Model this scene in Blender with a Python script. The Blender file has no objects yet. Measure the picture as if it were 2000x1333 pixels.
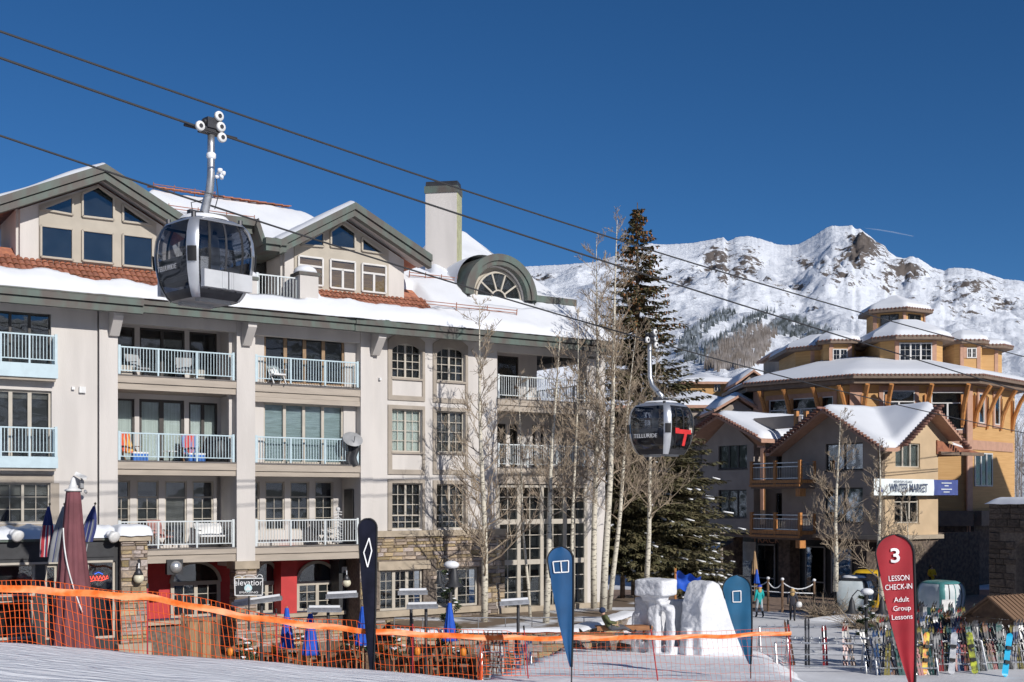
import bpy, math, random
import numpy as np
from mathutils import Vector, Matrix
from mathutils import noise as mnoise

# ------------------------------------------------------------------ camera, sky, sun, exposure
SC = bpy.context.scene
COL = SC.collection
FPX = 2300.0            # focal length in photo pixels (2000 px wide)
HOR = 974.0             # horizon row
EYE = 6.4               # camera height above the plaza
cam_d = bpy.data.cameras.new('camera')
cam = bpy.data.objects.new('camera', cam_d); COL.objects.link(cam)
cam.location = (0, 0, EYE); cam.rotation_euler = (math.radians(90), 0, 0)
cam_d.sensor_width = 36.0; cam_d.lens = 36.0 * FPX / 2000.0
cam_d.shift_y = (HOR - 666.5) / 2000.0
cam_d.clip_start = 0.1; cam_d.clip_end = 20000
SC.camera = cam
SUN_AZ = math.radians(38.0)      # to the right of straight behind the camera
SUN_EL = math.radians(26.5)
tosun = Vector((math.sin(SUN_AZ) * math.cos(SUN_EL), -math.cos(SUN_AZ) * math.cos(SUN_EL), math.sin(SUN_EL)))
world = bpy.data.worlds.new('World'); SC.world = world; world.use_nodes = True
nt = world.node_tree
bg = nt.nodes['Background']
sky = nt.nodes.new('ShaderNodeTexSky'); sky.sky_type = 'NISHITA'; sky.sun_disc = False
sky.sun_elevation = SUN_EL; sky.sun_rotation = math.atan2(tosun.x, tosun.y)
sky.altitude = 2900; sky.air_density = 1.0; sky.dust_density = 0.05; sky.ozone_density = 6.0
hs_n = nt.nodes.new('ShaderNodeHueSaturation'); hs_n.inputs['Saturation'].default_value = 1.14; hs_n.inputs['Value'].default_value = 0.92
nt.links.new(sky.outputs[0], hs_n.inputs['Color']); nt.links.new(hs_n.outputs[0], bg.inputs[0]); bg.inputs[1].default_value = 0.085
sun_d = bpy.data.lights.new('sun', 'SUN'); sun_d.energy = 4.1; sun_d.angle = math.radians(0.53)
sun_d.color = (1.0, 0.955, 0.90)
sun = bpy.data.objects.new('sun', sun_d); COL.objects.link(sun)
sun.rotation_euler = (-tosun).to_track_quat('-Z', 'Y').to_euler(); sun.location = (30, -30, 60)
SC.view_settings.view_transform = 'Standard'; SC.view_settings.look = 'None'
SC.view_settings.exposure = 0.0; SC.view_settings.gamma = 1.0; SC.view_settings.use_curve_mapping = False
SC.cycles.max_bounces = 8; SC.cycles.transparent_max_bounces = 12
SC.cycles.diffuse_bounces = 3; SC.cycles.glossy_bounces = 4

rnd = random.Random(7)
# ------------------------------------------------------------------ photo measurements -> places
def W(px, py, D):                       # a point measured in the photo, at its distance D
    return Vector(((px - 1000) / FPX * D, D, EYE + (HOR - py) / FPX * D))
TH = math.atan2(FPX, 3500.0)            # the facades run at this angle to the picture
UX, UY = math.cos(TH), math.sin(TH)     # along the facade
WX, WY = -math.sin(TH), math.cos(TH)    # into the building
class Frame:
    """plan frame: s along the facade, y into the building, z above eye level"""
    def __init__(self, px, D):
        self.ox, self.oy = (px - 1000) / FPX * D, D
    def s(self, px, y=0.0):
        a = (px - 1000) / FPX
        qx, qy = self.ox + y * WX, self.oy + y * WY
        return -(qx * 1 - qy * a) / (UX * 1 - UY * a)
    def depth(self, px, y=0.0):
        return self.oy + y * WY + self.s(px, y) * UY
    def z(self, px, py, y=0.0):
        return (HOR - py) / FPX * self.depth(px, y)
    def sz(self, px, py, y=0.0):
        return self.s(px, y), self.z(px, py, y)
    def t(self, px, s=0.0):             # y at which a sight line meets the plane s = const
        a = (px - 1000) / FPX
        qx, qy = self.ox + s * UX, self.oy + s * UY
        return -(qx - qy * a) / (WX - WY * a)
    def zt(self, px, py, s=0.0):
        y = self.t(px, s)
        return (HOR - py) / FPX * (self.oy + s * UY + y * WY)
    def world(self, s, y, z=0.0):
        return Vector((self.ox + s * UX + y * WX, self.oy + s * UY + y * WY, z))
    def empty(self, name, z=EYE):
        e = bpy.data.objects.new(name, None); COL.objects.link(e)
        e.location = (self.ox, self.oy, z); e.rotation_euler = (0, 0, TH)
        return e

# ------------------------------------------------------------------ object helpers
def tag(o, label=None, cat=None, group=None, kind=None):
    if label: o['label'] = label
    if cat: o['category'] = cat
    if group: o['group'] = group
    if kind: o['kind'] = kind
    return o
def empty(name, loc=(0, 0, 0), rz=0.0, parent=None):
    e = bpy.data.objects.new(name, None); COL.objects.link(e)
    e.location = loc; e.rotation_euler = (0, 0, rz)
    if parent: e.parent = parent
    return e
def inst(name, me, parent=None, loc=(0, 0, 0), rot=(0, 0, 0), scale=(1, 1, 1)):
    o = bpy.data.objects.new(name, me); COL.objects.link(o)
    o.location = loc; o.rotation_euler = rot; o.scale = scale
    if parent: o.parent = parent
    return o
def copy_tree(o, parent=None):
    c = o.copy(); COL.objects.link(c); c.parent = parent
    for ch in list(o.children): copy_tree(ch, c)
    return c
class MB:
    def __init__(self): self.v = []; self.f = []; self.m = []
    def add(self, vs, fs, mi=0):
        b = len(self.v); self.v += [tuple(p) for p in vs]
        self.f += [tuple(i + b for i in f) for f in fs]; self.m += [mi] * len(fs)
        return self
    def box(self, x0, x1, y0, y1, z0, z1, mi=0):
        if x0 > x1: x0, x1 = x1, x0
        if y0 > y1: y0, y1 = y1, y0
        if z0 > z1: z0, z1 = z1, z0
        return self.add([(x0, y0, z0), (x1, y0, z0), (x1, y1, z0), (x0, y1, z0), (x0, y0, z1), (x1, y0, z1), (x1, y1, z1), (x0, y1, z1)],
                        [(0, 3, 2, 1), (4, 5, 6, 7), (0, 1, 5, 4), (1, 2, 6, 5), (2, 3, 7, 6), (3, 0, 4, 7)], mi)
    def bar(self, p, q, w, h, mi=0, up=(0, 0, 1)):
        p, q = Vector(p), Vector(q); d = (q - p).normalized(); u = Vector(up)
        sx = d.cross(u)
        if sx.length < 1e-5: sx = d.cross(Vector((1, 0, 0)))
        sx.normalize(); uu = sx.cross(d).normalized()
        vs = [c + sx * (a * w / 2) + uu * (b * h / 2) for c in (p, q) for a, b in ((-1, -1), (1, -1), (1, 1), (-1, 1))]
        return self.add(vs, [(0, 3, 2, 1), (4, 5, 6, 7), (0, 1, 5, 4), (1, 2, 6, 5), (2, 3, 7, 6), (3, 0, 4, 7)], mi)
    def prism(self, poly, y0, y1, mi=0):        # polygon in (x, z), extruded along y
        n = len(poly)
        vs = [(x, y0, z) for x, z in poly] + [(x, y1, z) for x, z in poly]
        fs = [tuple(range(n)), tuple(range(2 * n - 1, n - 1, -1))]
        fs += [((i + 1) % n, i, i + n, (i + 1) % n + n) for i in range(n)]
        return self.add(vs, fs, mi)
    def slab(self, poly, z0, z1, mi=0):         # polygon in plan, extruded upwards
        n = len(poly)
        vs = [(x, y, z0) for x, y in poly] + [(x, y, z1) for x, y in poly]
        fs = [tuple(range(n - 1, -1, -1)), tuple(range(n, 2 * n))]
        fs += [(i, (i + 1) % n, (i + 1) % n + n, i + n) for i in range(n)]
        return self.add(vs, fs, mi)
    def tube(self, pts, r, n=6, mi=0, cap=True):
        pts = [Vector(p) for p in pts]; k = len(pts)
        rs = r if hasattr(r, '__len__') else [r] * k
        vs = []; ref = None
        for i, p in enumerate(pts):
            d = (pts[min(i + 1, k - 1)] - pts[max(i - 1, 0)]).normalized()
            if ref is None:
                ref = Vector((0, 0, 1)) if abs(d.z) < 0.9 else Vector((1, 0, 0))
            a = d.cross(ref)
            if a.length < 1e-4: a = d.cross(Vector((0.3, 1, 0.2)))
            a.normalize(); b = a.cross(d); ref = b
            for j in range(n):
                t = 2 * math.pi * j / n
                vs.append(p + (a * math.cos(t) + b * math.sin(t)) * rs[i])
        fs = [(i * n + j, i * n + (j + 1) % n, (i + 1) * n + (j + 1) % n, (i + 1) * n + j) for i in range(k - 1) for j in range(n)]
        if cap and n > 2: fs += [tuple(range(n - 1, -1, -1)), tuple(range((k - 1) * n, k * n))]
        return self.add(vs, fs, mi)
    def lathe(self, prof, n=16, c=(0, 0, 0), mi=0, wob=None):
        vs = []
        for i, (r, z) in enumerate(prof):
            for j in range(n):
                t = 2 * math.pi * j / n
                rr = r * (wob(i, j) if wob else 1)
                vs.append((c[0] + rr * math.cos(t), c[1] + rr * math.sin(t), c[2] + z))
        fs = [(i * n + j, i * n + (j + 1) % n, (i + 1) * n + (j + 1) % n, (i + 1) * n + j) for i in range(len(prof) - 1) for j in range(n)]
        k = len(prof)
        fs += [tuple(range(n - 1, -1, -1)), tuple(range((k - 1) * n, k * n))]
        return self.add(vs, fs, mi)
    def grid(self, fn, nu, nv, mi=0, wrap=False):
        vs = [fn(i / nu, j / nv) for i in range(nu + 1) for j in range(nv + 1)]
        fs = [(i * (nv + 1) + j, (i + 1) * (nv + 1) + j, (i + 1) * (nv + 1) + j + 1, i * (nv + 1) + j + 1) for i in range(nu) for j in range(nv)]
        return self.add(vs, fs, mi)
    def ball(self, c, r, n=8, mi=0, sq=(1, 1, 1)):
        k = max(3, n // 2)
        prof = [(max(1e-3, math.sin(math.pi * i / k)) * r, -math.cos(math.pi * i / k) * r) for i in range(k + 1)]
        b = len(self.v); self.lathe(prof, n, (0, 0, 0), mi)
        for i in range(b, len(self.v)):
            p = self.v[i]; self.v[i] = (c[0] + p[0] * sq[0], c[1] + p[1] * sq[1], c[2] + p[2] * sq[2])
        return self
    def mesh(self, name, mats, smooth=False):
        me = bpy.data.meshes.new(name); me.from_pydata(self.v, [], self.f)
        if not isinstance(mats, (list, tuple)): mats = [mats]
        for m in mats: me.materials.append(m)
        if len(mats) > 1: me.polygons.foreach_set('material_index', self.m)
        if smooth: me.polygons.foreach_set('use_smooth', [True] * len(self.f))
        me.update()
        return me
    def build(self, name, mats, parent=None, smooth=False, loc=(0, 0, 0), rot=(0, 0, 0)):
        return inst(name, self.mesh(name, mats, smooth), parent, loc, rot)
def box(name, m, parent, x0, x1, y0, y1, z0, z1): return MB().box(x0, x1, y0, y1, z0, z1).build(name, m, parent)
def text(name, body, size, m, parent, loc, rot=(math.pi / 2, 0, 0), ext=0.004, sx=1.0, align='CENTER', bold=0.0):
    cu = bpy.data.curves.new(name, 'FONT'); cu.body = body; cu.size = size; cu.extrude = ext
    cu.align_x = align; cu.align_y = 'CENTER'; cu.offset = bold; cu.materials.append(m); cu.resolution_u = 3
    o = bpy.data.objects.new(name, cu); COL.objects.link(o)
    dg = bpy.context.evaluated_depsgraph_get(); me = bpy.data.meshes.new_from_object(o.evaluated_get(dg)); bpy.data.objects.remove(o)
    if not me.materials: me.materials.append(m)
    return inst(name, me, parent, loc, rot, (sx, 1, 1))

# ------------------------------------------------------------------ materials
MATS = {}
def mat(name, col, rough=0.7, col2=None, scale=3.0, var=0.10, bump=0.0, bscale=25.0, metal=0.0, rand=0.0, spec=0.4, lo=0.4, hi=0.6, stretch=(1, 1, 1), coat=0.0, detail=4.0, hue=0.0, bdist=0.03):
    if 'snow' not in name:
        col = tuple(min(.85, c * 1.2) for c in col); col2 = tuple(min(.85, c * 1.2) for c in col2) if col2 else None
    m = bpy.data.materials.new(name); m.use_nodes = True; n = m.node_tree; p = n.nodes['Principled BSDF']; L = n.links.new
    tc = n.nodes.new('ShaderNodeTexCoord'); mp = n.nodes.new('ShaderNodeMapping'); mp.inputs['Scale'].default_value = stretch
    L(tc.outputs['Object'], mp.inputs[0])
    nz = n.nodes.new('ShaderNodeTexNoise'); nz.inputs['Scale'].default_value = scale; nz.inputs['Detail'].default_value = detail
    L(mp.outputs[0], nz.inputs['Vector'])
    rp = n.nodes.new('ShaderNodeMapRange'); rp.inputs[1].default_value = lo; rp.inputs[2].default_value = hi
    L(nz.outputs['Fac'], rp.inputs[0])
    mx = n.nodes.new('ShaderNodeMix'); mx.data_type = 'RGBA'
    c2 = col2 if col2 else tuple(c * (1 - var) for c in col)
    c1 = col if col2 else tuple(min(1, c * (1 + var)) for c in col)
    mx.inputs[6].default_value = (*c1, 1); mx.inputs[7].default_value = (*c2, 1); L(rp.outputs[0], mx.inputs[0])
    out = mx.outputs[2]
    if rand or hue:
        oi = n.nodes.new('ShaderNodeObjectInfo'); hs = n.nodes.new('ShaderNodeHueSaturation')
        r = n.nodes.new('ShaderNodeMapRange'); r.inputs[3].default_value = 1 - rand; r.inputs[4].default_value = 1 + rand
        L(oi.outputs['Random'], r.inputs[0]); L(r.outputs[0], hs.inputs['Value'])
        if hue:
            r2 = n.nodes.new('ShaderNodeMath'); r2.operation = 'MULTIPLY_ADD'; r2.inputs[1].default_value = 7.13; r2.inputs[2].default_value = 0
            fr = n.nodes.new('ShaderNodeMath'); fr.operation = 'FRACT'; L(oi.outputs['Random'], r2.inputs[0]); L(r2.outputs[0], fr.inputs[0])
            r3 = n.nodes.new('ShaderNodeMapRange'); r3.inputs[3].default_value = 0.5 - hue; r3.inputs[4].default_value = 0.5 + hue
            L(fr.outputs[0], r3.inputs[0]); L(r3.outputs[0], hs.inputs['Hue'])
            r4 = n.nodes.new('ShaderNodeMapRange'); r4.inputs[3].default_value = 0.45; r4.inputs[4].default_value = 1.25
            L(fr.outputs[0], r4.inputs[0]); L(r4.outputs[0], hs.inputs['Saturation'])
        L(out, hs.inputs['Color']); out = hs.outputs[0]
    L(out, p.inputs['Base Color'])
    p.inputs['Roughness'].default_value = rough; p.inputs['Metallic'].default_value = metal
    p.inputs['Specular IOR Level'].default_value = spec; p.inputs['Coat Weight'].default_value = coat
    if bump:
        b = n.nodes.new('ShaderNodeBump'); b.inputs['Strength'].default_value = bump; b.inputs['Distance'].default_value = bdist
        nb = n.nodes.new('ShaderNodeTexNoise'); nb.inputs['Scale'].default_value = bscale; nb.inputs['Detail'].default_value = 5
        L(mp.outputs[0], nb.inputs['Vector']); L(nb.outputs['Fac'], b.inputs['Height']); L(b.outputs[0], p.inputs['Normal'])
    MATS[name] = m
    return m
def glass_mat(name, tint, dens):            # a pane: part mirror, part see-through
    m = bpy.data.materials.new(name); m.use_nodes = True; n = m.node_tree; L = n.links.new
    n.nodes.remove(n.nodes['Principled BSDF']); out = n.nodes['Material Output']
    tr = n.nodes.new('ShaderNodeBsdfTransparent'); tr.inputs[0].default_value = (*tint, 1)
    gl = n.nodes.new('ShaderNodeBsdfGlossy'); gl.inputs['Roughness'].default_value = 0.02
    gl.inputs['Color'].default_value = (0.95, 0.97, 1, 1)
    lw = n.nodes.new('ShaderNodeLayerWeight'); lw.inputs[0].default_value = 0.35
    mr = n.nodes.new('ShaderNodeMapRange'); mr.inputs[3].default_value = dens; mr.inputs[4].default_value = 0.9
    mr.inputs[1].default_value = 0.15; L(lw.outputs['Fresnel'], mr.inputs[0])
    # old panes are never quite flat
    tc = n.nodes.new('ShaderNodeTexCoord'); nz = n.nodes.new('ShaderNodeTexNoise'); nz.inputs['Scale'].default_value = 0.9; nz.inputs['Detail'].default_value = 1.5
    b = n.nodes.new('ShaderNodeBump'); b.inputs['Strength'].default_value = 0.06; b.inputs['Distance'].default_value = 0.2
    L(tc.outputs['Object'], nz.inputs['Vector']); L(nz.outputs['Fac'], b.inputs['Height']); L(b.outputs[0], gl.inputs['Normal'])
    mx = n.nodes.new('ShaderNodeMixShader'); L(mr.outputs[0], mx.inputs[0]); L(tr.outputs[0], mx.inputs[1]); L(gl.outputs[0], mx.inputs[2])
    L(mx.outputs[0], out.inputs[0]); MATS[name] = m
    return m
def emit_mat(name, col, s):
    m = bpy.data.materials.new(name); m.use_nodes = True; n = m.node_tree; p = n.nodes['Principled BSDF']
    p.inputs['Base Color'].default_value = (*col, 1); p.inputs['Emission Color'].default_value = (*col, 1); p.inputs['Emission Strength'].default_value = s
    return m
STUCCO = mat('stucco', (0.485, 0.458, 0.43), 0.9, scale=1.4, var=0.055, bump=0.15, bscale=40, stretch=(1, 1, .16), detail=7)
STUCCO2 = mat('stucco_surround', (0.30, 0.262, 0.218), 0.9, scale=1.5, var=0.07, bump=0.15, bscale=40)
TRIM = mat('tan_trim', (0.34, 0.295, 0.245), 0.8, scale=2, var=0.07, stretch=(0.4, 1, 3))
GABLEW = mat('gable_wall', (0.37, 0.335, 0.28), 0.9, scale=1.5, var=0.05, bump=0.1)
COPPER = mat('patina_copper', (0.082, 0.07, 0.062), 0.6, col2=(0.085, 0.115, 0.098), scale=1.9, lo=0.38, hi=0.66, metal=0.0, detail=8, stretch=(1.2, 1.2, 0.5))
RAIL = mat('pale_blue_rail', (0.40, 0.50, 0.54), 0.45, var=0.04)
RAILW = mat('white_rail', (0.50, 0.535, 0.54), 0.45, var=0.04)
GLASS = glass_mat('window_glass', (0.84, 0.87, 0.87), 0.075)
TINT = glass_mat('tinted_glass', (0.48, 0.49, 0.51), 0.08)
ROOMDARK = mat('painted_room_dark', (0.022, 0.023, 0.026), 0.9, var=0.3, scale=1.2)  # flat near-black panel behind panes; the unlit room's dark is in its colour
CURT = mat('white_curtain', (0.60, 0.62, 0.58), 0.9, var=0.10, scale=2, stretch=(9, 1, 0.3))
BLIND = mat('grey_green_blind', (0.30, 0.36, 0.37), 0.8, var=0.18, scale=6, stretch=(0.2, 0.2, 6))
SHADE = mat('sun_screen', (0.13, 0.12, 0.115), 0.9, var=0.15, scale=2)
BROWNF = mat('dark_brown_frame', (0.045, 0.04, 0.036), 0.5, var=0.1)
WOODF = mat('tan_wood_frame', (0.24, 0.155, 0.085), 0.5, var=0.15, scale=4)
CREAMF = mat('cream_frame', (0.39, 0.355, 0.30), 0.55, var=0.05)
WHITEF = mat('white_frame', (0.52, 0.51, 0.49), 0.5, var=0.04)
SNOW = mat('snow', (0.80, 0.815, 0.84), 0.75, var=0.02, scale=0.8, bump=0.25, bscale=4, spec=0.2)
SNOWR = mat('roof_snow', (0.75, 0.77, 0.80), 0.7, var=0.015, scale=0.6, bump=0.12, bscale=3, spec=0.2)
TILE = mat('clay_tile', (0.36, 0.145, 0.08), 0.8, col2=(0.25, 0.10, 0.065), scale=4, rand=0.25)
RUST = mat('rusty_snow_guard', (0.30, 0.12, 0.07), 0.7)
STONE = mat('field_stone', (0.33, 0.24, 0.155), 0.9, col2=(0.23, 0.185, 0.145), scale=5, bump=0.4, bscale=12, rand=0.45, hue=0.022)
MORTAR = mat('mortar', (0.135, 0.11, 0.09), 0.95, var=0.2, scale=8)
LEDGE = mat('sandstone', (0.34, 0.285, 0.215), 0.9, var=0.10, scale=2, bump=0.2)
RED = mat('red_paint', (0.42, 0.035, 0.035), 0.6, var=0.06)
BLACKP = mat('black_paint', (0.028, 0.029, 0.032), 0.5, var=0.15)
BLACK = mat('black_rubber', (0.012, 0.012, 0.013), 0.6)
DKSTEEL = mat('dark_steel', (0.06, 0.06, 0.065), 0.45, metal=0.6)
STEEL = mat('galvanised_steel', (0.46, 0.47, 0.48), 0.38, metal=0.85, var=0.12, scale=6)
SILVER = mat('silver_paint', (0.55, 0.56, 0.57), 0.28, metal=0.7, var=0.04, coat=0.3)
WHITEP = mat('white_plastic', (0.60, 0.60, 0.59), 0.45)
GREYP = mat('grey_plastic', (0.28, 0.285, 0.29), 0.5)
WOOD = mat('red_cedar', (0.30, 0.135, 0.055), 0.65, col2=(0.22, 0.095, 0.04), scale=3, stretch=(1, 1, 8))
PINE = mat('weathered_wood', (0.20, 0.125, 0.075), 0.8, col2=(0.13, 0.08, 0.05), scale=3, rand=0.2)
PINE2 = mat('bleached_wood', (0.36, 0.24, 0.13), 0.8, col2=(0.28, 0.18, 0.10), scale=5, stretch=(3, 3, .4))
# ------------------------------------------------------------------ apartment building (left)
FA = Frame(0, 40.79)
AB = tag(FA.empty('apartment_building'), 'cream stucco apartment building with copper eaves, gable dormers and pale blue balcony railings', 'building')
def fmt_holes(mb, s0, s1, z0, z1, y0, y1, holes, mi=0):
    xs = sorted({s0, s1, *[min(max(v, s0), s1) for h in holes for v in h[:2]]})
    for a, b in zip(xs, xs[1:]):
        if b - a < 1e-4: continue
        hs = sorted([(h[2], h[3]) for h in holes if h[0] <= a + 1e-5 and h[1] >= b - 1e-5])
        c = z0
        for lo, hi in hs:
            if lo - c > 1e-4: mb.box(a, b, y0, y1, c, lo, mi)
            c = max(c, hi)
        if z1 - c > 1e-4: mb.box(a, b, y0, y1, c, z1, mi)
def window(par, s0, s1, z0, z1, y, fm, sash=2, cols=2, rows=3, fw=0.055, inside=None, cover=1.0, transom=0.0, glass=None, mw=0.022, name='window', sill=False, lowrow=0.0, back=0.26):
    """frame with sashes and glazing bars; each sash is a pane; optional curtain behind it"""
    mb = MB()
    mb.box(s0, s0 + fw, y, y + 0.09, z0, z1); mb.box(s1 - fw, s1, y, y + 0.09, z0, z1)
    mb.box(s0 + fw, s1 - fw, y, y + 0.09, z0, z0 + fw); mb.box(s0 + fw, s1 - fw, y, y + 0.09, z1 - fw, z1)
    zt = z1 - fw; zb = z0 + fw
    rects = []
    if transom:
        zt = z1 - fw - transom
        mb.box(s0 + fw, s1 - fw, y, y + 0.09, zt - fw, zt); rects.append((s0 + fw, s1 - fw, zt, z1 - fw, 0, 0)); zt -= fw
    if lowrow:
        mb.box(s0 + fw, s1 - fw, y, y + 0.09, zb + lowrow, zb + lowrow + fw); rects.append((s0 + fw, s1 - fw, zb, zb + lowrow, 4, 2)); zb += lowrow + fw
    w = (s1 - s0 - 2 * fw)
    for i in range(sash):
        a = s0 + fw + w * i / sash; b = s0 + fw + w * (i + 1) / sash
        if i: mb.box(a - fw * 0.8, a + fw * 0.8, y + 0.005, y + 0.085, zb, zt)
        rects.append((a + (fw * 0.8 if i else 0), b - (fw * 0.8 if i < sash - 1 else 0), zb, zt, cols, rows))
    for a, b, c, d, nc, nr in rects:
        for k in range(1, nc): x = a + (b - a) * k / nc; mb.box(x - mw / 2, x + mw / 2, y + 0.03, y + 0.06, c, d)
        for k in range(1, nr): z = c + (d - c) * k / nr; mb.box(a, b, y + 0.032, y + 0.058, z - mw / 2, z + mw / 2)
    if sill: mb.box(s0 - 0.06, s1 + 0.06, y - 0.10, y + 0.02, z0 - 0.09, z0 - 0.002)
    f = mb.build(name, fm, par)
    for a, b, c, d, nc, nr in rects: box('pane', glass or GLASS, f, a, b, y + 0.043, y + 0.049, c, d)
    box('room_backing', ROOMDARK, f, s0 - 0.02, s1 + 0.02, y + back, y + back + 0.02, z0 - 0.02, z1 + 0.02)
    if inside:
        zc = z1 - (z1 - z0) * cover
        box('curtain', inside, f, s0 + 0.02, s1 - 0.02, y + 0.14, y + 0.155, zc, z1 - 0.01)
    return f
_rail_cache = {}
def railing(par, p, q, z0, m, h=1.03, nsec=3, gap=0.115, name='balcony_railing', endw=0.09):
    p, q = Vector((*p, 0)), Vector((*q, 0)); d = q - p; Ln = d.length; d.normalize(); ang = math.atan2(d.y, d.x)
    r = empty(name, (p.x, p.y, z0), ang, par)
    box('top_rail', m, r, 0, Ln, -0.03, 0.03, h - 0.05, h); box('bottom_rail', m, r, 0, Ln, -0.02, 0.02, 0.13, 0.165)
    key = (m.name, h)
    if key not in _rail_cache:
        _rail_cache[key] = (MB().box(-0.011, 0.011, -0.011, 0.011, 0.166, h - 0.051).mesh('baluster', m), MB().box(-0.03, 0.03, -0.035, 0.035, 0.0, h - 0.052).mesh('post', m), MB().box(-endw / 2, endw / 2, -endw / 2, endw / 2, 0, h + 0.04).mesh('post', m))
    bm_, pm_, em_ = _rail_cache[key]
    for i in range(nsec + 1):
        x = Ln * i / nsec
        inst('post', em_ if i in (0, nsec) else pm_, r, (min(max(x, endw / 2), Ln - endw / 2), 0.002, 0))
    n = int(Ln / gap)
    for i in range(1, n): inst('baluster', bm_, r, (Ln * i / n, 0, 0))
    return r
def S(px, y=0.0): return FA.s(px, y)
def Z(px, py, y=0.0): return FA.z(px, py, y)

ZE = 7.02                                     # underside of the eaves
F4, F3, F2, F1 = 4.50, 1.35, -1.82, -6.35     # floor levels
B4, B3, B2 = 4.00, 0.86, -2.42                # undersides of the balcony slabs
SL = S(-420)
P0a, P0b, P1a, P1b, P2a, P2b = S(193), S(229), S(461), S(497), S(703), S(757)
G0, G1, GE = S(971), S(1143), S(1182)
# front wall left of the first bay
j4 = (S(-60), S(100), Z(50, 722), Z(50, 610)); j3 = (S(-60), S(101), Z(50, 897), Z(50, 762)); j2 = (S(-60), S(98), Z(50, 1022), Z(50, 944))
mb = MB(); fmt_holes(mb, SL, P0a - 0.05, F1, ZE, 0, 0.3, [j4, j3, j2]); mb.build('wall', STUCCO, AB)
window(AB, *j4, 0.14, BROWNF, sash=4, cols=1, rows=1, back=0.2)
window(AB, *j3, 0.14, CREAMF, sash=4, cols=1, rows=1, fw=0.08, inside=SHADE, cover=0.12, back=0.2)
window(AB, *j2, 0.10, CREAMF, sash=3, cols=2, rows=3, inside=SHADE, cover=0.3, back=0.24)
mb = MB(); a, b, c, d = j2; mb.box(a - 0.3, b + 0.12, -0.05, -0.002, d + 0.02, d + 0.3); mb.box(b + 0.0, b + 0.3, -0.045, -0.002, c - 0.2, d + 0.01); mb.box(a, b + 0.12, -0.06, -0.002, c - 0.16, c - 0.03)
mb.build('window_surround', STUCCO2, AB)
# shallow balconies in front of the two upper french windows
for fl, yb, yt in ((F4, Z(113, 740, -0.45), Z(113, 713, -0.45)), (F3, Z(113, 915, -0.45), Z(113, 893, -0.45))):
    s1 = S(113, -0.45)
    box('balcony_slab', RAIL, AB, SL + 3, s1, -0.5, -0.003, yb, yt)
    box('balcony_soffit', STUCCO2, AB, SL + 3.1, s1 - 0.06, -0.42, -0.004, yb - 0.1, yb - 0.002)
    railing(AB, (S(-60), -0.45), (s1 - 0.02, -0.45), yt + 0.002, RAIL, h=1.02, nsec=3)
    railing(AB, (s1 - 0.06, -0.40), (s1 - 0.06, -0.01), yt + 0.002, RAIL, h=1.0, nsec=1)
# pillars
mb = MB(); mb.box(P0a, P0b, -0.08, 2.1, F1, ZE); mb.build('pillar', STUCCO, AB)
mb = MB(); mb.box(P1a, P1b, -0.08, 2.1, B2 - 0.25, ZE); mb.build('pillar', STUCCO, AB)
mb = MB(); mb.box(P2a, P2a + 0.55, -0.08, 2.1, Z(730, 1035), ZE); mb.build('pillar', STUCCO, AB)
# recessed bays
def bay(fl, ceil, sa, sb, d, specs, name='bay_wall', shoulder=None):
    """back wall with openings; specs: (px0, px1, py0, py1, kwargs), measured on the back wall"""
    holes = []; outs = []
    for px0, px1, py0, py1, kw in specs:
        pm = (px0 + px1) / 2
        h = (FA.s(px0, d), FA.s(px1, d), max(fl + 0.02, FA.z(pm, py1, d)), min(ceil - 0.02, FA.z(pm, py0, d)))
        holes.append(h); outs.append((h, kw))
    mb = MB(); fmt_holes(mb, sa - 0.9, sb + 0.9, fl - 0.4, ceil + 0.6, d, d + 0.25, holes); mb.build(name, STUCCO, AB)
    for h, kw in outs: window(AB, *h, d + 0.06, **kw)
DK = dict(fm=BROWNF, sash=1, cols=1, rows=1, fw=0.07, back=0.19)
bay(F4, ZE, P0b, P1a, 1.75, [(224, 263, 639, 745, dict(DK)), (273, 361, 643, 745, dict(DK, sash=2)), (370, 424, 650, 745, dict(DK, sash=1))])
bay(F3, B4, P0b, P1a, 1.75, [(226, 263, 779, 903, dict(DK, inside=CURT, cover=1, sash=1)), (272, 360, 781, 905, dict(DK, sash=2, fw=0.11, inside=CURT, cover=1)), (369, 425, 787, 907, dict(DK, sash=2, fw=0.08, inside=CURT, cover=1))])
MUN = dict(fm=CREAMF, sash=1, cols=2, rows=3, fw=0.06, transom=0.55, back=0.19)
bay(F2, B3, P0b, P1a, 1.75, [(222, 254, 939, 1038, dict(MUN)), (267, 310, 939, 1038, dict(MUN, inside=SHADE, cover=0.2)), (322, 365, 940, 1068, dict(MUN, cols=1, rows=1, inside=SHADE, cover=0.7)), (376, 417, 940, 1036, dict(MUN))])
WD = dict(fm=WOODF, sash=4, cols=1, rows=1, fw=0.09, back=0.19)
bay(F4, ZE, P1b, P2a, 0.35, [(516, 673, 651, 752, dict(WD))])
bay(F3, B4, P1b, P2a, 0.35, [(515, 671, 790, 906, dict(WD, fm=CREAMF, fw=0.075, inside=BLIND))])
bay(F2, B3, P1b, P2a, 1.75, [(480, 507, 941, 1036, dict(MUN)), (518, 556, 941, 1036, dict(MUN)), (567, 604, 941, 1036, dict(MUN)), (615, 651, 941, 1034, dict(MUN))])
box('side_door', BROWNF, AB, P2a - 0.06, P2a - 0.002, 0.55, 1.4, F2 + 0.02, F2 + 2.2)
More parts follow.
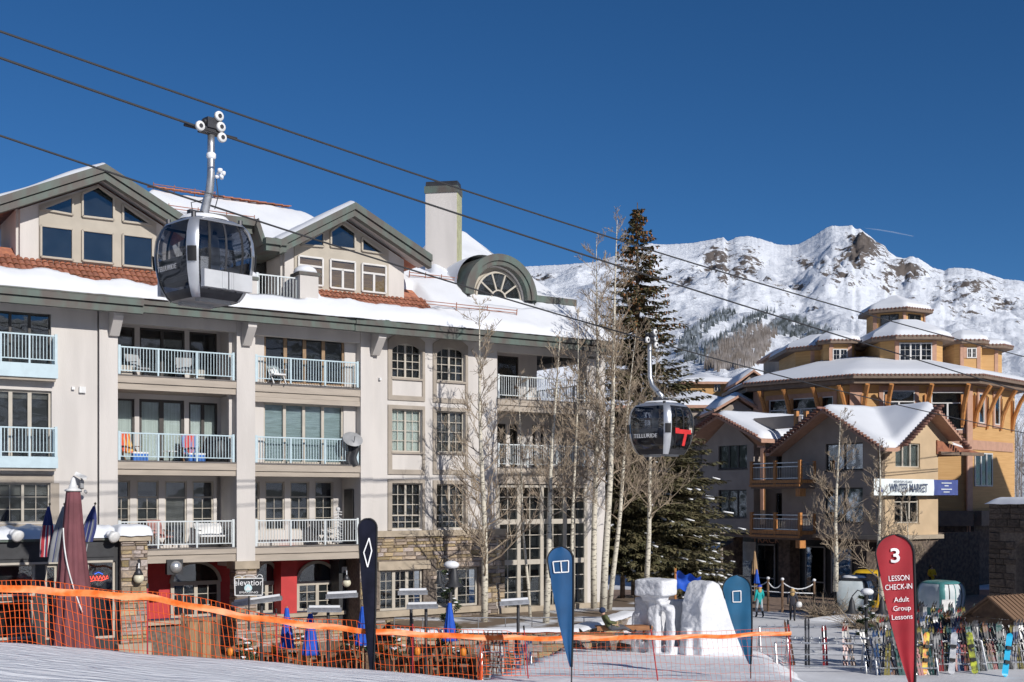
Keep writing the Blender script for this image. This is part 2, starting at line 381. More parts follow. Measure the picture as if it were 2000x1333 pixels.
# slabs with stepped fascia boards
def slab(sa, sb, top, bot, d, boards, y0=-0.02):
    mb = MB(); n = len(boards); mb.box(sa, sb, y0 + 0.06, d, bot + 0.02, top - 0.001); mb.build('balcony_slab', TRIM, AB)
    zt = top
    for i, hgt in enumerate(boards):
        box('fascia_board', TRIM, AB, sa + 0.001, sb - 0.001, y0 + 0.035 * (i % 2) - (0.03 if i == 0 else 0), y0 + 0.058, zt - hgt + 0.006, zt - 0.004); zt -= hgt
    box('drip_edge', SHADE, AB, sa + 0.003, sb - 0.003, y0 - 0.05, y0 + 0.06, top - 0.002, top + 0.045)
slab(P0b, P1a, F4, B4, 1.75, [0.26, 0.24]); slab(P0b, P1a, F3, B3, 1.75, [0.27, 0.22]); slab(P0b, P1a, F2 - 0.1, B2 - 0.02, 1.75, [0.2, 0.3])
slab(P1b, P2a, F4 - 0.05, B4 - 0.22, 0.35, [0.28, 0.2, 0.2]); slab(P1b, P2a, F3 - 0.02, B3, 1.75, [0.27, 0.2]); slab(P1b, P2a, F2 - 0.1, B2 - 0.06, 1.75, [0.25, 0.29])
for sa, sb in ((P0b, P1a), (P1b, P2a)):
    for fl, m in ((F4, RAIL), (F3, RAIL), (F2, RAILW)):
        if fl == F2 and sa == P0b: sa2 = sa
        else: sa2 = sa
        railing(AB, (sa2 + 0.03, 0.03), (sb - 0.06, 0.03), fl + (0.05 if fl != F2 else 0.0) - (0.05 if fl == F2 else 0), m, h=1.03, nsec=3)
# beam under the eaves of each bay
for sa, sb, zb in ((P0b, P1a, 6.42), (P1b, P2a, 6.38)): box('eaves_beam', STUCCO, AB, sa, sb, -0.03, 0.3, zb, ZE)
# brackets
for s_, in ((P0a + 0.5,), (P1a + 0.36,), (P2a + 0.62,)):
    mb = MB(); mb.v = []; w = 0.17
    poly = [(-0.08, 5.95), (-0.08, 5.72), (-0.9, 6.62), (-0.9, 6.98), (-0.5, 6.98)]
    vs = [(s_ - w, y, z) for y, z in poly] + [(s_ + w, y, z) for y, z in poly]
    poly = [(-0.081, 6.98), (-0.081, 5.9), (-0.22, 5.9), (-0.82, 6.55), (-0.82, 6.98)]
    vs = [(s_ - w, y, z) for y, z in poly] + [(s_ + w, y, z) for y, z in poly]; n = 5
    mb.add(vs, [(0, 1, 2, 3, 4), (9, 8, 7, 6, 5)] + [((i + 1) % n, i, i + n, (i + 1) % n + n) for i in range(n)]); mb.build('eaves_bracket', STUCCO, AB)
# wall with the two columns of windows
cols = [((765, 824), (757, 829)), ((852, 908), (845, 913))]
holes = []; todo = []
for (a, b), (oa, ob) in cols:
    k = 0 if a < 800 else 1
    top = (FA.s(a), FA.s(b), Z((a + b) / 2, (739, 745)[k]), Z((a + b) / 2, (672, 680)[k]))
    mid = (FA.s(a), FA.s(b), Z((a + b) / 2, (883, 884)[k]), Z((a + b) / 2, (800, 804)[k]))
    low = (FA.s(a), FA.s(b), Z((a + b) / 2, (1034, 1033)[k]), Z((a + b) / 2, (944, 946)[k]))
    holes += [top, mid, low]; todo.append((k, top, mid, low, FA.s(oa), FA.s(ob)))
LEDZ = Z(830, 1036)
mb = MB(); fmt_holes(mb, P2a + 0.55, G0, LEDZ, ZE, 0, 0.3, holes); mb.build('wall', STUCCO, AB)
for k, top, mid, low, oa, ob in todo:
    window(AB, *top, 0.14, CREAMF, sash=2, cols=2, rows=4, back=0.18, mw=0.03)
    window(AB, *mid, 0.14, CREAMF, sash=2, cols=2, rows=4, inside=CURT if k == 0 else SHADE, cover=1, back=0.18, mw=0.03)
    window(AB, *low, 0.12, CREAMF, sash=2, cols=2, rows=3, lowrow=0.5, back=0.18, mw=0.03)
    for j, (a, b, c, d) in enumerate((top, mid, low)):
        mb = MB(); x0, x1 = oa, ob; e = 0.06; zb = c - (0.95 if j < 2 else 0.03); zt = d + 0.16
        mb.box(x0, a - 0.001, -e, -0.002, zb, d if j == 0 else zt); mb.box(b + 0.001, x1, -e, -0.002, zb, d if j == 0 else zt)
        if j == 0:                                    # segmental arch
            cs, hw = (x0 + x1) / 2, (x1 - x0) / 2; n = 12; up = []; lo = []
            for i in range(n + 1):
                t = -1 + 2 * i / n
                up.append((cs + hw * t, d + 0.12 + 0.34 * (1 - t * t))); lo.append((cs + (b - a) / 2 * 1.0 * t, d - 0.30 + 0.30 * (1 - t * t)))
            for i in range(n):
                q = [lo[i], lo[i + 1], up[i + 1], up[i]]
                mb.prism(q, -e - 0.004, -0.001)
                # infill behind the curve of the opening
            mb.box(x0, a - 0.001, -e, -0.003, d - 0.001, d + 0.10); mb.box(b + 0.001, x1, -e, -0.003, d - 0.001, d + 0.10)
        else:
            mb.box(a - 0.001, b + 0.001, -e, -0.003, d + 0.001, zt)
        if j < 2:
            mb.box(a - 0.001, b + 0.001, -e, -0.003, zb, zb + 0.2); mb.box(a - 0.03, b + 0.03, -e - 0.03, 0.1, c - 0.09, c - 0.003)
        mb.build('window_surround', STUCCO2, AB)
for px, py in ((741, 741), (142, 759), (160, 762)):
    s_, z_ = FA.sz(px, py); w = 0.05 if px != 160 else 0.11
    box('wall_vent', WHITEP, AB, s_ - w, s_ + w, -0.12, -0.002, z_ - w, z_ + w)
# right end: corner balconies and the big glazed hall below
mb = MB(); mb.box(G1 + 0.1, GE, 0.0, 0.7, F1, ZE - 0.4); mb.build('pillar', STUCCO, AB)
mb = MB(); mb.box(G0 - 0.0, GE, 0.0, 0.35, Z(1050, 693), ZE); mb.box(GE - 0.35, GE, 0.351, 8, Z(1050, 693), ZE); mb.build('eaves_beam', STUCCO, AB)
def backwall(fl, ceil, s0, s1, d, hs, nm='bay_wall'):
    mb = MB(); fmt_holes(mb, s0, s1, fl, ceil, d, d + 0.25, hs); mb.build(nm, STUCCO, AB)
    for h in hs: window(AB, *h, d + 0.06, BROWNF, sash=1, cols=1, rows=1, back=0.19)
sm = FA.s(1040, 1.9)
backwall(F4, ZE, G0 - 0.6, sm, 1.9, [(FA.s(972, 1.9), FA.s(1013, 1.9), F4 + 0.03, F4 + 2.1)])
mb = MB(); mb.box(sm, sm + 0.25, 1.9, 7.5, F4, ZE); mb.build('bay_wall', STUCCO, AB)
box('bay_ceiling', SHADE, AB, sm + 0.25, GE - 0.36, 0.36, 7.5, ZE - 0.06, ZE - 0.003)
backwall(F3, B4, G0 - 0.6, G1 + 0.3, 1.9, [(FA.s(968, 1.9), FA.s(988, 1.9), F3 + 0.03, F3 + 2.1), (FA.s(996, 1.9), FA.s(1011, 1.9), F3 + 0.03, F3 + 2.1), (FA.s(1040, 1.9), FA.s(1046, 1.9), F3 + 0.03, F3 + 2.1), (FA.s(1056, 1.9), FA.s(1062, 1.9), F3 + 0.03, F3 + 2.1)])
slab(G0, GE, F4 - 0.1, B4 - 0.1, 7.5, [0.26, 0.26]); slab(G0, GE, F3, F3 - 0.72, 1.9, [0.3, 0.4])
railing(AB, (G0 + 0.03, 0.03), (G1, 0.03), F4 - 0.06, RAILW, nsec=3); railing(AB, (G0 + 0.03, 0.03), (G1, 0.03), F3 + 0.04, RAILW, nsec=3)
railing(AB, (GE - 0.1, 0.8), (GE - 0.1, 7.0), F4 - 0.06, RAILW, nsec=4, gap=0.13)
HT = F3 - 0.74
mb = MB(); xs = [G0 + 0.02, S(1013), S(1058), S(1103), G1 + 0.02]; zr = [HT, Z(1060, 1019), Z(1060, 1097), Z(1060, 1183)]
for x in xs: mb.box(x - 0.09, x + 0.09, -0.03, 0.12, zr[3], HT)
for z in zr[1:3]: mb.box(G0, G1 + 0.1, -0.01, 0.11, z - 0.11, z + 0.11)
mb.box(G0, G1 + 0.1, 0.0, 0.11, HT - 0.12, HT - 0.01)
for i in range(4):
    xm = (xs[i] + xs[i + 1]) / 2; mb.box(xm - 0.018, xm + 0.018, 0.03, 0.06, zr[3], HT)
    for j in range(3):
        for k in (1, 2): z = zr[j] + (zr[j + 1] - zr[j]) * k / 3; mb.box(xs[i], xs[i + 1], 0.03, 0.06, z - 0.016, z + 0.016)
hall = mb.build('hall_window', CREAMF, AB)
for i in range(4):
    for j in range(3): box('pane', GLASS, hall, xs[i] + 0.08, xs[i + 1] - 0.08, 0.045, 0.051, zr[j + 1] + 0.1, zr[j] - 0.1)
box('room_backing', ROOMDARK, hall, G0 - 0.3, G1 + 0.4, 1.2, 1.25, zr[3] - 0.5, HT + 0.1)
box('hall_base', LEDGE, AB, G0, GE, -0.08, 0.5, F1, zr[3])
box('end_wall', STUCCO, AB, GE - 0.3, GE, 0.71, 8, F1, F4 - 0.62)

# --- stone cladding, stone by stone
_stone = []
for k in range(10):
    r = random.Random(100 + k); b = MB(); e = 0.14
    w, h = 0.5, 0.5
    front = [(-w + r.uniform(.02, .16) * 1, -h + r.uniform(.02, .2)), (w - r.uniform(.02, .16), -h + r.uniform(.02, .2)), (w - r.uniform(.02, .16), h - r.uniform(.02, .2)), (-w + r.uniform(.02, .16), h - r.uniform(.02, .2))]
    back = [(-w, -h), (w, -h), (w, h), (-w, h)]
    vs = [(x, 0, z) for x, z in back] + [(x, -r.uniform(.6, 1), z) for x, z in front]
    b.add(vs, [(4, 5, 6, 7), (0, 1, 5, 4), (1, 2, 6, 5), (2, 3, 7, 6), (3, 0, 4, 7)]); _stone.append(b.mesh('stone', STONE))
def stones(par, s0, s1, z0, z1, y, seed=1, hmin=0.09, hmax=0.24, wmin=0.22, wmax=0.6, depth=0.05, rot=0.0, holes=(), org=None):
    """courses of uneven stones on the plane y (rot=pi/2: on the plane x = y)"""
    r = random.Random(seed); z = z0
    while z < z1 - 0.03:
        h = min(r.uniform(hmin, hmax), z1 - z); x = s0
        if z1 - z - h < 0.05: h = z1 - z
        while x < s1 - 0.02:
            w = min(r.uniform(wmin, wmax) * (0.7 + h / hmax * 0.6), s1 - x)
            if s1 - x - w < 0.09: w = s1 - x
            cx, cz = x + w / 2, z + h / 2
            if not any(a - w * .45 < cx < b + w * .45 and c - h * .45 < cz < d + h * .45 for a, b, c, d in holes):
                me = _stone[r.randrange(10)]
                loc = (cx, y, cz) if rot == 0 else (y, cx, cz)
                inst('stone', me, par, loc, (0, 0, rot), ((w - 0.012), depth * r.uniform(.5, 1.3), (h - 0.012)))
            x += w
        z += h
# stone ground storey right of the second bay
w1 = (S(742), S(827), Z(785, 1192), Z(785, 1113)); w2 = (S(853), S(935), Z(890, 1185), Z(890, 1110))
mb = MB(); fmt_holes(mb, P2a, G0, F1, LEDZ - 0.25, 0.0, 0.3, [w1, w2]); sw = mb.build('stone_wall', MORTAR, AB)
lt = (w1[0] - 0.1, w1[1] + 0.3, w1[3], w1[3] + 0.36); st = (w1[0] - 0.3, w2[1] + 0.1, w1[2] - 0.25, w1[2])
stones(sw, P2a, G0 + 0.4, Z(830, 1245), LEDZ - 0.25, 0.0, 3, holes=[w1, w2, lt, st], wmin=0.28, wmax=0.66, hmin=0.11, hmax=0.30, depth=0.08)
box('lintel', LEDGE, AB, lt[0], lt[1], -0.09, -0.001, lt[2], lt[3]); box('sill_band', LEDGE, AB, st[0], st[1], -0.12, -0.001, st[2], st[3])
box('ledge', LEDGE, AB, P2a - 0.06, G0 + 0.4, -0.16, 0.3, LEDZ - 0.25, LEDZ)
window(AB, *w1, 0.14, CREAMF, sash=3, cols=2, rows=4, fw=0.09, back=0.7); window(AB, *w2, 0.14, CREAMF, sash=2, cols=2, rows=4, fw=0.09, back=0.7)
# restaurant front under the two bays
RY = 1.6
gb = Z(600, 1196, RY)
def arch_window(px0, px1, pt):
    a, b = FA.s(px0, RY), FA.s(px1, RY); zt = FA.z((px0 + px1) / 2, pt, RY); cs = (a + b) / 2; hw = (b - a) / 2
    zs = FA.z((px0 + px1) / 2, 1138, RY)
    f = empty('arch_window', (0, 0, 0), 0, AB)
    n = 14; pl = [(cs + hw * math.cos(math.pi * i / n), zs + (zt - zs) * math.sin(math.pi * i / n)) for i in range(n + 1)]
    MB().prism([(a, gb), (b, gb)] + pl, RY - 0.02, RY - 0.012).build('room_backing', ROOMDARK, f)
    MB().prism([(a + .03, gb), (b - .03, gb)] + pl, RY - 0.05, RY - 0.044).build('pane', GLASS, f)
    mb = MB()
    for i in range(n): mb.bar((pl[i][0], RY - 0.05, pl[i][1]), (pl[i + 1][0], RY - 0.05, pl[i + 1][1]), 0.14, 0.12)
    mb.box(a, b, RY - 0.1, RY - 0.045, zs - 0.1, zs + 0.06); mb.box(a, b, RY - 0.1, RY - 0.045, gb, gb + 0.1)
    for x in (a + .05, cs, b - .05): mb.box(x - 0.07, x + 0.07, RY - 0.103, RY - 0.042, gb, zs)
    for x in (a + hw * .5, b - hw * .5): mb.box(x - 0.015, x + 0.015, RY - 0.09, RY - 0.05, gb, zs)
    for k in (1, 2): z = gb + (zs - gb) * k / 3; mb.box(a, b, RY - 0.088, RY - 0.052, z - 0.015, z + 0.015)
    mb.build('frame', CREAMF, f)
RY = 2.35
box('restaurant_wall', RED, AB, P0a, P2a + 0.1, RY, RY + 0.3, gb, B2 + 0.5)
arch_window(333, 428, 1098); arch_window(495, 543, 1098); arch_window(578, 657, 1098)
box('red_pier', RED, AB, FA.s(549, 1.5), FA.s(580, 1.5), 1.5, RY - .001, gb - .4, B2 + .5)
box('black_block', BLACKP, AB, FA.s(662, 1.4), P2a - .001, 1.4, RY - .002, gb - .4, B2 + .5)  # solid black block filling the bay right of the last arch
box('return_wall', MORTAR, AB, P2a + .101, P2a + .4, .301, RY + .35, F1, B2 + .5)
RY = 1.6
box('base_wall', MORTAR, AB, P0a, P2a + 0.1, RY - 0.12, RY + 0.31, F1, gb - 0.001)
bw = AB.children[-1]
stones(bw, FA.s(430, RY), P2a, -6.0, gb - 0.16, RY - 0.12, 5, wmin=0.3, wmax=0.7, hmin=0.12, hmax=0.26)
box('sill_band', LEDGE, AB, P0a, P2a, RY - 0.3, RY - 0.125, gb - 0.15, gb - 0.002)
# stone foot of the pillar between the bays
zc = Z(480, 1096)
mb = MB(); mb.box(P1a - 0.12, P1b + 0.12, -0.24, 0.7, zc - 0.3, zc); mb.build('pillar_cap', LEDGE, AB)
pf = box('pillar_foot', MORTAR, AB, P1a - 0.02, P1b + 0.02, -0.14, 0.6, F1, zc - 0.3)
stones(pf, P1a - 0.04, P1b + 0.04, -6.2, zc - 0.3, -0.14, 8, wmin=0.25, wmax=0.5, hmin=0.08, hmax=0.2)
stones(pf, -0.14, 0.6, -6.2, zc - 0.3, P1a - 0.02, 9, rot=-math.pi / 2, wmin=0.25, wmax=0.5)
# --- eaves: stepped copper gutters
def gutter(s0, s1, y0, zb, name='copper_eaves'):
    mb = MB(); mb.box(s0, s1, y0 + 0.1, y0 + 0.3, zb, zb + 0.26); mb.box(s0, s1, y0, y0 + 0.3, zb + 0.275, zb + 0.50)
    mb.box(s0, s1, y0 - 0.02, y0 + 0.3, zb + 0.50, zb + 0.54)
    mb.build(name, COPPER, AB)
sA, sB, sC = S(279, -1.1), S(694, -1.05), S(1196, -1.0)
gutter(SL, sA, -1.25, 6.64); gutter(sA + 0.004, sB, -1.1, 6.72); gutter(sB + 0.004, sC, -1.15, 6.70)
mb = MB(); mb.box(sC - 0.12, sC + 0.15, -1.149, 18, 6.71, 7.22); mb.build('copper_eaves', COPPER, AB)
box('eaves_soffit', TRIM, AB, SL, sC - 0.13, -0.95, 0.0, 6.98, 7.05)
ZR = 13.3; YR = 8.0; YE = -1.12; Z0 = 7.2; KR = (ZR - Z0) / (YR - YE)
sR = FA.s(905, YR)
mb = MB()
KR = (ZR - Z0) / (YR - YE)
def _hip(y): return sC + (sR - sC) * min(1, max(0, (y - YE) / (YR - YE)))
_z1 = lambda y: Z0 + (y - YE) * KR
_TER = (FA.s(462, .5), FA.s(586, -.1), Z(540, 592, -0.2) - .4)
def _rz(s, y): return _TER[2] if _TER[0] < s < _TER[1] and -.5 < y < 2.55 else min(_z1(y), _cap(s))
_cap = lambda s: max(ZR - .9 * max(0, FA.s(300, YR) - s) - .8 * max(0, s - FA.s(585, YR)), ZR - 1.0 * max(0, FA.s(862, YR) - s), _z1(1.7))
mb.grid(lambda u, v: (SL + (_hip(YE + (YR - YE) * v) - SL) * u, YE + (YR - YE) * v, _rz(SL + (_hip(YE + (YR - YE) * v) - SL) * u, YE + (YR - YE) * v)), 300, 40)
mb.add([(sC, YE, Z0), (sR, YR, ZR), (sC, 17, Z0)], [(0, 2, 1)])
mb.grid(lambda u, v: (SL + (_hip(YR - (YR - YE) * v) - SL) * u, YR + 9 * v, min(ZR - (ZR - Z0) * v, _cap(SL + (_hip(YR) - SL) * u))), 120, 8)
mb.add([(SL, YE, Z0 - 0.02), (sC, YE, Z0 - 0.02), (sC, 17, Z0 - 0.02), (SL, 17, Z0 - 0.02)], [(3, 2, 1, 0)])
roofA = mb.build('roof', TILE, AB)
def zroof(y): return Z0 + (y - YE) * KR
s_a, s_b, s_c = FA.s(300, YR), FA.s(585, YR), FA.s(862, YR)
def zcap(s): return max(ZR - .9 * max(0, s_a - s) - .8 * max(0, s - s_b), ZR - 1.0 * max(0, s_c - s), zroof(1.7))
TER = (FA.s(462, .5), FA.s(586, -.1), Z(540, 592, -0.2) - .4)
def zr_at(s, y): return TER[2] if TER[0] < s < TER[1] and -.5 < y < 2.55 else min(zroof(y), zcap(s))
cxE = FA.s(981, 1.25)
# tiles left bare below the dormers
tm = MB(); n = 6
tm.grid(lambda u, v: (0.1 * math.cos(math.pi * (1 - v)), u * 0.42, 0.075 * math.sin(math.pi * v) + 0.03 * (1 - u)), 1, n)
TILEM = tm.mesh('roof_tile', TILE, True)
def tiles(s0, s1, y0, y1):
    rows = max(1, round((y1 - y0) / 0.36)); k = 0
    for i in range(rows):
        x = s0
        while x < s1:
            y = y0 + (y1 - y0) * i / rows
            inst('roof_tile', TILEM, roofA, (x, y, zroof(y) + 0.02 + rnd.uniform(0, .01)), (math.atan(KR), 0, rnd.uniform(-.03, .03))); x += 0.205
# snow on the main slope: thick near the eaves, thin or gone just below the dormers
D1 = (S(-30, .8), S(335, .8)); D2 = (S(560, .8), S(800, .8)); TT = (S(455, .2), S(622, .2))
bare = [(D1[0] - 6, D1[1] + 0.8, -0.38, 1.9), (D1[0] - 6, D1[0] + 1.2, -0.2, 4.0), (D2[0] + 1.0, D2[1] + 0.95, -0.38, 2.0)]
def snow_t(s, y):
    t = 0.30 + 0.15 * mnoise.noise((s * 0.35, y * 0.5, 1.7)) + 0.08 * mnoise.noise((s * 1.1, y * 0.9, 4.1)) + 0.03 * mnoise.noise((s * 3.1, y * 1.5, 4.1))
    t *= min(1, max(0.0, (y - YE) / 0.25)) ** 0.5 * 0.75 + 0.25
    for a, b, c, d in bare:
        cc = c + 0.42 * mnoise.noise((s * 0.55, 3.3, 0)) + 0.12 * mnoise.noise((s * 2.1, 1.3, 0))
        e = min((s - a) / 0.5, (b - s) / 0.5, (y - cc) / 0.35, (d - y) / 0.4)
        if e > 0: t -= min(1.0, e) * 0.6
    if TER[0] < s < TER[1] and -.5 < y < 2.55: return -1
    if abs(s - cxE) < 1.9 and 0.7 < y < 3.2: t = min(t, 0.10)
    return t
mb = MB(); NX, NY = 300, 62
ys = [YE - 0.06 + (YR + 0.12 - YE) * (j / NY) ** 1.15 for j in range(NY + 1)]
idx = {}
def hipx(y): return sC + (sR - sC) * min(1, max(0, (y - YE) / (YR - YE)))
for i in range(NX + 1):
    for j, y in enumerate(ys):
        s = SL + (hipx(y) + 0.1 - SL) * i / NX; t = snow_t(s, y); idx[i, j] = len(mb.v); yy = y - (0.05 + 0.09 * mnoise.noise((s * 0.8, 9, 0)) + 0.05 * mnoise.noise((s * 3.3, 9, 0))) * max(0, 1 - j / 3); mb.v.append((s, yy, zr_at(s, y) + max(t, -0.15)))
for i in range(NX):
    for j in range(NY):
        q = [idx[i, j], idx[i + 1, j], idx[i + 1, j + 1], idx[i, j + 1]]
        if max(mb.v[a][2] - zr_at(mb.v[a][0], mb.v[a][1]) for a in q) > -0.1: mb.f.append(tuple(q)); mb.m.append(0)
for i in range(NX):     # front lip
    a, b = idx[i, 0], idx[i + 1, 0]; va, vb = mb.v[a], mb.v[b]; k = len(mb.v)
    mb.v += [(va[0], va[1] + 0.02, Z0 - 0.005), (vb[0], vb[1] + 0.02, Z0 - 0.005)]; mb.f.append((a, k, k + 1, b)); mb.m.append(0)
mb.build('roof_snow', SNOWR, AB, True)
mb = MB(); mb.add([(sC + .03, YE, Z0 + .28), (sC + .03, 17, Z0 + .28), (sR, YR, ZR + .3)], [(0, 1, 2)]); mb.build('roof_snow', SNOWR, AB)
tiles(D1[0] - 1.5, D1[1] + 0.5, -0.75, 1.0); tiles(D2[0] + 1.1, D2[1] + 0.8, -0.75, 1.0)
# rusty snow guards and the bare ridge tiles
for (pa, ya, pb, yb, yl) in ((800, 549, 893, 558, 2.3), (330, 386, 497, 410, 5.9), (300, 365, 420, 383, 7.9), (830, 612, 1010, 624, -0.2)):
    a = Vector((FA.s(pa, yl), yl, zroof(yl) + 0.42)); b = Vector((FA.s(pb, yl), yl, zroof(yl) + 0.42)); mb = MB()
    for dz in (0, 0.12): mb.bar(a + Vector((0, 0, dz)), b + Vector((0, 0, dz)), 0.03, 0.03)
    for i in range(4): p = a.lerp(b, i / 3); mb.bar(p + Vector((0, .1, -.45)), p + Vector((0, 0, .2)), 0.03, 0.03)
    mb.build('snow_guard', RUST, AB)
for i in range(20): inst('roof_tile', TILEM, roofA, (FA.s(305 + i * 13 + (i % 5) * 3, YR), YR - 0.2, ZR + 0.28), (0, 0, math.pi / 2), (1.2, 1, 1))
# --- gable dormers
def gable(L, A, R, yf, yb, wall, panes, frames, base, extra_left=None):
    """L, A, R: fascia feet and apex in the photo; wall: px range of the wall; panes: photo polygons"""
    yw = 0.8; g = empty('dormer', (0, 0, 0), 0, AB)
    l, a, r = FA.sz(*L, yf), FA.sz(*A, yf), FA.sz(*R, yf)
    def band(o0, o1, y0, y1, nm, m, ext=0.0):
        mb = MB()
        for p, q in ((l, a), (a, r)):
            mb.prism([(p[0], p[1] - o1), (q[0], q[1] - o1), (q[0], q[1] - o0), (p[0], p[1] - o0)], y0, y1)
        return mb.build(nm, m, g)
    band(0.0, 0.28, yf, yf + 0.3, 'rake_fascia', COPPER); band(0.30, 0.55, yf + 0.09, yf + 0.4, 'rake_fascia', COPPER)
    band(0.02, 0.30, yf + 0.301, yb, 'dormer_roof', TILE); band(0.30, 0.36, yf + 0.401, yw + 0.2, 'rake_soffit', STUCCO)
    # snow lying on both slopes
    mb = MB()
    for p, q in ((l, a), (a, r)):
        def fn(u, v, p=p, q=q):
            x = p[0] + (q[0] - p[0]) * u; z = p[1] + (q[1] - p[1]) * u; y = yf + 0.05 + (yb - yf - 0.05) * v
            e = min(1, v * 14) * 0.8 + 0.2
            t = (0.17 + 0.07 * mnoise.noise((x * .6, y * .6, 9))) * e if 0.0 < v < 1 else -0.02
            return (x, y, z + t)
        mb.grid(fn, 16, 40)
    mb.build('dormer_snow', SNOWR, g, True)
    # stucco wall under the gable
    w0, w1 = FA.s(wall[0], yw), FA.s(wall[1], yw)
    def under(x, k=0.5):
        f = (x - l[0]) / (a[0] - l[0]) if x < a[0] else (r[0] - x) / (r[0] - a[0]); e = l if x < a[0] else r
        return e[1] + (a[1] - e[1]) * f - k
    zb = FA.z((wall[0] + wall[1]) / 2, base, yw) - 0.5
    MB().prism([(w0, zb), (w1, zb), (w1, under(w1)), (a[0], a[1] - 0.5), (w0, under(w0))], yw, yw + 0.2).build('dormer_wall', STUCCO, g)
    for x in (w0, w1): MB().prism([(x - .1, zb), (x + .1, zb), (x + .1, under(x) + .02), (x - .1, under(x) + .02)], yw + 0.2, 4.0).build('dormer_cheek', STUCCO, g)
    # window group standing slightly proud
    f0, f1 = FA.s(frames[0], yw - .1), FA.s(frames[1], yw - .1)
    zs = FA.z((frames[0] + frames[1]) / 2, base, yw - .1)
    pol = []
    for P in panes: pol.append([FA.sz(x, y, yw - 0.1) for x, y in P[0]])
    unit = MB().prism([(f0, zs), (f1, zs), (f1, under(f1, .58)), (a[0] - .02, a[1] - 0.6), (f0, under(f0, .58))], yw - 0.06, yw - 0.002).build('window_group', GABLEW, g)
    # raised mullions between the panes: strips around every pane
    for (P, fm, ins, split), q in zip(panes, pol):
        cx = sum(p[0] for p in q) / len(q); cz = sum(p[1] for p in q) / len(q)
        if len(q) == 4:                   # square it up
            x0, x1 = min(p[0] for p in q), max(p[0] for p in q); z0, z1 = (q[2][1] + q[3][1]) / 2, (q[0][1] + q[1][1]) / 2
            q = [(x0, z1), (x1, z1), (x1, z0), (x0, z0)]
        MB().prism(q, yw - 0.075, yw - 0.063).build('room_backing', ins, g)
        MB().prism(q, yw - 0.10, yw - 0.094).build('pane', GLASS, g)
        mb = MB(); n = len(q)
        for i in range(n):
            p1, p2 = q[i], q[(i + 1) % n]
            mb.bar((p1[0], yw - 0.1, p1[1]), (p2[0], yw - 0.1, p2[1]), 0.12, 0.07, up=(0, 1, 0) if False else (0, 0, 1))
        if split:
            xm = (q[0][0] + q[1][0]) / 2; zt = q[0][1] - (q[0][1] - q[2][1]) * 0.32
            mb.box(q[0][0], q[1][0], yw - 0.13, yw - 0.08, zt - 0.04, zt + 0.04); mb.box(xm - 0.05, xm + 0.05, yw - 0.13, yw - 0.08, q[2][1], zt)
        mb.build('window_frame', fm, g)
    # thick mullions
    mb = MB(); xs = sorted({round(min(p[0] for p in q), 2) for q in pol} | {round(max(p[0] for p in q), 2) for q in pol})
    return g, l, a, r
low = [[(80, 441), (142, 448), (142, 508), (80, 502)], [(161, 450), (221, 457), (221, 516), (161, 509)], [(240, 458), (298, 465), (298, 526), (240, 518)]]
upp = [[(80, 409), (142, 385), (142, 420)], [(161, 379), (192, 365), (222, 387), (222, 430), (161, 423)], [(240, 400), (297, 440), (240, 433)]]
gable((-14, 388), (207, 320), (385, 437), -0.3, 6.2, (39, 330), [(p, GABLEW, ROOMDARK, False) for p in low] + [(p, GABLEW, ROOMDARK, False) for p in upp], (77, 306), 517)
BAMB = mat('bamboo_blind', (0.30, 0.185, 0.08), 0.8, col2=(0.22, 0.13, 0.055), scale=5, stretch=(.3, .3, 6))
low2 = [[(583, 500), (630, 506), (630, 560), (583, 553)], [(645, 507), (693, 513), (693, 568), (645, 561)], [(707, 515), (753, 521), (753, 575), (707, 568)]]
upp2 = [[(587, 479), (632, 454), (632, 482)], [(646, 453), (668, 437), (693, 455), (693, 488), (646, 482)], [(707, 464), (752, 497), (707, 490)]]
gable((548, 468), (695, 395), (845, 498), -0.3, 6.2, (556, 789), [(p, WHITEF, BAMB, True) for p in low2] + [(p, GABLEW, ROOMDARK, False) for p in upp2], (576, 760), 573)
# eaves between the dormers and the roof terrace
a = FA.sz(395, 425, 0.3); b = FA.sz(500, 437, 0.3); c = FA.sz(524, 470, -0.3); d = FA.sz(552, 472, -0.3)
mb = MB(); mb.box(a[0], b[0], 0.2, 2.5, b[1] - 0.12, b[1] + 0.16); mb.box(a[0], b[0] - .1, 0.4, 2.5, b[1] - 0.4, b[1] - 0.125)
mb.prism([(b[0] - .1, b[1] - .1), (c[0] - .1, c[1] - .12), (c[0], c[1] + .14), (b[0], b[1] + .16)], 0.0, 2.5)
mb.box(c[0] - .1, d[0] + .2, -0.32, 2.5, c[1] - 0.12, c[1] + 0.12); mb.box(c[0] - .05, d[0] + .2, -0.2, 2.5, c[1] - 0.36, c[1] - 0.125); mb.build('terrace_eaves', COPPER, AB)
ts0, ts1 = FA.s(455, -0.3), FA.s(583, -0.3)
zt = Z(540, 592, -0.2)
mb = MB(); mb.box(ts0 - 1.2, ts1 + 0.3, 2.6, 2.8, zt - .5, b[1]); mb.build('terrace_back_wall', STUCCO, AB)
window(AB, FA.s(470, 2.5), FA.s(520, 2.5), zt, zt + 2.2, 2.5, BROWNF, sash=2, cols=1, rows=1, back=0.08); window(AB, FA.s(526, 2.5), FA.s(541, 2.5), zt, zt + 2.1, 2.5, BROWNF, sash=1, cols=1, rows=1, back=0.08)
box('terrace_floor', TRIM, AB, ts0 - 1.0, ts1 + 0.2, -0.32, 2.6, zt - 0.25, zt)
MB().grid(lambda u, v: (ts0 + (ts1 - ts0) * u, -0.36 + 0.9 * v, zt + 0.17 - 0.10 * v * v + 0.03 * mnoise.noise((u * 9, v * 3, 2)) - (0.16 if v == 0 else 0)), 30, 6).build('terrace_snow', SNOWR, AB, True)
